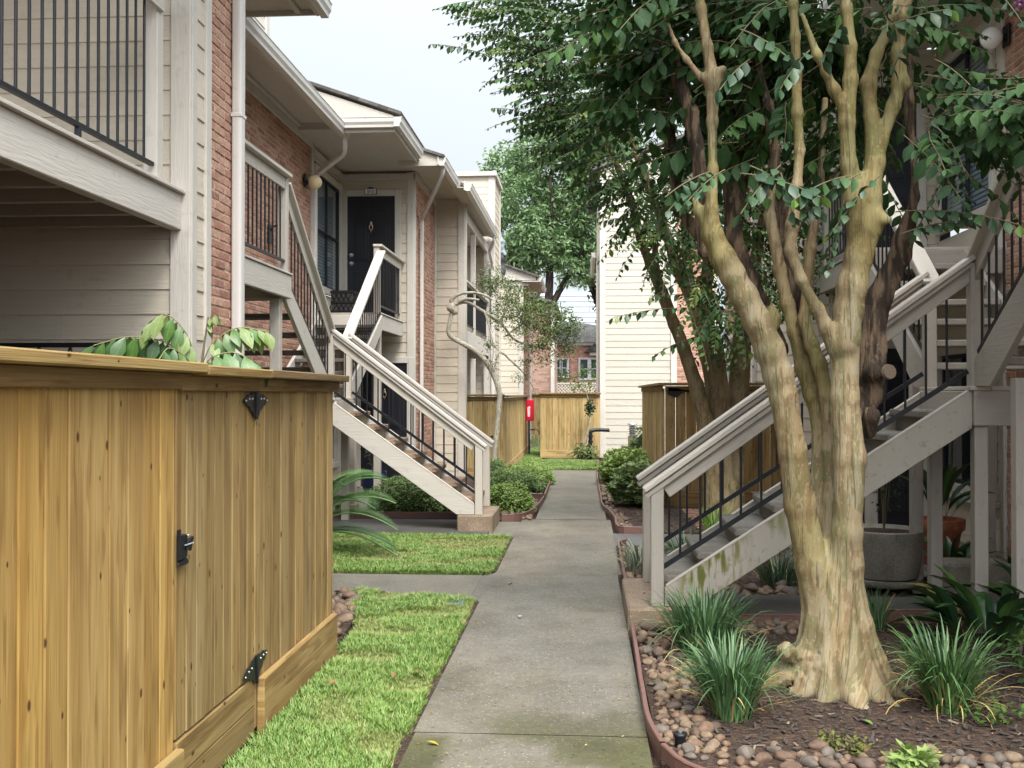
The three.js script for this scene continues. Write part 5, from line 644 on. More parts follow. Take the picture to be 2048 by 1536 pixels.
const f5 = thing('wooden_fence', 'tall board fence enclosure with black strap hinge left of the right stairs', 'fence'); fenceRun(f5, [1.15, 0, -14.85], 0, 1.62, 1.765, { k: 51, pw: 0.15, y0: 0.24, mats: M.gate }); { const g = group(f5, 'fence_panel', [1.135, 0, -20.2], [0, -HP, 0]); pickets(g, 5.35, 0.03, 1.70, { mats: M.fenceFar, k: 53, lap: true }); part(f5, 'cap_board', cbox(5.4, 0.04, 0.15, 0.005, 'z', 3).clone().rotateY(HP), M.cap[1], [1.125, 1.76, -17.5]); part(f5, 'trim_board', cbox(0.02, 0.075, 5.3, 0.004, 'z', 3), M.cap[1], [1.112, 1.70, -17.5]); part(f5, 'kickboard', box(1.6, 0.23, 0.03, 1.96, 0.115, -14.83, 0.004, 'x', 3), M.cap[1]); const h2 = group(f5, 'strap_hinge', [1.29, 1.66, -14.825]); part(h2, 'hinge_leaf', poly([[-0.10, 0.05], [0.05, 0.045], [0.1, 0.02], [0.2, 0.025], [0.26, 0.012], [0.2, -0.01], [0.1, -0.02], [0.04, -0.075], [0, -0.09], [-0.04, -0.06], [-0.1, -0.05]], 0.01, 0.002), M.black); }
// ================================================================ TREES (points are x, y, z, radius in metres)
const T1 = {
  left: [[1.319,0.38,-5.86,0.119],[1.258,0.673,-5.84,0.102],[1.19,1.007,-5.82,0.093],[1.146,1.311,-5.8,0.084],[1.094,1.606,-5.78,0.084],[1.063,1.724,-5.77,0.092],[1.016,1.861,-5.75,0.092],[0.944,2.023,-5.72,0.086],[0.866,2.158,-5.7,0.08],[0.804,2.266,-5.68,0.074],[0.748,2.359,-5.66,0.074],[0.692,2.481,-5.66,0.066],[0.687,2.617,-5.66,0.044],[0.698,2.838,-5.68,0.038],[0.698,3.105,-5.7,0.041],[0.704,3.31,-5.7,0.055],[0.677,3.523,-5.72,0.039],[0.644,3.738,-5.74,0.039],[0.605,4.038,-5.8,0.034],[0.541,4.4,-5.85,0.025]],
  leftStub: [[0.692,2.481,-5.66,0.049],[0.625,2.607,-5.68,0.036],[0.603,2.676,-5.68,0.03]],
  leftFork: [[0.699,3.335,-5.7,0.039],[0.642,3.35,-5.7,0.03],[0.56,3.46,-5.72,0.025],[0.502,3.559,-5.74,0.022],[0.397,3.876,-5.8,0.02]],
  knobL: [[0.718,3.356,-5.68,0.047],[0.75,3.376,-5.66,0.033]],
  leftBack: [[1.001,1.892,-5.82,0.051],[1.053,2.034,-5.88,0.048],[1.049,2.086,-5.9,0.04]],
  right: [[1.431,0.382,-5.86,0.125],[1.438,0.679,-5.82,0.107],[1.439,0.868,-5.8,0.095],[1.449,1.273,-5.78,0.095],[1.421,1.606,-5.76,0.083],[1.417,1.938,-5.74,0.092],[1.436,2.077,-5.74,0.089],[1.45,2.203,-5.72,0.091],[1.48,2.357,-5.7,0.08],[1.515,2.533,-5.7,0.102],[1.499,2.668,-5.7,0.105],[1.494,2.722,-5.7,0.094]],
  rightA: [[1.467,2.668,-5.7,0.072],[1.423,2.854,-5.68,0.049],[1.406,3.082,-5.66,0.049],[1.427,3.305,-5.66,0.044],[1.428,3.486,-5.66,0.038],[1.413,3.696,-5.68,0.038],[1.402,4.008,-5.72,0.033],[1.439,4.402,-5.8,0.022]],
  rightA2: [[1.401,3.141,-5.66,0.041],[1.333,3.244,-5.62,0.038],[1.282,3.333,-5.6,0.032],[1.236,3.421,-5.58,0.03],[1.154,3.625,-5.55,0.021]],
  rightB: [[1.528,2.681,-5.7,0.072],[1.569,2.861,-5.72,0.055],[1.554,3.127,-5.72,0.039],[1.538,3.299,-5.72,0.047],[1.587,3.468,-5.74,0.039],[1.665,3.618,-5.76,0.036],[1.714,3.777,-5.78,0.034],[1.79,4.136,-5.85,0.025]],
  rightC: [[1.579,2.888,-5.72,0.044],[1.606,2.982,-5.72,0.036],[1.665,3.169,-5.7,0.039],[1.705,3.3,-5.7,0.047],[1.695,3.463,-5.7,0.041],[1.722,3.645,-5.72,0.033],[1.835,3.939,-5.78,0.025]],
  knobR: [[1.702,3.3,-5.7,0.039],[1.738,3.275,-5.68,0.022]],
  bulgeR: [[1.543,2.579,-5.66,0.066],[1.603,2.545,-5.62,0.035]],
  mid: [[1.353,1.859,-5.72,0.047],[1.306,1.98,-5.7,0.047],[1.254,2.078,-5.68,0.044],[1.166,2.236,-5.66,0.044],[1.113,2.396,-5.66,0.044],[1.121,2.53,-5.66,0.046],[1.143,2.733,-5.66,0.041],[1.16,2.935,-5.66,0.038],[1.149,3.138,-5.66,0.041],[1.147,3.341,-5.66,0.038],[1.144,3.55,-5.68,0.033],[1.138,3.732,-5.7,0.03],[1.13,4.057,-5.75,0.022]],
  midC: [[1.45,2.209,-5.7,0.055],[1.407,1.885,-5.7,0.072]],
  backA: [[1.368,0.6,-5.95,0.098],[1.352,0.904,-6.0,0.075],[1.353,1.115,-6.05,0.064],[1.365,1.464,-6.1,0.059],[1.327,1.614,-6.12,0.059],[1.28,1.774,-6.14,0.056],[1.233,1.98,-6.16,0.051],[1.198,2.145,-6.2,0.048],[1.164,2.358,-6.25,0.042],[1.115,2.695,-6.3,0.04],[1.152,2.996,-6.3,0.033],[1.087,3.388,-6.3,0.03]],
  backB: [[1.389,0.746,-5.92,0.074],[1.394,1.023,-5.95,0.052],[1.391,1.303,-5.98,0.046],[1.382,1.606,-6.0,0.046],[1.345,1.786,-6.02,0.047],[1.307,1.901,-6.05,0.044],[1.273,2.049,-6.1,0.041],[1.329,2.469,-6.2,0.036],[1.411,2.842,-6.3,0.03],[1.442,3.381,-6.3,0.027]],
  burl: [[1.081,0.24,-5.66,0.052],[1.101,0.225,-5.68,0.047]],
  burl2: [[1.141,0.188,-5.72,0.033],[1.265,0.241,-5.8,0.05]],
  base: [[1.387,0.229,-5.86,0.142],[1.379,0.436,-5.86,0.13],[1.374,0.616,-5.86,0.108]],
  base2: [[1.374,0.644,-5.86,0.102],[1.385,0.781,-5.87,0.085]],
};
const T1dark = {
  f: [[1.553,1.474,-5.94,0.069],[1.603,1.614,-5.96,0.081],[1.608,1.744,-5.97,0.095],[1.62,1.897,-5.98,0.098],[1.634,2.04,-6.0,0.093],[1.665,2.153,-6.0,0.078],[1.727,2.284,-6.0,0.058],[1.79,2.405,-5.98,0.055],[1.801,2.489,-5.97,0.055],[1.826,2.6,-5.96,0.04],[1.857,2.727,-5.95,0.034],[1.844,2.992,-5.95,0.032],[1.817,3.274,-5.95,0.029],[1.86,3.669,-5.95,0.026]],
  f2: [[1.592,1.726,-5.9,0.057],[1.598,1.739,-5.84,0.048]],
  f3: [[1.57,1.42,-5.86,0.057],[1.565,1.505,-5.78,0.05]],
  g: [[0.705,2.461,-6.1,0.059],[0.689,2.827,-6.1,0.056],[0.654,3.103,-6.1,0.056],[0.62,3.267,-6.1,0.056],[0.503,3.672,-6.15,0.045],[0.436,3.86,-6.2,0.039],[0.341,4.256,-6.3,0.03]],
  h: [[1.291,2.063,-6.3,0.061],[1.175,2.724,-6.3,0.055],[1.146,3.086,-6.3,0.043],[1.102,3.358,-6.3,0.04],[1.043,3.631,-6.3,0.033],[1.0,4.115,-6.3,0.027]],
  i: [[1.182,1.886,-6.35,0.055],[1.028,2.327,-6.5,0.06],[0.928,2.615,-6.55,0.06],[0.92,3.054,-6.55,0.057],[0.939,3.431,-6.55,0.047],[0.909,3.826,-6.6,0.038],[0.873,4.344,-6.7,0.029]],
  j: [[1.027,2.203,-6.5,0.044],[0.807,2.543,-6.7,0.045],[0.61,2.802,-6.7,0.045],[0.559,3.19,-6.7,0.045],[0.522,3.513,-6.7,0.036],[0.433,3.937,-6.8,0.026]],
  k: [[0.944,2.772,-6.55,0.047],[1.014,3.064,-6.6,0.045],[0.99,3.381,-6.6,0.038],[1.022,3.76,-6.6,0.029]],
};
const T2 = {
  a: [[1.58,0.099,-12.4,0.204],[1.552,0.578,-12.4,0.168],[1.459,1.16,-12.35,0.131],[1.315,1.732,-12.3,0.107],[1.165,2.165,-12.25,0.095],[1.051,2.444,-12.2,0.083],[0.902,2.815,-12.15,0.076],[0.766,3.119,-12.1,0.07],[0.68,3.353,-12.1,0.064],[0.548,3.879,-12.1,0.058],[0.305,4.467,-12.1,0.047],[-0.015,5.058,-12.1,0.035]],
  a2: [[0.897,2.832,-12.15,0.053],[0.831,3.19,-12.2,0.047],[0.843,3.483,-12.2,0.047],[0.948,4.01,-12.2,0.041]],
  b: [[1.664,0.088,-12.5,0.217],[1.677,0.57,-12.5,0.157],[1.648,1.154,-12.5,0.145],[1.596,1.59,-12.5,0.163],[1.526,2.086,-12.5,0.181],[1.415,2.505,-12.5,0.151],[1.267,2.865,-12.5,0.109],[1.089,3.166,-12.5,0.091],[1.001,3.527,-12.5,0.079],[0.793,4.071,-12.5,0.066],[0.614,4.556,-12.5,0.054],[0.375,5.285,-12.5,0.042]],
  b2: [[1.444,2.445,-12.5,0.109],[1.457,2.983,-12.5,0.091],[1.505,3.642,-12.5,0.072],[1.418,4.543,-12.5,0.06],[1.361,5.746,-12.5,0.048]],
  b3: [[1.267,2.865,-12.5,0.085],[1.22,3.345,-12.5,0.066],[1.18,3.946,-12.5,0.054],[1.271,5.146,-12.5,0.042]],
  c: [[1.774,0.064,-12.7,0.209],[1.799,0.639,-12.7,0.147],[1.836,1.123,-12.7,0.147],[1.861,1.589,-12.7,0.16],[1.898,2.153,-12.7,0.153],[1.947,2.759,-12.7,0.123],[1.877,3.366,-12.7,0.098],[1.951,4.277,-12.7,0.074],[2.133,5.49,-12.7,0.055]],
  c2: [[1.935,2.638,-12.7,0.086],[2.098,3.364,-12.7,0.074],[2.25,4.273,-12.7,0.061],[2.372,5.485,-12.7,0.049]],
  base: [[1.664,-0.091,-12.5,0.374],[1.67,0.177,-12.5,0.314],[1.671,0.475,-12.5,0.229]],
};
const LT = {
  trunk: [[-1.682,-0.01,-19.0,0.11],[-1.636,0.589,-19.0,0.087],[-1.571,1.325,-19.0,0.083],[-1.552,1.601,-19.0,0.083],[-1.636,1.924,-19.0,0.083],[-1.835,2.263,-18.95,0.082],[-2.042,2.446,-18.9,0.078],[-2.34,2.61,-18.85,0.073],[-2.463,2.717,-18.8,0.068],[-2.445,2.973,-18.8,0.064],[-2.371,3.229,-18.8,0.073]],
  b1: [[-2.371,3.229,-18.8,0.064],[-2.415,3.338,-18.78,0.073],[-2.301,3.425,-18.75,0.045],[-2.021,3.464,-18.7,0.041],[-1.811,3.417,-18.7,0.036],[-1.665,3.335,-18.8,0.027]],
  b2: [[-2.353,3.266,-18.8,0.054],[-2.123,3.292,-18.8,0.045],[-1.853,3.139,-18.85,0.046],[-1.535,2.93,-18.9,0.041],[-1.266,2.613,-19,0.037],[-0.99,2.52,-19,0.028],[-0.626,2.432,-19.1,0.018]],
  b3: [[-2.307,3.293,-18.8,0.05],[-2.112,3.347,-18.7,0.045],[-1.897,3.323,-18.65,0.036]],
  b4: [[-1.682,1.924,-19.0,0.032],[-1.551,2.388,-19.1,0.028],[-1.366,2.249,-19.1,0.028],[-1.088,1.971,-19.1,0.018],[-0.857,1.601,-19.1,0.014]],
  b5: [[-1.535,2.93,-18.9,0.032],[-1.397,3.25,-18.9,0.027],[-1.443,3.618,-18.9,0.023],[-1.535,3.848,-18.9,0.018]],
  b6: [[-1.359,2.752,-19,0.028],[-0.99,2.98,-19,0.023],[-0.624,3.12,-19.05,0.018],[-0.257,2.984,-19.1,0.014]],
  b7: [[-1.825,3.157,-18.85,0.027],[-1.656,2.599,-18.7,0.02],[-1.655,2.236,-18.7,0.014],[-1.746,1.874,-18.7,0.009]],
};
const C2 = [[-0.59,5.78,-11.3,0.38,24],[-0.86,5.88,-11.2,0.22,9],[-0.2,5.66,-11.3,0.52,42],[0.29,5.66,-11.5,0.67,52],[-0.15,5.16,-11.3,0.35,26],[0.12,4.91,-11.4,0.55,44],[-0.34,5.32,-11.1,0.29,16],[-0.31,4.75,-11.1,0.21,9],[0.04,4.58,-11.2,0.32,18],[-0.1,4.37,-11.3,0.22,8],[0.43,4.49,-11.5,0.47,34],[0.74,5.21,-11.7,0.73,54],[0.92,4.5,-11.8,0.63,46],[0.43,4.12,-11.6,0.25,11],[0.71,3.94,-11.7,0.37,20],[0.93,3.84,-11.9,0.52,40],[1.15,3.43,-11.9,0.34,16],[0.8,3.68,-11.8,0.23,6],[1.45,3.73,-12,0.52,36],[1.44,2.99,-12,0.35,16],[1.73,2.7,-12,0.32,12],[1.54,2.46,-11.9,0.26,9],[1.31,2.68,-11.8,0.2,5],[1.81,3.41,-12.2,0.53,34],[1.95,4.19,-12.3,0.59,36],[2.26,4.8,-12.4,0.66,36],[1.65,5.35,-12.2,0.71,46],[2.54,3.61,-12.4,0.48,24],[2.31,2.97,-12.4,0.42,20],[1.34,5.93,-12,0.75,50],[2.26,5.99,-12.4,0.78,40],[2.88,5.14,-12.6,0.73,30],[1.65,4.76,-12.2,0.59,34],[-0.26,6.42,-11.4,0.72,23],[0.18,6.63,-11.8,0.86,30],[1.12,6.79,-12.1,0.94,30],[2.09,6.88,-12.4,0.9,23],[-0.1,7.49,-11.9,0.86,22],[0.95,7.78,-12.2,1.0,25],[1.99,7.89,-12.5,0.97,20]];
const C1 = [[0.49,3.8,-5.9,0.26,26],[0.79,3.91,-6.3,0.27,22],[1.0,3.78,-6.3,0.27,26],[1.15,3.93,-6.3,0.27,24],[1.35,3.87,-6.3,0.24,20],[1.47,3.77,-6.3,0.18,12],[1.71,3.89,-6.3,0.21,16],[1.76,3.7,-6.3,0.15,8],[1.76,3.78,-5.9,0.17,7],[0.94,3.54,-6.3,0.21,16],[1.06,3.3,-6.3,0.18,10],[1.18,3.57,-6.3,0.18,12],[1.44,3.38,-6.3,0.21,14],[1.47,3.14,-6.3,0.15,8],[1.65,3.32,-6.3,0.15,8],[1.89,3.26,-5.8,0.17,3],[1.96,3.2,-5.6,0.12,2],[2.05,3.13,-5.5,0.12,2],[2.16,3.14,-5.4,0.09,2],[1.93,3.07,-5.6,0.16,7],[2.07,3.04,-5.5,0.15,6],[2.18,3.02,-5.4,0.1,2],[1.86,3.01,-5.8,0.15,6],[2.02,2.96,-5.7,0.15,2],[1.94,3.4,-6.3,0.12,3],[0.5,3.58,-6.1,0.18,12],[0.45,3.37,-6.2,0.18,10],[0.94,3.09,-6.3,0.15,8],[0.52,4.2,-5.9,0.4,18],[1.06,4.16,-5.8,0.45,22],[1.63,4.15,-5.8,0.45,22],[2.13,4.36,-5.7,0.33,14],[0.8,4.7,-5.9,0.54,20],[1.49,4.73,-5.9,0.57,23],[2.14,4.9,-5.8,0.43,14],[2.62,4.29,-5.7,0.33,10]];
const SPRAY1 = [[1.69,2.61,-5.75,2.16,2.46,-5.3,16,0.085],[1.7,2.48,-5.7,2.02,2.52,-5.5,12,0.07],[0.87,2.82,-5.5,1.21,2.56,-5.4,12,0.09],[0.82,2.78,-5.5,1.19,2.61,-5.3,12,0.095],[1.03,2.82,-5.5,0.8,2.54,-5.35,9,0.09],[1.02,2.77,-5.45,1.08,2.5,-5.4,9,0.08],[0.64,2.76,-5.5,0.42,2.55,-5.4,9,0.085],[0.42,2.64,-5.4,0.66,2.79,-5.5,10,0.085],[0.74,2.8,-5.5,0.51,2.58,-5.3,9,0.09],[1.44,2.77,-5.5,1.13,2.55,-5.4,10,0.085],[1.39,2.76,-5.5,1.06,2.6,-5.3,10,0.09],[1.37,2.65,-5.55,1.27,2.27,-5.5,14,0.075],[1.54,2.76,-5.5,1.27,2.44,-5.45,9,0.07],[1.8,2.41,-5.9,1.91,2.81,-5.5,14,0.085],[1.88,2.88,-5.6,2.07,2.91,-5.3,12,0.09],[1.83,3.07,-5.7,2.12,3.12,-5.2,16,0.09],[1.81,2.88,-5.8,1.93,3.15,-5.6,10,0.085],[1.83,3.34,-5.7,2.14,2.98,-5.2,16,0.09],[1.81,3.12,-5.7,2.06,2.88,-5.4,11,0.085],[1.85,3.39,-5.6,1.96,3.19,-5.4,9,0.085],[2.11,3.65,-5.4,2.17,3.37,-5.2,7,0.07],[1.54,3.52,-5.5,1.86,3.58,-5.4,10,0.09],[1.18,3.42,-5.5,1.01,3.19,-5.4,8,0.09],[0.82,3.54,-5.5,1.04,3.31,-5.3,10,0.095],[0.87,3.38,-5.5,0.7,3.19,-5.4,8,0.09],[1.23,3.34,-5.5,1.31,3.51,-5.4,8,0.09],[1.62,3.31,-5.6,1.69,3.48,-5.4,8,0.09]];
const SPRAY2 = [[-0.86,5.23,-11.2,-1.61,5.31,-10.8,20,0.075],[-0.47,4.59,-11.1,-0.96,4.62,-10.8,14,0.075],[-0.91,5.75,-11.2,-1.46,5.71,-10.8,14,0.07],[-0.58,5.41,-11.2,-1.39,5.65,-10.9,18,0.07],[-0.47,5.19,-11.2,-1.23,5.46,-10.9,18,0.07],[-0.42,4.94,-11.1,-0.88,5.02,-10.8,12,0.075],[-0.26,4.45,-11.2,-0.81,4.42,-10.9,14,0.075],[-0.2,4.26,-11.2,-0.65,4.21,-10.9,11,0.075],[0.12,4.06,-11.3,-0.47,4.06,-11.0,14,0.075],[0.23,4.02,-11.4,-0.28,3.6,-11.1,14,0.075],[0.4,3.71,-11.5,-0.2,3.58,-11.2,14,0.08],[0.73,3.56,-11.6,0.15,3.47,-11.2,14,0.08],[0.96,3.35,-11.7,0.28,3.51,-11.3,15,0.085],[1.3,3.23,-11.7,0.6,3.44,-11.2,14,0.09],[1.66,2.55,-11.9,0.31,2.44,-11.2,22,0.1],[1.49,2.32,-11.9,0.77,2.04,-11.5,12,0.1],[1.43,2.69,-11.9,0.72,2.68,-11.4,12,0.09],[1.2,2.91,-11.8,0.72,2.65,-11.4,10,0.09],[1.9,2.41,-12.0,1.28,2.22,-11.6,10,0.1],[1.54,2.86,-11.9,1.0,2.88,-11.5,10,0.095],[-0.1,5.38,-11.3,-0.46,5.57,-10.9,12,0.08],[0.4,4.77,-11.4,-0.15,4.54,-11.0,12,0.075],[0.18,4.66,-11.3,-0.25,4.64,-10.9,12,0.075]];
reseed(51);
function leafGeo(L, w, fold = 0.25, curl = 0.25, segs = 4) { // a pointed oval leaf along +x, folded along its midrib
  const pos = [], uv = [], idx = [], prof = [0, 0.62, 1.0, 0.74, 0]; const wd = (t) => { const f = t * 4, k = Math.min(3, Math.floor(f)); return mix(prof[k], prof[k + 1], f - k); };
  for (let i = 0; i <= segs; i++) { const t = i / segs, W = w * 0.5 * wd(t), y = -curl * L * t * t; for (const s of [-1, 0, 1]) { pos.push(L * t, y + Math.abs(s) * W * fold * 2 * 0.5, s * W); uv.push(0.5 + s * 0.5, t); } }
  for (let i = 0; i < segs; i++) for (let j = 0; j < 2; j++) { const a = i * 3 + j; idx.push(a, a + 1, a + 3, a + 1, a + 4, a + 3); }
  const g = new THREE.BufferGeometry(); g.setAttribute('position', new THREE.Float32BufferAttribute(pos, 3)); g.setAttribute('uv', new THREE.Float32BufferAttribute(uv, 2)); g.setIndex(idx); g.computeVertexNormals(); return g;
}
const XF = (p, e, s = 1) => new THREE.Matrix4().compose(V(...p), new THREE.Quaternion().setFromEuler(new THREE.Euler(...e, 'YZX')), typeof s === 'number' ? V(s, s, s) : V(...s));
function spray(n, L, leaf, droop, hang) { // a twig along +x with leaves left and right
  const lv = [], T = (t) => [L * t, -droop * L * t * t, 0.03 * Math.sin(t * 5) * L];
  for (let i = 0; i < n; i++) { const t = 0.12 + 0.88 * i / (n - 1), s = i % 2 ? 1 : -1, p = T(t), sc = (t > 0.86 ? 0.55 : 1) * R(0.62, 1.22) * leaf; lv.push(leafGeo(1, R(0.50, 0.6), R(0.2, 0.45), R(0.12, 0.35), 4).applyMatrix4(XF(p, [R(-0.3, 0.3) + s * 0.15, -s * R(0.85, 1.35), -hang * R(0.3, 1.5)], sc))); }
  lv.push(leafGeo(1, 0.5, 0.3, 0.2, 4).applyMatrix4(XF(T(1), [R(-0.4, 0.4), R(-0.3, 0.3), -0.3], leaf * 0.6)));
  const tw = []; for (let i = 0; i < 3; i++) { const a = V(...T(i / 3)), b = V(...T((i + 1) / 3)), d = V().subVectors(b, a), g = new THREE.CylinderGeometry(0.0022, 0.003, d.length(), 4); g.applyQuaternion(new THREE.Quaternion().setFromUnitVectors(V(0, 1, 0), d.clone().normalize())); g.translate((a.x + b.x) / 2, (a.y + b.y) / 2, (a.z + b.z) / 2); tw.push(g); }
  return [merge(lv), merge(tw)];
}
function crown(tree, clusters, o) {
  const kinds = o.kinds, sets = kinds.map(() => []), C = V(...o.center);
  for (const [x, y, z, r, n] of clusters) for (let i = 0; i < n * (o.mul ?? 1); i++) {
    let d; do { d = V(R(-1, 1), R(-1, 1), R(-1, 1)); } while (d.length() > 1 || d.length() < 0.05); const p = V(x, y, z).addScaledVector(d, r * 1.02); p.z += R(-1, 1) * (o.deep ?? 0.25);
    const out = V().subVectors(p, C); out.y *= 0.35; out.normalize().add(V(R(-0.7, 0.7), R(-0.35, 0.35), R(-0.7, 0.7))).addScaledVector(d, 0.5).normalize(); sets[Math.floor(rnd() * kinds.length)].push([p, out, d.length()]);
  }
  const mat = new THREE.Matrix4(), col = new THREE.Color();
  sets.forEach((S, k) => {
    const im = new THREE.InstancedMesh(kinds[k][0], o.mat || M.leaf, S.length), tw = new THREE.InstancedMesh(kinds[k][1], M.twig, S.length); im.name = 'crown'; tw.name = 'twigs'; for (const q of [im, tw]) { q.userData.kind = 'stuff'; q.castShadow = q.receiveShadow = true; }
    S.forEach(([p, out], i) => { const yaw = Math.atan2(-out.z, out.x), pitch = Math.asin(clamp(out.y, -0.9, 0.9)) * 0.7 + R(-0.25, 0.15), s = R(0.8, 1.2) * (o.size ?? 1); mat.copy(XF([p.x, p.y, p.z], [R(-0.6, 0.6), yaw, pitch], s)); const L = 0.5 * s; im.setMatrixAt(i, mat); tw.setMatrixAt(i, mat); const fresh = rnd() < (o.fresh ?? 0.06) ? R(0.4, 1) : 0, t = rnd(); let c = lerp3(o.dark, o.light, t * t); c = lerp3(c, o.tip, fresh); im.setColorAt(i, col.setRGB(...c)); });
    tree.add(im, tw);
  });
}
function handSprays(tree, list, max, tint) { // sprays whose leaves stand out singly: each leaf is a part
  let n = 0; const geos = [0, 1, 2, 3].map(() => leafGeo(1, R(0.52, 0.6), R(0.2, 0.4), R(0.15, 0.3), 6)), mats = tint.map((c) => leafMat(...c, { roughness: 0.46 })), extra = [];
  for (const [ax, ay, az, bx, by, bz, cnt, ls] of list) {
    const a = V(ax, ay, az), b = V(bx, by, bz), mid = a.clone().lerp(b, 0.5).add(V(0, 0.10 * a.distanceTo(b), 0)), cv = new THREE.QuadraticBezierCurve3(a, mid, b); part(tree, 'twig', new THREE.TubeGeometry(cv, 10, 0.0035, 5, false), M.twig); const m = Math.round(cnt * 1.1);
    for (let i = 0; i < m; i++) { const t = 0.12 + 0.88 * i / (m - 1), p = cv.getPoint(t), d = cv.getTangent(t), yaw = Math.atan2(-d.z, d.x), s = i % 2 ? 1 : -1, sc = ls * R(0.85, 1.2) * (t > 0.9 ? 0.75 : 1), mx = XF([p.x, p.y, p.z], [R(-0.3, 0.3) + s * 0.5, yaw - s * R(0.6, 1.25), -R(0.35, 1.15)], sc), g = geos[Math.floor(R(0, 4))], mt = t > 0.88 && rnd() < 0.3 ? mats[mats.length - 1] : mats[Math.floor(R(0, mats.length - 1))]; if (n < max) { n++; const q = part(tree, 'leaf', g, mt); q.applyMatrix4(mx); } else extra.push(g.clone().applyMatrix4(mx)); }
  }
  if (extra.length) part(tree, 'leaves', merge(extra), mats[0]).userData.kind = 'stuff';
}
// ---------------- the big crape myrtle
{
  const t = thing('crape_myrtle', 'big multi-stemmed crape myrtle with flared base standing in the near mulch bed', 'tree'), slim = (T, a, b) => Object.values(T).map((L) => L.map(([x, y, z, r]) => [x, y, z, Math.max(r * 0.6, r * a - b)])), caps = slim(T1, 0.94, 0.0065).flatMap(chain); // roots: direction, reach
  for (const [an, re, r0] of [[196, 0.74, 0.075], [150, 0.40, 0.06], [222, 0.46, 0.07], [248, 0.44, 0.075], [272, 0.50, 0.08], [296, 0.50, 0.075], [320, 0.46, 0.07], [350, 0.42, 0.065], [25, 0.36, 0.06], [70, 0.4, 0.06], [110, 0.4, 0.06]]) { const c = Math.cos(an / 57.3), s = -Math.sin(an / 57.3), P = (d, y, r) => [1.40 + c * d, y, -5.86 + s * d, r]; caps.push(...chain([P(0.05, 0.62, 0.075), P(0.11, 0.34, r0 + 0.012), P(0.19, 0.15, r0), P(re * 0.66, 0.035, r0 * 0.68), P(re * 0.88, -0.01, r0 * 0.42), P(re * 1.12, -0.045, r0 * 0.2)])); }
  const warp = (x, y, z) => { const a = Math.atan2(z + 5.85, x - 1.42), flare = smooth(0.7, 0.05, y), base = smooth(1.15, 0.6, y); return (n3(x * 6, y * 1.6, z * 6, 51) - 0.5) * 0.012 + (n3(x * 20, y * 1.8, z * 20, 52) - 0.5) * 0.0065 + (n3(x * 46, y * 3, z * 46, 57) - 0.5) * 0.003 + base * 0.022 * (n3(a * 5.5 + y * 0.4, y * 0.6, 5, 58) - 0.5) + flare * 0.026 * (n3(a * 10, y * 0.9, 4, 55) - 0.5) + (Math.hypot(x - 1.13, y - 0.155, z + 5.72) < 0.16 ? 0.024 * (n3(x * 50, y * 50, z * 50, 54) - 0.5) : 0); };
  const g = skin(caps, 0.0115, 0.03, warp), p = g.attributes.position, col = new Float32Array(p.count * 3);
  for (let i = 0; i < p.count; i++) { const x = p.getX(i), y = p.getY(i), z = p.getZ(i), a = n3(x * 4, y * 2, z * 4, 61), b = n3(x * 14, y * 7, z * 14, 62), ol = smooth(0.40, 0.68, n3(x * 3.2, y * 1.5, z * 3.2, 63) + 0.12 * (b - 0.5)) * smooth(0.35, 1.0, y); let c = lerp3([0.72, 0.69, 0.64], [1.0, 0.97, 0.93], smooth(0.3, 0.7, a)); c = lerp3(c, [0.62, 0.62, 0.36], ol * 0.9); c = lerp3(c, [0.62, 0.52, 0.42], 0.6 * smooth(0.6, 0.72, n3(x * 5, y * 1.6, z * 5, 66))); c = lerp3(c, [1.0, 0.92, 0.70], 0.35 * smooth(0.55, 0.7, n3(x * 8, y * 3, z * 8, 64)) * smooth(1.0, 0.2, y)); col.set(c.map((q) => q * (0.92 + 0.14 * b)), i * 3); }
  g.setAttribute('color', new THREE.BufferAttribute(col, 3)); part(t, 'trunk', g, M.bark);
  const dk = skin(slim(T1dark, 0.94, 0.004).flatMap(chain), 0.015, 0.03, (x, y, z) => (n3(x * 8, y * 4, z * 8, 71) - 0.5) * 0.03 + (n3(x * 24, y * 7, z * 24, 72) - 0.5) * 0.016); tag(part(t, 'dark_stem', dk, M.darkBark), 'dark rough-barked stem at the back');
  const cut = (p, r, dir) => { const m = part(t, 'cut_stub', new THREE.CylinderGeometry(r, r * 1.1, 0.02, 14), STD({ color: lin(0.34, 0.27, 0.20), map: rep(stoneMap, 0.1, 0.1), bumpMap: rep(roughBump, 0.05, 0.05), bumpScale: 0.006, roughness: 0.95 }), p); m.quaternion.setFromUnitVectors(V(0, 1, 0), V(...dir).normalize()); };
  cut([1.672, 1.742, -5.815], 0.04, [0.4, 0.1, 1]); 
  const kinds = [0, 1, 2, 3, 4].map((k) => spray(9 + k * 2, R(0.36, 0.56), 0.085 + 0.008 * k, 0.25, 0.35 + 0.12 * k));
  crown(t, C1, { kinds, center: [1.6, 3.6, -5.9], mul: 1.3, deep: 0.14, dark: [0.040, 0.110, 0.034], light: [0.10, 0.225, 0.05], tip: [0.16, 0.27, 0.04], fresh: 0.05, size: 1 });
  handSprays(t, SPRAY1, 288, [[0.040, 0.10, 0.045], [0.055, 0.125, 0.050], [0.045, 0.11, 0.042], [0.07, 0.155, 0.050], [0.18, 0.31, 0.06]]);
  { const pm = STD({ color: lin(0.32, 0.13, 0.30), roughness: 0.8 }), gs = []; for (let i = 0; i < 90; i++) { const d = V(gauss(), gauss(), gauss()).multiplyScalar(0.045); gs.push(new THREE.IcosahedronGeometry(R(0.006, 0.013), 0).translate(2.12 + d.x, 3.56 + d.y * 1.2, -5.15 + d.z)); } part(t, 'blossom', merge(gs), pm); }
}
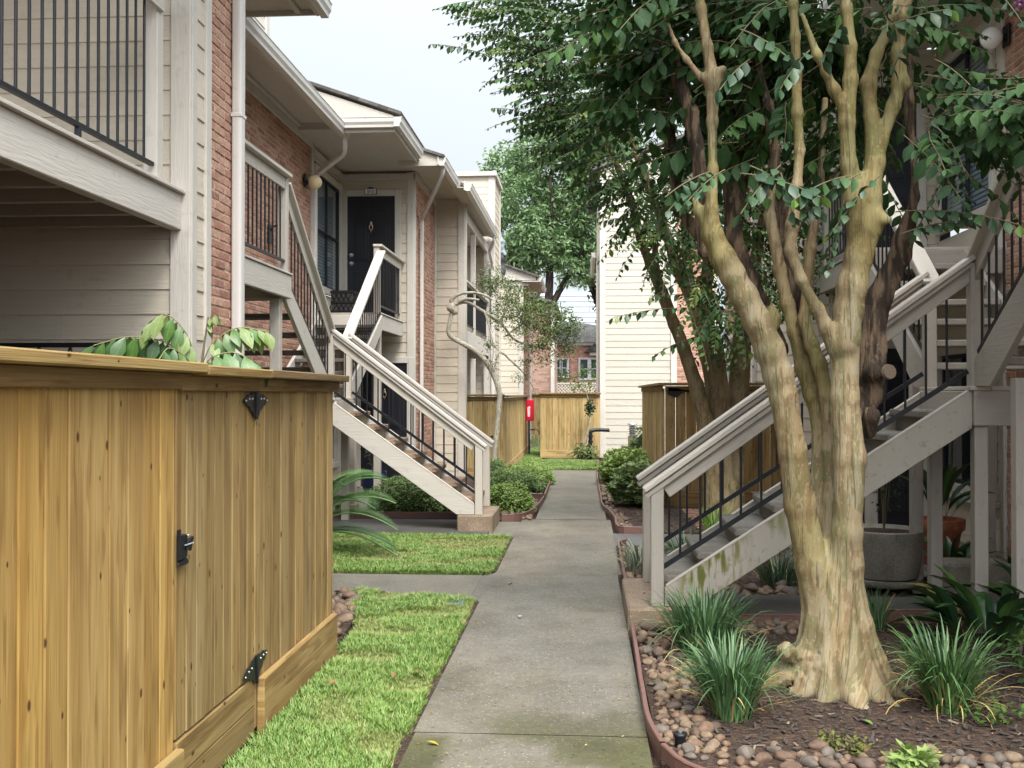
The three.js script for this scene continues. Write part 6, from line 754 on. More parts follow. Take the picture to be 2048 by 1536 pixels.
// ---------------- the second crape myrtle, behind the right stairs
{
  const t = thing('crape_myrtle', 'darker crape myrtle behind the right staircase, its canopy reaching over the path', 'tree');
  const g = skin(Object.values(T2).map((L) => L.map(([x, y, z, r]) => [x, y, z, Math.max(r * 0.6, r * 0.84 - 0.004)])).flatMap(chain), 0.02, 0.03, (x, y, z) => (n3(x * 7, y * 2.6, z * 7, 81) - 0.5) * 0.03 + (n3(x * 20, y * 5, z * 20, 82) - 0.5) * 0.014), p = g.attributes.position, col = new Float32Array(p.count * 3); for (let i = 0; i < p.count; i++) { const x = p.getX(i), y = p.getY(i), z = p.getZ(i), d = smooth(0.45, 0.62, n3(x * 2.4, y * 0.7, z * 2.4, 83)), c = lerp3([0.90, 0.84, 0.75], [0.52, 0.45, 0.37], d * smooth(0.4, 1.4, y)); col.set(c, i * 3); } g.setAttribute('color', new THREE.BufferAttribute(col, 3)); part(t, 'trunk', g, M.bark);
  const kinds = [0, 1, 2, 3, 4].map(() => spray(15, R(0.5, 0.62), 0.078, 0.2, 0.55)); crown(t, C2, { kinds, center: [0.9, 4.6, -12], mul: 1.7, deep: 0.5, dark: [0.042, 0.125, 0.030], light: [0.115, 0.265, 0.052], tip: [0.24, 0.37, 0.06], fresh: 0.14, mat: M.leafThin });
  handSprays(t, SPRAY2, 280, [[0.042, 0.10, 0.036], [0.06, 0.135, 0.04], [0.05, 0.115, 0.036], [0.085, 0.185, 0.045], [0.26, 0.39, 0.07]]);
}
// leaf clumps for small and far foliage
function clump(n, rad, L, w, flat = 1) { const gs = []; for (let i = 0; i < n; i++) { const d = V(gauss(), gauss(), gauss()).multiplyScalar(rad * 0.6); gs.push(leafGeo(1, w, 0.2, 0.2, 2).applyMatrix4(XF([d.x, d.y, d.z], [R(-1.2, 1.2) * flat, R(0, 6.28), R(-0.9, 0.5) * flat], L * R(0.7, 1.2)))); } return merge(gs); }
function foliage(parent, name, geos, spots, colour, mat = M.leaf, size = [0.75, 1.25]) {
  const sets = geos.map(() => []); spots.forEach((s) => sets[Math.floor(rnd() * geos.length)].push(s)); const c = new THREE.Color();
  sets.forEach((S, k) => { const im = new THREE.InstancedMesh(geos[k], mat, S.length); im.name = name; im.userData.kind = 'stuff'; im.castShadow = im.receiveShadow = true; S.forEach((s, i) => { im.setMatrixAt(i, XF([s[0], s[1], s[2]], [R(-0.5, 0.5), R(0, 6.28), R(-0.4, 0.4)], R(...size))); im.setColorAt(i, c.setRGB(...colour(s))); }); parent.add(im); });
}
const blob = (x, y, z, rx, ry, rz, n, hollow = 0.5) => { const a = []; while (a.length < n) { const d = V(R(-1, 1), R(-1, 1), R(-1, 1)), l = d.length(); if (l > 1 || l < hollow * rnd()) continue; a.push([x + d.x * rx, y + d.y * ry, z + d.z * rz, l]); } return a; };
// ---------------- the small leaning tree on the left
{
  const t = thing('small_tree', 'small leaning tree with crooked lichen-grey trunk in front of the left fence', 'tree'); for (const k of Object.keys(LT)) LT[k].forEach((p) => { p[3] *= 0.62; }); part(t, 'trunk', limb(LT.trunk, 10, 0.06, 0.1, 3), M.greyBark); for (const k of Object.keys(LT)) if (k !== 'trunk') part(t, 'branch', limb(LT[k], 7, 0.06, 0.12, 5), M.greyBark);
  part(t, 'cut_knob', skin(chain([[-2.37, 3.13, -18.8, 0.075], [-2.42, 3.2, -18.78, 0.085]]), 0.025, 0.03, (x, y, z) => (n3(x * 20, y * 20, z * 20, 91) - 0.5) * 0.03), M.greyBark);
  const W = (x, y) => [(x - 1168) / 2070 * 18.7, 1.62 + (788 - y) / 2070 * 18.9]; const spots = []; for (const [x, y, r, n] of [[985, 560, 34, 44], [1010, 580, 36, 48], [965, 575, 22, 16], [1040, 610, 44, 70], [1000, 620, 34, 36], [1075, 630, 42, 70], [1060, 670, 46, 66], [1105, 645, 42, 64], [1130, 660, 36, 48], [1095, 690, 42, 54], [1025, 650, 38, 36], [1140, 690, 24, 22], [1150, 655, 26, 26], [1120, 625, 28, 24], [1060, 715, 28, 18], [1110, 715, 24, 12], [975, 690, 12, 8], [980, 730, 9, 6], [1045, 755, 18, 8]]) { const [wx, wy] = W(x, y), s = r / 2070 * 18.9; spots.push(...blob(wx, wy, -18.95, s * 1.08, s * 0.85, s * 1.1, Math.round(n * 0.95), 0.2)); }
  foliage(t, 'crown', [0, 1, 2].map(() => clump(18, 0.12, 0.05, 0.42)), spots, (s) => lerp3([0.13, 0.20, 0.065], rnd() < 0.22 ? [0.46, 0.52, 0.30] : [0.27, 0.38, 0.12], rnd()));
}
// ---------------- big trees far behind
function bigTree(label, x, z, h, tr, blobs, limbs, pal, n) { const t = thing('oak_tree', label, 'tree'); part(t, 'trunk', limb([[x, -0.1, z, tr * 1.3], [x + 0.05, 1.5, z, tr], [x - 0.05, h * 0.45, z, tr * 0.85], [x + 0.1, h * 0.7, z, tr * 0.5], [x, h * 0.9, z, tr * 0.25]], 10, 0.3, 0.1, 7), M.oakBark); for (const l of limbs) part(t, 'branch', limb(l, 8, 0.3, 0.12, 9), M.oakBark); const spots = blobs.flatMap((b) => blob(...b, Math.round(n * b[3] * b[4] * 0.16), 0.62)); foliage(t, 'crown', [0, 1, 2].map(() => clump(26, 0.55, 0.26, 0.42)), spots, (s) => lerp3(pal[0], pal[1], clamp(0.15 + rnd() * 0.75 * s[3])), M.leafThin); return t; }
bigTree('broad green oak rising behind the back fence, its dark trunk left of the pink house', -1.55, -47, 13, 0.24, [[-2.2, 8.6, -47, 1.6, 1.5, 1.2], [-0.4, 7.6, -46.8, 1.3, 1.1, 1.0], [-3.0, 10.4, -48, 1.9, 1.7, 1.6], [-1.3, 12.3, -48.5, 2.4, 1.9, 2], [0.3, 9.9, -47.5, 2.0, 1.8, 1.6], [-1.2, 9.2, -48, 1.7, 1.5, 1.6], [-3.0, 7.9, -48.3, 1.2, 1.0, 1.2], [0.6, 7.6, -48, 1.2, 1.1, 1.2], [1.4, 11.8, -48, 2.2, 2, 1.8], [-0.3, 14.0, -49, 2.6, 1.6, 2], [2.8, 9.5, -49, 1.9, 2.2, 1.6], [2.2, 7.0, -49.5, 1.0, 1.2, 1], [-3.9, 12.2, -50, 1.3, 1.4, 1.3]], [[[-1.55, 4.6, -47, 0.2], [-2.4, 6.2, -47.2, 0.16], [-3.4, 7.8, -47.5, 0.12], [-4.0, 9.4, -48, 0.08]], [[-1.5, 5.6, -47, 0.16], [-0.6, 7.2, -47, 0.13], [0.5, 9, -47.3, 0.08]], [[-1.55, 5.2, -47, 0.12], [-2.6, 5.5, -47, 0.09], [-3.6, 6.4, -47, 0.05]]], [[0.19, 0.33, 0.14], [0.40, 0.59, 0.26]], 300);
bigTree('darker oak with a slanting limb behind the cream siding wall', 2.2, -50, 12, 0.3, [[1.3, 6.4, -51, 1.0, 0.8, 1], [2.4, 8.6, -51.5, 2.0, 1.9, 1.6], [-4.8, 7.4, -56, 1.4, 1.3, 1.2], [3.6, 11, -52, 2.4, 2.2, 2], [0.9, 8.2, -53, 1.4, 1.2, 1.2]], [[[1.5, 4.0, -50, 0.28], [0.9, 5.6, -50, 0.22], [0.25, 7.2, -50, 0.17], [-0.4, 9.0, -50, 0.12]], [[1.3, 4.6, -50, 0.18], [1.9, 6.2, -50, 0.14], [2.4, 7.4, -50, 0.1]]], [[0.15, 0.26, 0.08], [0.32, 0.47, 0.16]], 240);
bigTree('loose dark tree low behind the leaning tree and the gabled block', -4.6, -56, 9, 0.22, [[-4.6, 5.8, -56, 1.6, 1.4, 1.2], [-3.4, 6.6, -57, 1.2, 1.0, 1], [-2.8, 4.9, -57, 1.0, 0.8, 1]], [[[-4.4, 4, -56, 0.12], [-3.4, 5.4, -56, 0.08], [-2.6, 6.4, -56, 0.05]]], [[0.05, 0.085, 0.03], [0.10, 0.16, 0.05]], 150);
// ================================================================ HEDGES, TUFTS, POTS
reseed(61);
function mound(name, label, cat, x, z, rx, ry, rz, n, L, pal, y0 = 0.02, top = 0.0, grp) { // clipped mound: leaves over a rounded body
  const t = thing(name, label, cat, [x, y0, z], 0, grp), core = new THREE.SphereGeometry(1, 20, 12), p = core.attributes.position; for (let i = 0; i < p.count; i++) { const v = V(p.getX(i), p.getY(i), p.getZ(i)), f = 0.86 + 0.12 * (n3(v.x * 2, v.y * 2, v.z * 2, 91) - 0.5); p.setXYZ(i, v.x * rx * f, Math.max(-0.02, v.y * ry * f + 0.06), v.z * rz * f); } core.computeVertexNormals(); part(t, 'dark_core', core, STD({ color: lin(0.03, 0.04, 0.018), roughness: 0.95 }));  // solid dark core closes the gaps between the leaves
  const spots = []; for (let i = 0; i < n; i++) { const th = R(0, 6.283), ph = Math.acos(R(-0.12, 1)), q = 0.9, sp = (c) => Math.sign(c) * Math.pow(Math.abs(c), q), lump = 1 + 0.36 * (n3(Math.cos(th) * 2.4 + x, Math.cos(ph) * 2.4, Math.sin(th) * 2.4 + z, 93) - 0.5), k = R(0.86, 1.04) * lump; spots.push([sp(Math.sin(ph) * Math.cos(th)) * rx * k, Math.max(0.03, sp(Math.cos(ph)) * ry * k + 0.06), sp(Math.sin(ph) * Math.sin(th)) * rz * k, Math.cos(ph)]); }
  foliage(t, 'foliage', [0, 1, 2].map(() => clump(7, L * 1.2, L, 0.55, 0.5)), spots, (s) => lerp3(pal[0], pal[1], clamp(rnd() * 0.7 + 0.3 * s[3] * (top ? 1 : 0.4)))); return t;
}
const box1 = [[0.16, 0.28, 0.075], [0.46, 0.62, 0.24]], box2 = [[0.25, 0.41, 0.085], [0.54, 0.72, 0.22]];
mound('boxwood_mound', 'rounded glossy boxwood mound under the pale left stair', 'shrub', -2.2, -13.85, 0.66, 0.42, 0.5, 2800, 0.03, box1, 0.02);
mound('boxwood_mound', 'small boxwood mound just right of the tan stair footing', 'shrub', -1.04, -14.1, 0.33, 0.31, 0.40, 1500, 0.03, box2, 0.02, 1);
mound('boxwood_mound', 'low dark boxwood mound before the left board fence', 'shrub', -1.16, -16.9, 0.50, 0.25, 0.55, 1900, 0.032, box1, 0.02);
mound('boxwood_mound', 'flat bright boxwood mound farthest along the left path edge', 'shrub', -1.06, -18.7, 0.50, 0.26, 1.0, 2400, 0.035, box2, 0.02, 1);
mound('boxwood_mound', 'dark mound against the leaning trunk behind the flat mounds', 'shrub', -1.62, -18.4, 0.3, 0.36, 0.6, 900, 0.03, box1, 0.02);
function rosetteBush(label, x, z, rx, ry, rz, n, pal) { // bushy shrub with whorls of rounded leaves
  const t = thing('pittosporum_shrub', label, 'shrub', [x, 0.02, z]), whorl = [0, 1, 2].map(() => { const gs = []; for (let i = 0; i < 9; i++) gs.push(leafGeo(1, 0.42, 0.15, 0.1, 3).applyMatrix4(XF([0, 0, 0], [R(-0.2, 0.2), i * 2.4, R(0.1, 0.75)], R(0.045, 0.07)))); return merge(gs); }); const core = new THREE.SphereGeometry(0.8, 14, 10).scale(rx, ry, rz).translate(0, ry * 0.75, 0); part(t, 'dark_core', core, STD({ color: lin(0.03, 0.04, 0.018), roughness: 0.95 }));  // dark solid sphere fills the shrub behind its whorls
  const spots = []; for (let i = 0; i < n; i++) { const th = R(0, 6.283), ph = Math.acos(R(-0.6, 1)), k = R(0.82, 1.05) * (1 + 0.3 * (n3(Math.cos(th) * 3 + x, Math.cos(ph) * 3, Math.sin(th) * 3, 95) - 0.5)); spots.push([Math.sin(ph) * Math.cos(th) * rx * k, Math.max(0.06, Math.cos(ph) * ry * k + ry * 0.78), Math.sin(ph) * Math.sin(th) * rz * k, Math.cos(ph)]); }
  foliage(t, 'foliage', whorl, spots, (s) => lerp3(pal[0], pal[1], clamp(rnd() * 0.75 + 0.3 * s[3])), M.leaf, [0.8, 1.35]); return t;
}
rosetteBush('bushy light green shrub beside the lower end of the right stair rail', 0.80, -15.0, 0.42, 0.34, 0.5, 900, [[0.26, 0.38, 0.13], [0.58, 0.70, 0.30]]);
rosetteBush('bright green shrub behind it at the foot of the cream siding wall', 0.80, -18.6, 0.52, 0.34, 1.1, 1100, [[0.28, 0.43, 0.10], [0.56, 0.72, 0.22]]);
rosetteBush('small pale shrub tucked between the bollard light and the right fence', 1.25, -21.5, 0.34, 0.5, 0.4, 260, [[0.12, 0.21, 0.05], [0.30, 0.46, 0.10]]);
// strap-leaved tufts
const bladeGeos = [0, 1, 2, 3].map((k) => { const n = 7, pos = [], idx = [], out = 0.26 + 0.22 * k, droop = 0.30 + 0.20 * k; for (let i = 0; i <= n; i++) { const t = i / n, x = out * t * t * 0.9 + 0.12 * t, y = 1.15 * t - droop * t * t * t, w = 0.018 * Math.pow(1 - t, 0.55) * (0.55 + 0.45 * Math.min(1, t * 5)); pos.push(x, y, -w, x, y - w * 0.5, 0, x, y, w); } for (let i = 0; i < n; i++) for (let j = 0; j < 2; j++) { const a = i * 3 + j; idx.push(a, a + 1, a + 3, a + 1, a + 4, a + 3); } const g = new THREE.BufferGeometry(); g.setAttribute('position', new THREE.Float32BufferAttribute(pos, 3)); g.setIndex(idx); g.computeVertexNormals(); return g; });
const strap = STD({ color: lin(1, 1, 1), roughness: 0.42, side: THREE.DoubleSide });
function tuft(label, x, z, n, h, spread, pal = [[0.038, 0.092, 0.036], [0.092, 0.178, 0.062]], dry = 0.06, name = 'lilyturf', cat = 'grass tuft') {
  const t = thing(name, label, cat, [x, 0.015, z]), sets = bladeGeos.map(() => []); for (let i = 0; i < n; i++) sets[Math.floor(rnd() * rnd() * 4)].push(i); const c = new THREE.Color();
  sets.forEach((S, k) => { if (!S.length) return; const im = new THREE.InstancedMesh(bladeGeos[k], strap, S.length); im.name = 'leaf_blades'; im.userData.kind = 'stuff'; im.castShadow = im.receiveShadow = true; S.forEach((_, i) => { const a = R(0, 6.283), r = spread * Math.sqrt(rnd()), d = rnd() < dry, s = h * R(0.6, 1.15) * (d ? 0.9 : 1); im.setMatrixAt(i, XF([Math.cos(a) * r, 0, -Math.sin(a) * r], [R(-0.25, 0.25), a + R(-0.5, 0.5), d ? R(-0.9, -0.3) : R(-0.25, 0.22)], [s, s, s * 0.95])); im.setColorAt(i, c.setRGB(...(d ? lerp3([0.42, 0.34, 0.14], [0.55, 0.36, 0.10], rnd()) : lerp3(pal[0], pal[1], rnd())))); }); t.add(im); }); return t;
}
tuft('arching dark green strap-leaved tuft against the wet stair footing', 0.74, -6.45, 420, 0.44, 0.15);
tuft('full strap-leaved tuft nearest the picture bottom by the path edging', 0.73, -5.22, 420, 0.42, 0.10);
tuft('spiky strap-leaved tuft with yellowed blades at the right of the trunk', 1.84, -5.42, 340, 0.46, 0.10, [[0.042, 0.10, 0.036], [0.105, 0.195, 0.06]], 0.08);
tuft('strap-leaved tuft in the shade below the mossy stringer', 1.62, -8.75, 180, 0.36, 0.16, [[0.03, 0.07, 0.034], [0.06, 0.125, 0.05]]);
tuft('pale grey-green tuft between the far stair post and the edging', 0.52, -9.3, 170, 0.36, 0.13, [[0.12, 0.16, 0.11], [0.24, 0.29, 0.19]]);
tuft('dark tuft seen between the balusters of the far rail', 0.95, -9.6, 170, 0.40, 0.16);
tuft('bluish tuft behind the big trunk by the wet slab', 1.98, -7.2, 90, 0.34, 0.08);
tuft('bright green tuft on the brick paving beside the second trunk', 1.5, -12.1, 120, 0.36, 0.1, [[0.12, 0.24, 0.04], [0.22, 0.38, 0.07]]);
tuft('pale grassy clump at the far path behind the red sign box', -1.3, -31.3, 160, 0.45, 0.3, [[0.2, 0.26, 0.12], [0.32, 0.38, 0.2]]);
// broad-leaved cast iron plants
function broadLeaf(L, w, arch) { const n = 8, pos = [], idx = [], uv = [], st = 0.28; for (let i = 0; i <= n; i++) { const t = i / n, x = arch * L * t * t, y = L * (t - arch * 0.55 * t * t * t), u = (t - st) / (1 - st), ww = u <= 0 ? 0.004 : w * 0.5 * Math.pow(Math.sin(Math.PI * Math.pow(clamp(u), 0.8)), 0.8) + 0.003; for (const s of [-1, -0.5, 0, 0.5, 1]) { pos.push(x - Math.abs(s) * ww * 0.45, y + Math.abs(s) * ww * 0.15, s * ww); uv.push(0.5 + s * 0.5, t * 2); } } for (let i = 0; i < n; i++) for (let j = 0; j < 4; j++) { const a = i * 5 + j; idx.push(a, a + 1, a + 5, a + 1, a + 6, a + 5); } const g = new THREE.BufferGeometry(); g.setAttribute('position', new THREE.Float32BufferAttribute(pos, 3)); g.setAttribute('uv', new THREE.Float32BufferAttribute(uv, 2)); g.setIndex(idx); g.computeVertexNormals(); return g; }
const broadGeos = [broadLeaf(0.58, 0.105, 0.35), broadLeaf(0.52, 0.12, 0.6), broadLeaf(0.62, 0.10, 0.8), broadLeaf(0.45, 0.10, 0.5)], broadMats = [[0.03, 0.085, 0.035], [0.045, 0.12, 0.04], [0.065, 0.155, 0.05], [0.10, 0.21, 0.05]].map((c) => leafMat(...c, { roughness: 0.34 })), yellowLeaf = leafMat(0.42, 0.34, 0.08, { roughness: 0.5 });
function castIron(label, x, z, n, s, spread, y = 0.02) { const t = thing('cast_iron_plant', label, 'plant', [x, y, z]); for (let i = 0; i < n; i++) { const a = R(0, 6.283), r = spread * Math.sqrt(rnd()), m = part(t, 'leaf', pick(broadGeos), rnd() < 0.05 ? yellowLeaf : pick(broadMats)); m.applyMatrix4(XF([Math.cos(a) * r, 0, -Math.sin(a) * r], [R(-0.3, 0.3), a + R(-0.6, 0.6), R(-0.35, 0.25)], s * R(0.8, 1.15))); } return t; }
castIron('cluster of broad dark cast iron leaves in front of the wet slab at the right', 2.58, -6.72, 44, 0.98, 0.24);
castIron('cast iron plant with upright leaves by the grey post at the picture edge', 3.0, -6.88, 30, 1.08, 0.24);
castIron('lower cast iron plant at the right picture edge', 2.85, -6.1, 16, 0.8, 0.2);
castIron('broad-leaved plant beside the terracotta pot behind the stair posts', 3.1, -9.0, 16, 0.8, 0.16, 0.09);
castIron('low broad-leaved plant between the two grey stair posts', 3.35, -8.5, 12, 0.65, 0.16, 0.05);
{ // long leaves that reach out to the left over the slab
  const t = scene.getObjectByName('cast_iron_plant'); for (const [a, p, s] of [[3.0, -1.05, 1.1], [3.35, -1.3, 1.0], [2.7, -1.0, 0.9]]) { const m = part(t, 'leaf', broadGeos[0], broadMats[2]); m.applyMatrix4(XF([-0.12, 0.06, 0.1], [0.3, a, p], s)); }
}
// sago palm beyond the end of the near fence
{
  const t = thing('sago_palm', 'sago palm with arching feathery fronds past the end of the near fence', 'palm', [-2.74, -0.1, -10.2]); part(t, 'trunk', new THREE.CylinderGeometry(0.12, 0.16, 0.36, 10).translate(0, 0.18, 0), M.darkBark); const fm = [[0.065, 0.15, 0.04], [0.11, 0.22, 0.06], [0.04, 0.095, 0.035]].map((c) => STD({ color: lin(...c), roughness: 0.45, side: THREE.DoubleSide }));
  const frond = (L, rise, fall) => { const gs = [], cv = new THREE.QuadraticBezierCurve3(V(0, 0, 0), V(L * 0.45, rise, 0), V(L, rise - fall, 0)); gs.push(new THREE.TubeGeometry(cv, 14, 0.008, 5, false)); for (let i = 0; i < 78; i++) { const u = 0.08 + 0.92 * i / 78, p = cv.getPoint(u), d = cv.getTangent(u), l = 0.24 * Math.pow(Math.sin(Math.PI * (0.12 + 0.86 * u)), 0.6); for (const s of [-1, 1]) { const g = leafGeo(1, 0.036, 0.3, 0.10, 2); g.applyMatrix4(new THREE.Matrix4().makeRotationFromEuler(new THREE.Euler(0, -s * 1.0, 0.35)).scale(V(l, l, l))); g.applyMatrix4(new THREE.Matrix4().makeRotationZ(Math.atan2(d.y, d.x))); g.translate(p.x, p.y, p.z); gs.push(g); } } return merge(gs); };
  const F = [frond(0.88, 0.34, 0.34), frond(0.86, 0.46, 0.22), frond(0.78, 0.60, 0.14), frond(0.92, 0.16, 0.34)]; for (const [k, a, m, y] of [[0, 0.05, 1, 0.36], [1, 0.12, 1, 0.38], [2, 0.0, 0, 0.40], [3, -0.12, 0, 0.30], [2, 0.6, 1, 0.4], [1, -0.5, 0, 0.38], [1, 1.6, 2, 0.38], [2, 2.4, 0, 0.38], [1, 3.2, 2, 0.36], [2, 4.0, 0, 0.38], [0, 4.8, 1, 0.36], [2, -0.9, 2, 0.4], [3, 0.45, 2, 0.3]]) part(t, 'frond', F[k], fm[m], [0, y, 0], [0, a, 0]);
}
// sapling with compound leaves above the near fence
{
  const t = thing('tree_sapling', 'light green sapling with drooping compound leaves above the near fence cap', 'sapling', [-1.90, 0, -5.0]); part(t, 'stem', limb([[0, 0, 0, 0.012], [0.01, 0.9, 0, 0.010], [0.0, 1.62, 0, 0.008], [0.02, 1.82, 0, 0.006], [0.05, 2.0, 0.01, 0.004]], 6, 0.1, 0.05, 2), M.twig);
  const green = leafMat(0.13, 0.27, 0.055, { roughness: 0.42, transmission: 0.25 }), pale = leafMat(0.30, 0.42, 0.12, { roughness: 0.5, transmission: 0.3 }), deep = leafMat(0.09, 0.20, 0.06, { roughness: 0.40, transmission: 0.2 }), lg = [0, 1, 2].map((k) => leafGeo(1, 0.52, 0.2, 0.35, 6)); const rach = STD({ color: lin(0.2, 0.2, 0.08), roughness: 0.7 });
  for (const [pts, n, l, mt, hang] of [[[[0, 1.72, 0], [-0.12, 1.86, 0.05], [-0.30, 1.90, 0.10], [-0.47, 1.855, 0.14]], 17, 0.135, [green, deep], 1.25], [[[0, 1.74, 0], [-0.05, 1.93, 0.06], [-0.14, 2.01, 0.10], [-0.21, 1.93, 0.12]], 13, 0.125, [pale, green], 1.3], [[[0.01, 1.75, 0], [0.08, 1.87, 0.03], [0.20, 1.945, 0.02], [0.33, 1.93, -0.02]], 16, 0.12, [green, pale], 1.15], [[[0.01, 1.68, 0.05], [0.10, 1.79, 0.12], [0.22, 1.82, 0.12], [0.33, 1.76, 0.12]], 13, 0.15, [deep, green], 1.05], [[[0.03, 1.9, 0], [0.05, 1.97, 0.0], [0.07, 2.01, 0.01], [0.10, 2.0, 0.02]], 7, 0.05, [pale, pale], 1.1], [[[0, 1.70, 0], [-0.03, 1.80, 0.1], [-0.08, 1.84, 0.18], [-0.10, 1.78, 0.25]], 9, 0.09, [deep, green], 1.1]]) {
    const cv = new THREE.CatmullRomCurve3(pts.map((p) => V(...p))), leaf = group(t, 'compound_leaf'); part(leaf, 'stalk', new THREE.TubeGeometry(cv, 12, 0.0032, 5, false), rach); for (let i = 0; i < n; i++) { const u = 0.28 + 0.72 * i / (n - 1), p = cv.getPointAt(u), d = cv.getTangentAt(u), s = i % 2 ? 1 : -1, m = part(leaf, 'leaflet', pick(lg), pick(mt)); m.applyMatrix4(XF([p.x, p.y, p.z], [s * 0.4 + R(-0.2, 0.2), Math.atan2(-d.z, d.x) - s * R(0.7, 1.1), -hang * R(0.5, 1.0)], l * R(0.85, 1.1) * (u > 0.9 ? 0.8 : 1))); }
  }
}
// small plants
function leafy(name, label, x, z, h, w, n, L, pal, y = 0.02, wide = 0.55) { const t = thing(name, label, 'plant', [x, y, z]); for (let i = 0; i < 5; i++) part(t, 'stem', limb([[0, 0, 0, 0.006], [R(-0.4, 0.4) * w, h * 0.5, R(-0.4, 0.4) * w, 0.004], [R(-1, 1) * w * 0.8, h, R(-1, 1) * w * 0.8, 0.002]], 5, 0.08, 0.05, i), M.twig); foliage(t, 'foliage', [0, 1].map(() => clump(6, L * 1.4, L, wide)), blob(0, h * 0.6, 0, w, h * 0.45, w, n, 0.1), () => lerp3(pal[0], pal[1], rnd())); return t; }
leafy('weed', 'low creeping green weed at the foot of the yellowed tuft', 1.98, -5.28, 0.10, 0.20, 34, 0.035, [[0.08, 0.18, 0.04], [0.17, 0.30, 0.06]]);
leafy('weed', 'leafy green weed at the right picture edge above the mulch', 2.55, -5.75, 0.34, 0.28, 120, 0.045, [[0.06, 0.13, 0.035], [0.15, 0.26, 0.06]]);
leafy('seedling', 'tiny yellow-green seedling in the mulch near the front stones', 1.12, -4.82, 0.07, 0.05, 12, 0.025, [[0.2, 0.26, 0.05], [0.3, 0.34, 0.08]]); leafy('seedling', 'second tiny seedling beside the first in the front mulch', 1.22, -4.74, 0.06, 0.07, 16, 0.025, [[0.2, 0.24, 0.05], [0.28, 0.32, 0.07]]);
{ const t = rosetteBush('bright green shrub tips rising into the bottom right of the view', 1.24, -4.02, 0.15, 0.15, 0.12, 80, [[0.26, 0.40, 0.09], [0.45, 0.6, 0.20]]); t.position.y = -0.01; }
leafy('agave', 'grey-green leafy plant at the foot of the back fence', 0.02, -25.5, 0.30, 0.30, 60, 0.16, [[0.14, 0.22, 0.07], [0.36, 0.42, 0.16]], 0.02, 0.25);
leafy('shrub', 'dark round shrub in the far gap beyond the red sign box', -1.05, -32.5, 0.95, 0.4, 130, 0.07, [[0.03, 0.07, 0.025], [0.07, 0.14, 0.045]]);
leafy('shrub', 'yellow-green bush showing over the back fence', 0.35, -34, 2.6, 1.0, 420, 0.08, [[0.20, 0.34, 0.05], [0.34, 0.50, 0.10]]);
leafy('shrub', 'greyish bush in front of the pink house windows', -1.0, -48, 2.7, 0.55, 200, 0.12, [[0.12, 0.19, 0.06], [0.24, 0.31, 0.12]]);
{ const t = thing('fence_sapling', 'thin leaning sapling stem with a dark leaf tuft before the back fence', 'sapling', [0, 0, 0]); part(t, 'stem', limb([[-0.04, 0, -25.6, 0.03], [0.0, 0.35, -25.6, 0.026], [0.12, 0.8, -25.6, 0.02], [0.16, 1.05, -25.6, 0.014], [0.10, 1.5, -25.6, 0.008], [0.02, 1.78, -25.6, 0.005]], 8, 0.08, 0.1, 4), M.greyBark); foliage(t, 'foliage', [clump(8, 0.07, 0.09, 0.5)], blob(0.12, 1.32, -25.6, 0.10, 0.22, 0.1, 26, 0.1), () => lerp3([0.03, 0.06, 0.03], [0.08, 0.14, 0.06], rnd())); }
{ const t = thing('lattice_fence', 'white diagonal lattice fence in front of the pink house', 'fence', [-0.4, 0, -45]); for (let i = -16; i < 16; i++) for (const s of [-1, 1]) { const m = part(t, 'slat', cbox(0.04, 1.45, 0.012, 0.002), M.trim2, [i * 0.14, 1.55, s * 0.008], [0, 0, s * 0.785]); } part(t, 'rail', box(4.8, 0.06, 0.05, 0, 2.08, 0), M.trim2); part(t, 'rail', box(4.8, 1.1, 0.05, 0, 0.55, 0), M.trim2); }
// pots
const lathe = (pts, seg = 36) => { const g = new THREE.LatheGeometry(pts.map(([r, y]) => new THREE.Vector2(r, y)), seg); const n = g.attributes.position, uv = g.attributes.uv; for (let i = 0; i < n.count; i++) uv.setXY(i, uv.getX(i) * 1.8, n.getY(i)); return g; };
{ const t = thing('stone_planter', 'big round grey stone planter on a saucer behind the crape myrtle', 'planter', [2.46, 0.06, -8.72]); part(t, 'bowl', lathe([[0, 0.06], [0.26, 0.06], [0.27, 0.08], [0.295, 0.2], [0.31, 0.40], [0.312, 0.44], [0.305, 0.455], [0.285, 0.45], [0.27, 0.41], [0, 0.40]]), M.potStone); part(t, 'saucer', lathe([[0, 0], [0.27, 0], [0.30, 0.02], [0.31, 0.06], [0.295, 0.065], [0.28, 0.035], [0, 0.03]]), M.potStone); part(t, 'soil', new THREE.CylinderGeometry(0.27, 0.27, 0.02, 24).translate(0, 0.415, 0), M.soil);
  const s = leafy('potted_shrub', 'wispy dark shrub growing in the round stone planter', 2.46, -8.72, 0.95, 0.22, 150, 0.03, [[0.02, 0.045, 0.02], [0.06, 0.11, 0.04]], 0.48); }
{ const t = thing('terracotta_pot', 'orange terracotta pot behind the grey stair posts', 'pot', [3.18, 0.09, -9.55]); part(t, 'bowl', lathe([[0, 0], [0.13, 0], [0.19, 0.32], [0.215, 0.32], [0.222, 0.41], [0.205, 0.415], [0.19, 0.38], [0, 0.37]]), M.terracotta); castIron('dark big-leaved plant in the terracotta pot', 3.18, -9.55, 14, 1.15, 0.08, 0.46); }
{ const t = thing('terracotta_pot', 'terracotta pot half hidden at the right picture edge', 'pot', [3.35, 0.0, -7.75]); part(t, 'bowl', lathe([[0, 0], [0.11, 0], [0.16, 0.26], [0.18, 0.26], [0.186, 0.33], [0.17, 0.335], [0, 0.31]]), M.terracotta); }
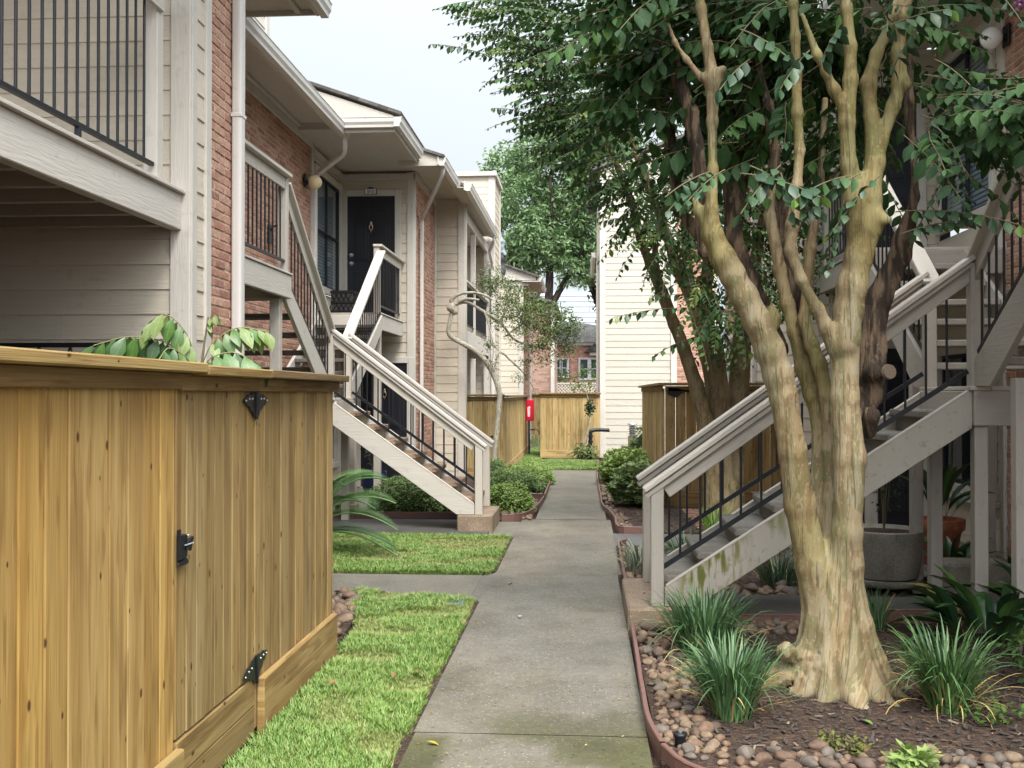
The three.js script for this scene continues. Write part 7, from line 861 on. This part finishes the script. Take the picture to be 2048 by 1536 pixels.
{ const t = thing('blue_pot', 'glazed dark blue pot under the left stair landing', 'pot', [-3.2, 0.07, -15.6]); part(t, 'bowl', lathe([[0, 0], [0.13, 0], [0.19, 0.2], [0.2, 0.38], [0.185, 0.385], [0.17, 0.33], [0, 0.32]]), STD({ color: lin(0.012, 0.02, 0.07), roughness: 0.15 })); leafy('potted_plant', 'thin speckled plant in the dark blue pot', -3.2, -15.6, 0.75, 0.16, 60, 0.05, [[0.1, 0.16, 0.06], [0.45, 0.48, 0.34]], 0.4, 0.35); }
single('concrete_block', box(0.5, 0.30, 0.34, 3.0, 0.18, -8.25, 0.02), M.potStone, 'rough grey concrete block right of the round stone planter', 'concrete block');
single('concrete_block', box(0.26, 0.16, 0.26, -3.1, 0.1, -13.4, 0.012), M.agg, 'small tan block by the boxwood mound under the stairs', 'concrete block');
// fallen leaves
const fallen = (label, x, z, s, c, y = 0.02) => single('fallen_leaf', leafGeo(1, 0.5, 0.2, 0.2, 4), leafMat(...c, { roughness: 0.7 }), label, 'leaf', [x, y, z], [R(-0.2, 0.2), R(0, 6.28), R(-0.1, 0.2)]).scale.setScalar(s);
fallen('yellow leaf lying on the slab where the side path joins', -0.63, -8.72, 0.07, [0.62, 0.47, 0.06], 0.025); fallen('small orange-brown leaf on the near lawn by the path edge', -0.93, -5.75, 0.09, [0.45, 0.17, 0.06], 0.07); fallen('brown leaf on the lawn next to the orange one', -1.06, -5.72, 0.06, [0.38, 0.18, 0.07], 0.07); fallen('orange leaf in the grass below the kickboard', -1.35, -5.55, 0.08, [0.5, 0.22, 0.09], 0.07); fallen('yellow leaf at the bottom path edge', -0.72, -4.72, 0.06, [0.6, 0.45, 0.04], 0.03); fallen('yellow leaf on the dark stair footing', 0.44, -7.6, 0.05, [0.6, 0.42, 0.04], 0.172); fallen('yellow leaf on the mulch left of the trunk roots', 0.93, -5.9, 0.10, [0.62, 0.45, 0.10], 0.04); fallen('small green leaf on the bare mulch', 1.35, -5.15, 0.06, [0.2, 0.36, 0.06], 0.04); fallen('pale brown leaf on the far path', -0.42, -11.0, 0.06, [0.3, 0.2, 0.1], 0.025); fallen('tan leaf by the lawn corner', -0.86, -7.3, 0.08, [0.4, 0.28, 0.18], 0.03); fallen('dark leaf on the back lawn', -1.62, -11.0, 0.07, [0.25, 0.1, 0.05], 0.06); fallen('whitish leaf fragment on the middle slab', -0.46, -7.4, 0.06, [0.6, 0.58, 0.5], 0.025);
// ================================================================ LAMPS, PIPES, SMALL FITTINGS
{ const mk = (label, x, y, z, s, c, cat) => { const t = thing('globe_lamp', label, 'wall lamp', [x, y, z]); part(t, 'globe', new THREE.SphereGeometry(0.10, 28, 20), STD({ color: lin(...c), roughness: 0.25 })); part(t, 'bracket', merge([box(0.02, 0.2, 0.14, s * 0.135, 0.02, 0, 0.005), box(0.06, 0.05, 0.06, s * 0.10, 0.0, 0)]), M.black); return t; };
  mk('cream globe lamp on the brick corner left of the D-2 window', -3.85, 4.66, -14.6, -1, [0.78, 0.66, 0.40]); mk('white globe lamp on the brick beside the shaded right window', 3.78, 4.93, -9.88, 1, [0.86, 0.86, 0.85]); }
{ const t = thing('wall_lantern', 'small black wrought lantern on the brick behind the near landing rail', 'wall lamp', [-4.0, 3.58, -12.95]); part(t, 'back_plate', box(0.03, 0.24, 0.1, 0.0, 0.08, 0), M.black); part(t, 'arm', new THREE.TorusGeometry(0.07, 0.012, 6, 14, Math.PI).translate(0.09, 0.12, 0), M.black); part(t, 'lantern', merge([new THREE.CylinderGeometry(0.055, 0.04, 0.17, 6).translate(0.16, 0, 0)]), M.glass); part(t, 'cage', merge([new THREE.ConeGeometry(0.08, 0.06, 6).translate(0.16, 0.115, 0), new THREE.CylinderGeometry(0.045, 0.045, 0.015, 6).translate(0.16, -0.09, 0), ...[0, 1, 2, 3, 4, 5].map((i) => new THREE.CylinderGeometry(0.004, 0.004, 0.17, 4).translate(0.16 + 0.052 * Math.cos(i * 1.047), 0, 0.052 * Math.sin(i * 1.047)))]), M.black); }
{ const t = thing('plastic_crate', 'black slotted crate on the landing beneath the D-2 window', 'crate', [-3.62, 2.83, -15.5]); const gs = [box(0.36, 0.02, 0.36, 0, 0.02, 0)]; for (const s of [-1, 1]) { for (const y of [0.03, 0.17, 0.33]) gs.push(box(0.36, 0.035, 0.016, 0, y, s * 0.172), box(0.016, 0.035, 0.36, s * 0.172, y, 0)); for (let i = -4; i <= 4; i++) gs.push(new THREE.BoxGeometry(0.014, 0.34, 0.01).rotateZ(0.5 * (i % 2 ? 1 : -1)).translate(i * 0.036, 0.18, s * 0.172), new THREE.BoxGeometry(0.01, 0.34, 0.014).rotateX(0.5 * (i % 2 ? 1 : -1)).translate(s * 0.172, 0.18, i * 0.036)); } part(t, 'frame', merge(gs), M.black); part(t, 'lining', box(0.33, 0.32, 0.33, 0, 0.18, 0), M.dark); }
{ const t = thing('bollard_light', 'silver louvred bollard light in front of the cream siding', 'bollard', [1.02, 0.02, -22]); part(t, 'post', new THREE.CylinderGeometry(0.095, 0.095, 0.72, 24).translate(0, 0.36, 0), M.steel); for (let i = 0; i < 4; i++) part(t, 'louvre', new THREE.CylinderGeometry(0.06, 0.105, 0.03, 24).translate(0, 0.76 + i * 0.05, 0), M.steel); part(t, 'lens', new THREE.CylinderGeometry(0.06, 0.06, 0.22, 20).translate(0, 0.83, 0), STD({ color: lin(0.6, 0.6, 0.58), roughness: 0.3 })); part(t, 'cap', new THREE.SphereGeometry(0.1, 20, 8, 0, 6.283, 0, 1.57).scale(1, 0.6, 1).translate(0, 0.95, 0), M.steel); }
{ // red flyer box on a black post
  const t = thing('sign_box', 'red box with white lettering on a black post at the far fence corner', 'sign', [-1.42, 0, -27.2], 0.12); part(t, 'box', box(0.21, 0.56, 0.07, 0, 1.19, 0, 0.012), STD({ color: lin(0.52, 0.006, 0.03), roughness: 0.35 })); part(t, 'post', box(0.045, 1.0, 0.045, -0.02, 0.45, -0.01), M.black); part(t, 'arm', box(0.14, 0.03, 0.03, 0.08, 0.68, -0.01), M.black);
  const cv = document.createElement('canvas'); cv.width = 96; cv.height = 288; const c = cv.getContext('2d'); c.fillStyle = '#c00a22'; c.fillRect(0, 0, 96, 288); c.fillStyle = '#f3d6dc'; c.beginPath(); c.moveTo(18, 70); c.lineTo(60, 40); c.lineTo(84, 66); c.lineTo(72, 74); c.lineTo(72, 260); c.lineTo(26, 260); c.closePath(); c.fill(); c.fillStyle = '#b0122a'; [[40, 84, 18, 14], [42, 116, 22, 8], [42, 128, 8, 12], [56, 128, 8, 12], [44, 158, 20, 8], [50, 190, 8, 22], [44, 228, 20, 7], [44, 240, 20, 7]].forEach((q) => c.fillRect(...q)); const tx = new THREE.CanvasTexture(cv); tx.colorSpace = THREE.SRGBColorSpace; part(t, 'lettering', new THREE.PlaneGeometry(0.12, 0.36), STD({ map: tx, roughness: 0.4 }), [-0.03, 1.17, 0.0375]); }
{ const t = thing('black_pipe', 'black standpipe with elbow running into the cream wall corner', 'pipe', [0, 0, 0]); pipe(t, 'pipe', [[0.16, -0.05, -25.5], [0.16, 0.6, -25.5], [0.17, 0.70, -25.5], [0.24, 0.73, -25.52], [0.62, 0.73, -25.6]], 0.045, M.black); for (const y of [0.12, 0.45, 0.58]) part(t, 'collar', new THREE.CylinderGeometry(0.06, 0.06, 0.06, 14).translate(0.16, y, -25.5), M.black); pipe(t, 'cable', [[0.12, 0.62, -25.5], [0.05, 0.3, -25.45], [-0.02, 0.05, -25.4]], 0.012, M.greyBark, 6); }
{ const t = thing('sprinkler_head', 'small black pop-up sprinkler between the front stones', 'sprinkler', [0.435, 0.015, -4.76]); part(t, 'body', lathe([[0, 0], [0.026, 0], [0.026, 0.05], [0.031, 0.052], [0.031, 0.066], [0.016, 0.07], [0.016, 0.062], [0, 0.062]], 20), M.black); part(t, 'nozzle', new THREE.CylinderGeometry(0.010, 0.011, 0.012, 14).translate(0, 0.068, 0), M.steel); }
{ const t = thing('drain_grate', 'green drain grate sunk in the lawn by the path corner', 'drain', [-1.06, 0.02, -7.92]); const gm = STD({ color: lin(0.10, 0.17, 0.13), roughness: 0.6 }); part(t, 'frame', merge([box(0.28, 0.025, 0.03, 0, 0, 0.1), box(0.28, 0.025, 0.03, 0, 0, -0.1), box(0.03, 0.025, 0.22, -0.13, 0, 0), box(0.03, 0.025, 0.22, 0.13, 0, 0)]), gm); for (let i = -4; i <= 4; i++) part(t, 'slat', cbox(0.012, 0.02, 0.18, 0.002), gm, [i * 0.026, 0, 0]); part(t, 'pit', box(0.26, 0.01, 0.2, 0, -0.015, 0), M.dark); }
scene.traverse((o) => { if (o.isMesh) o.castShadow = o.receiveShadow = true; });
renderer.render(scene, camera);
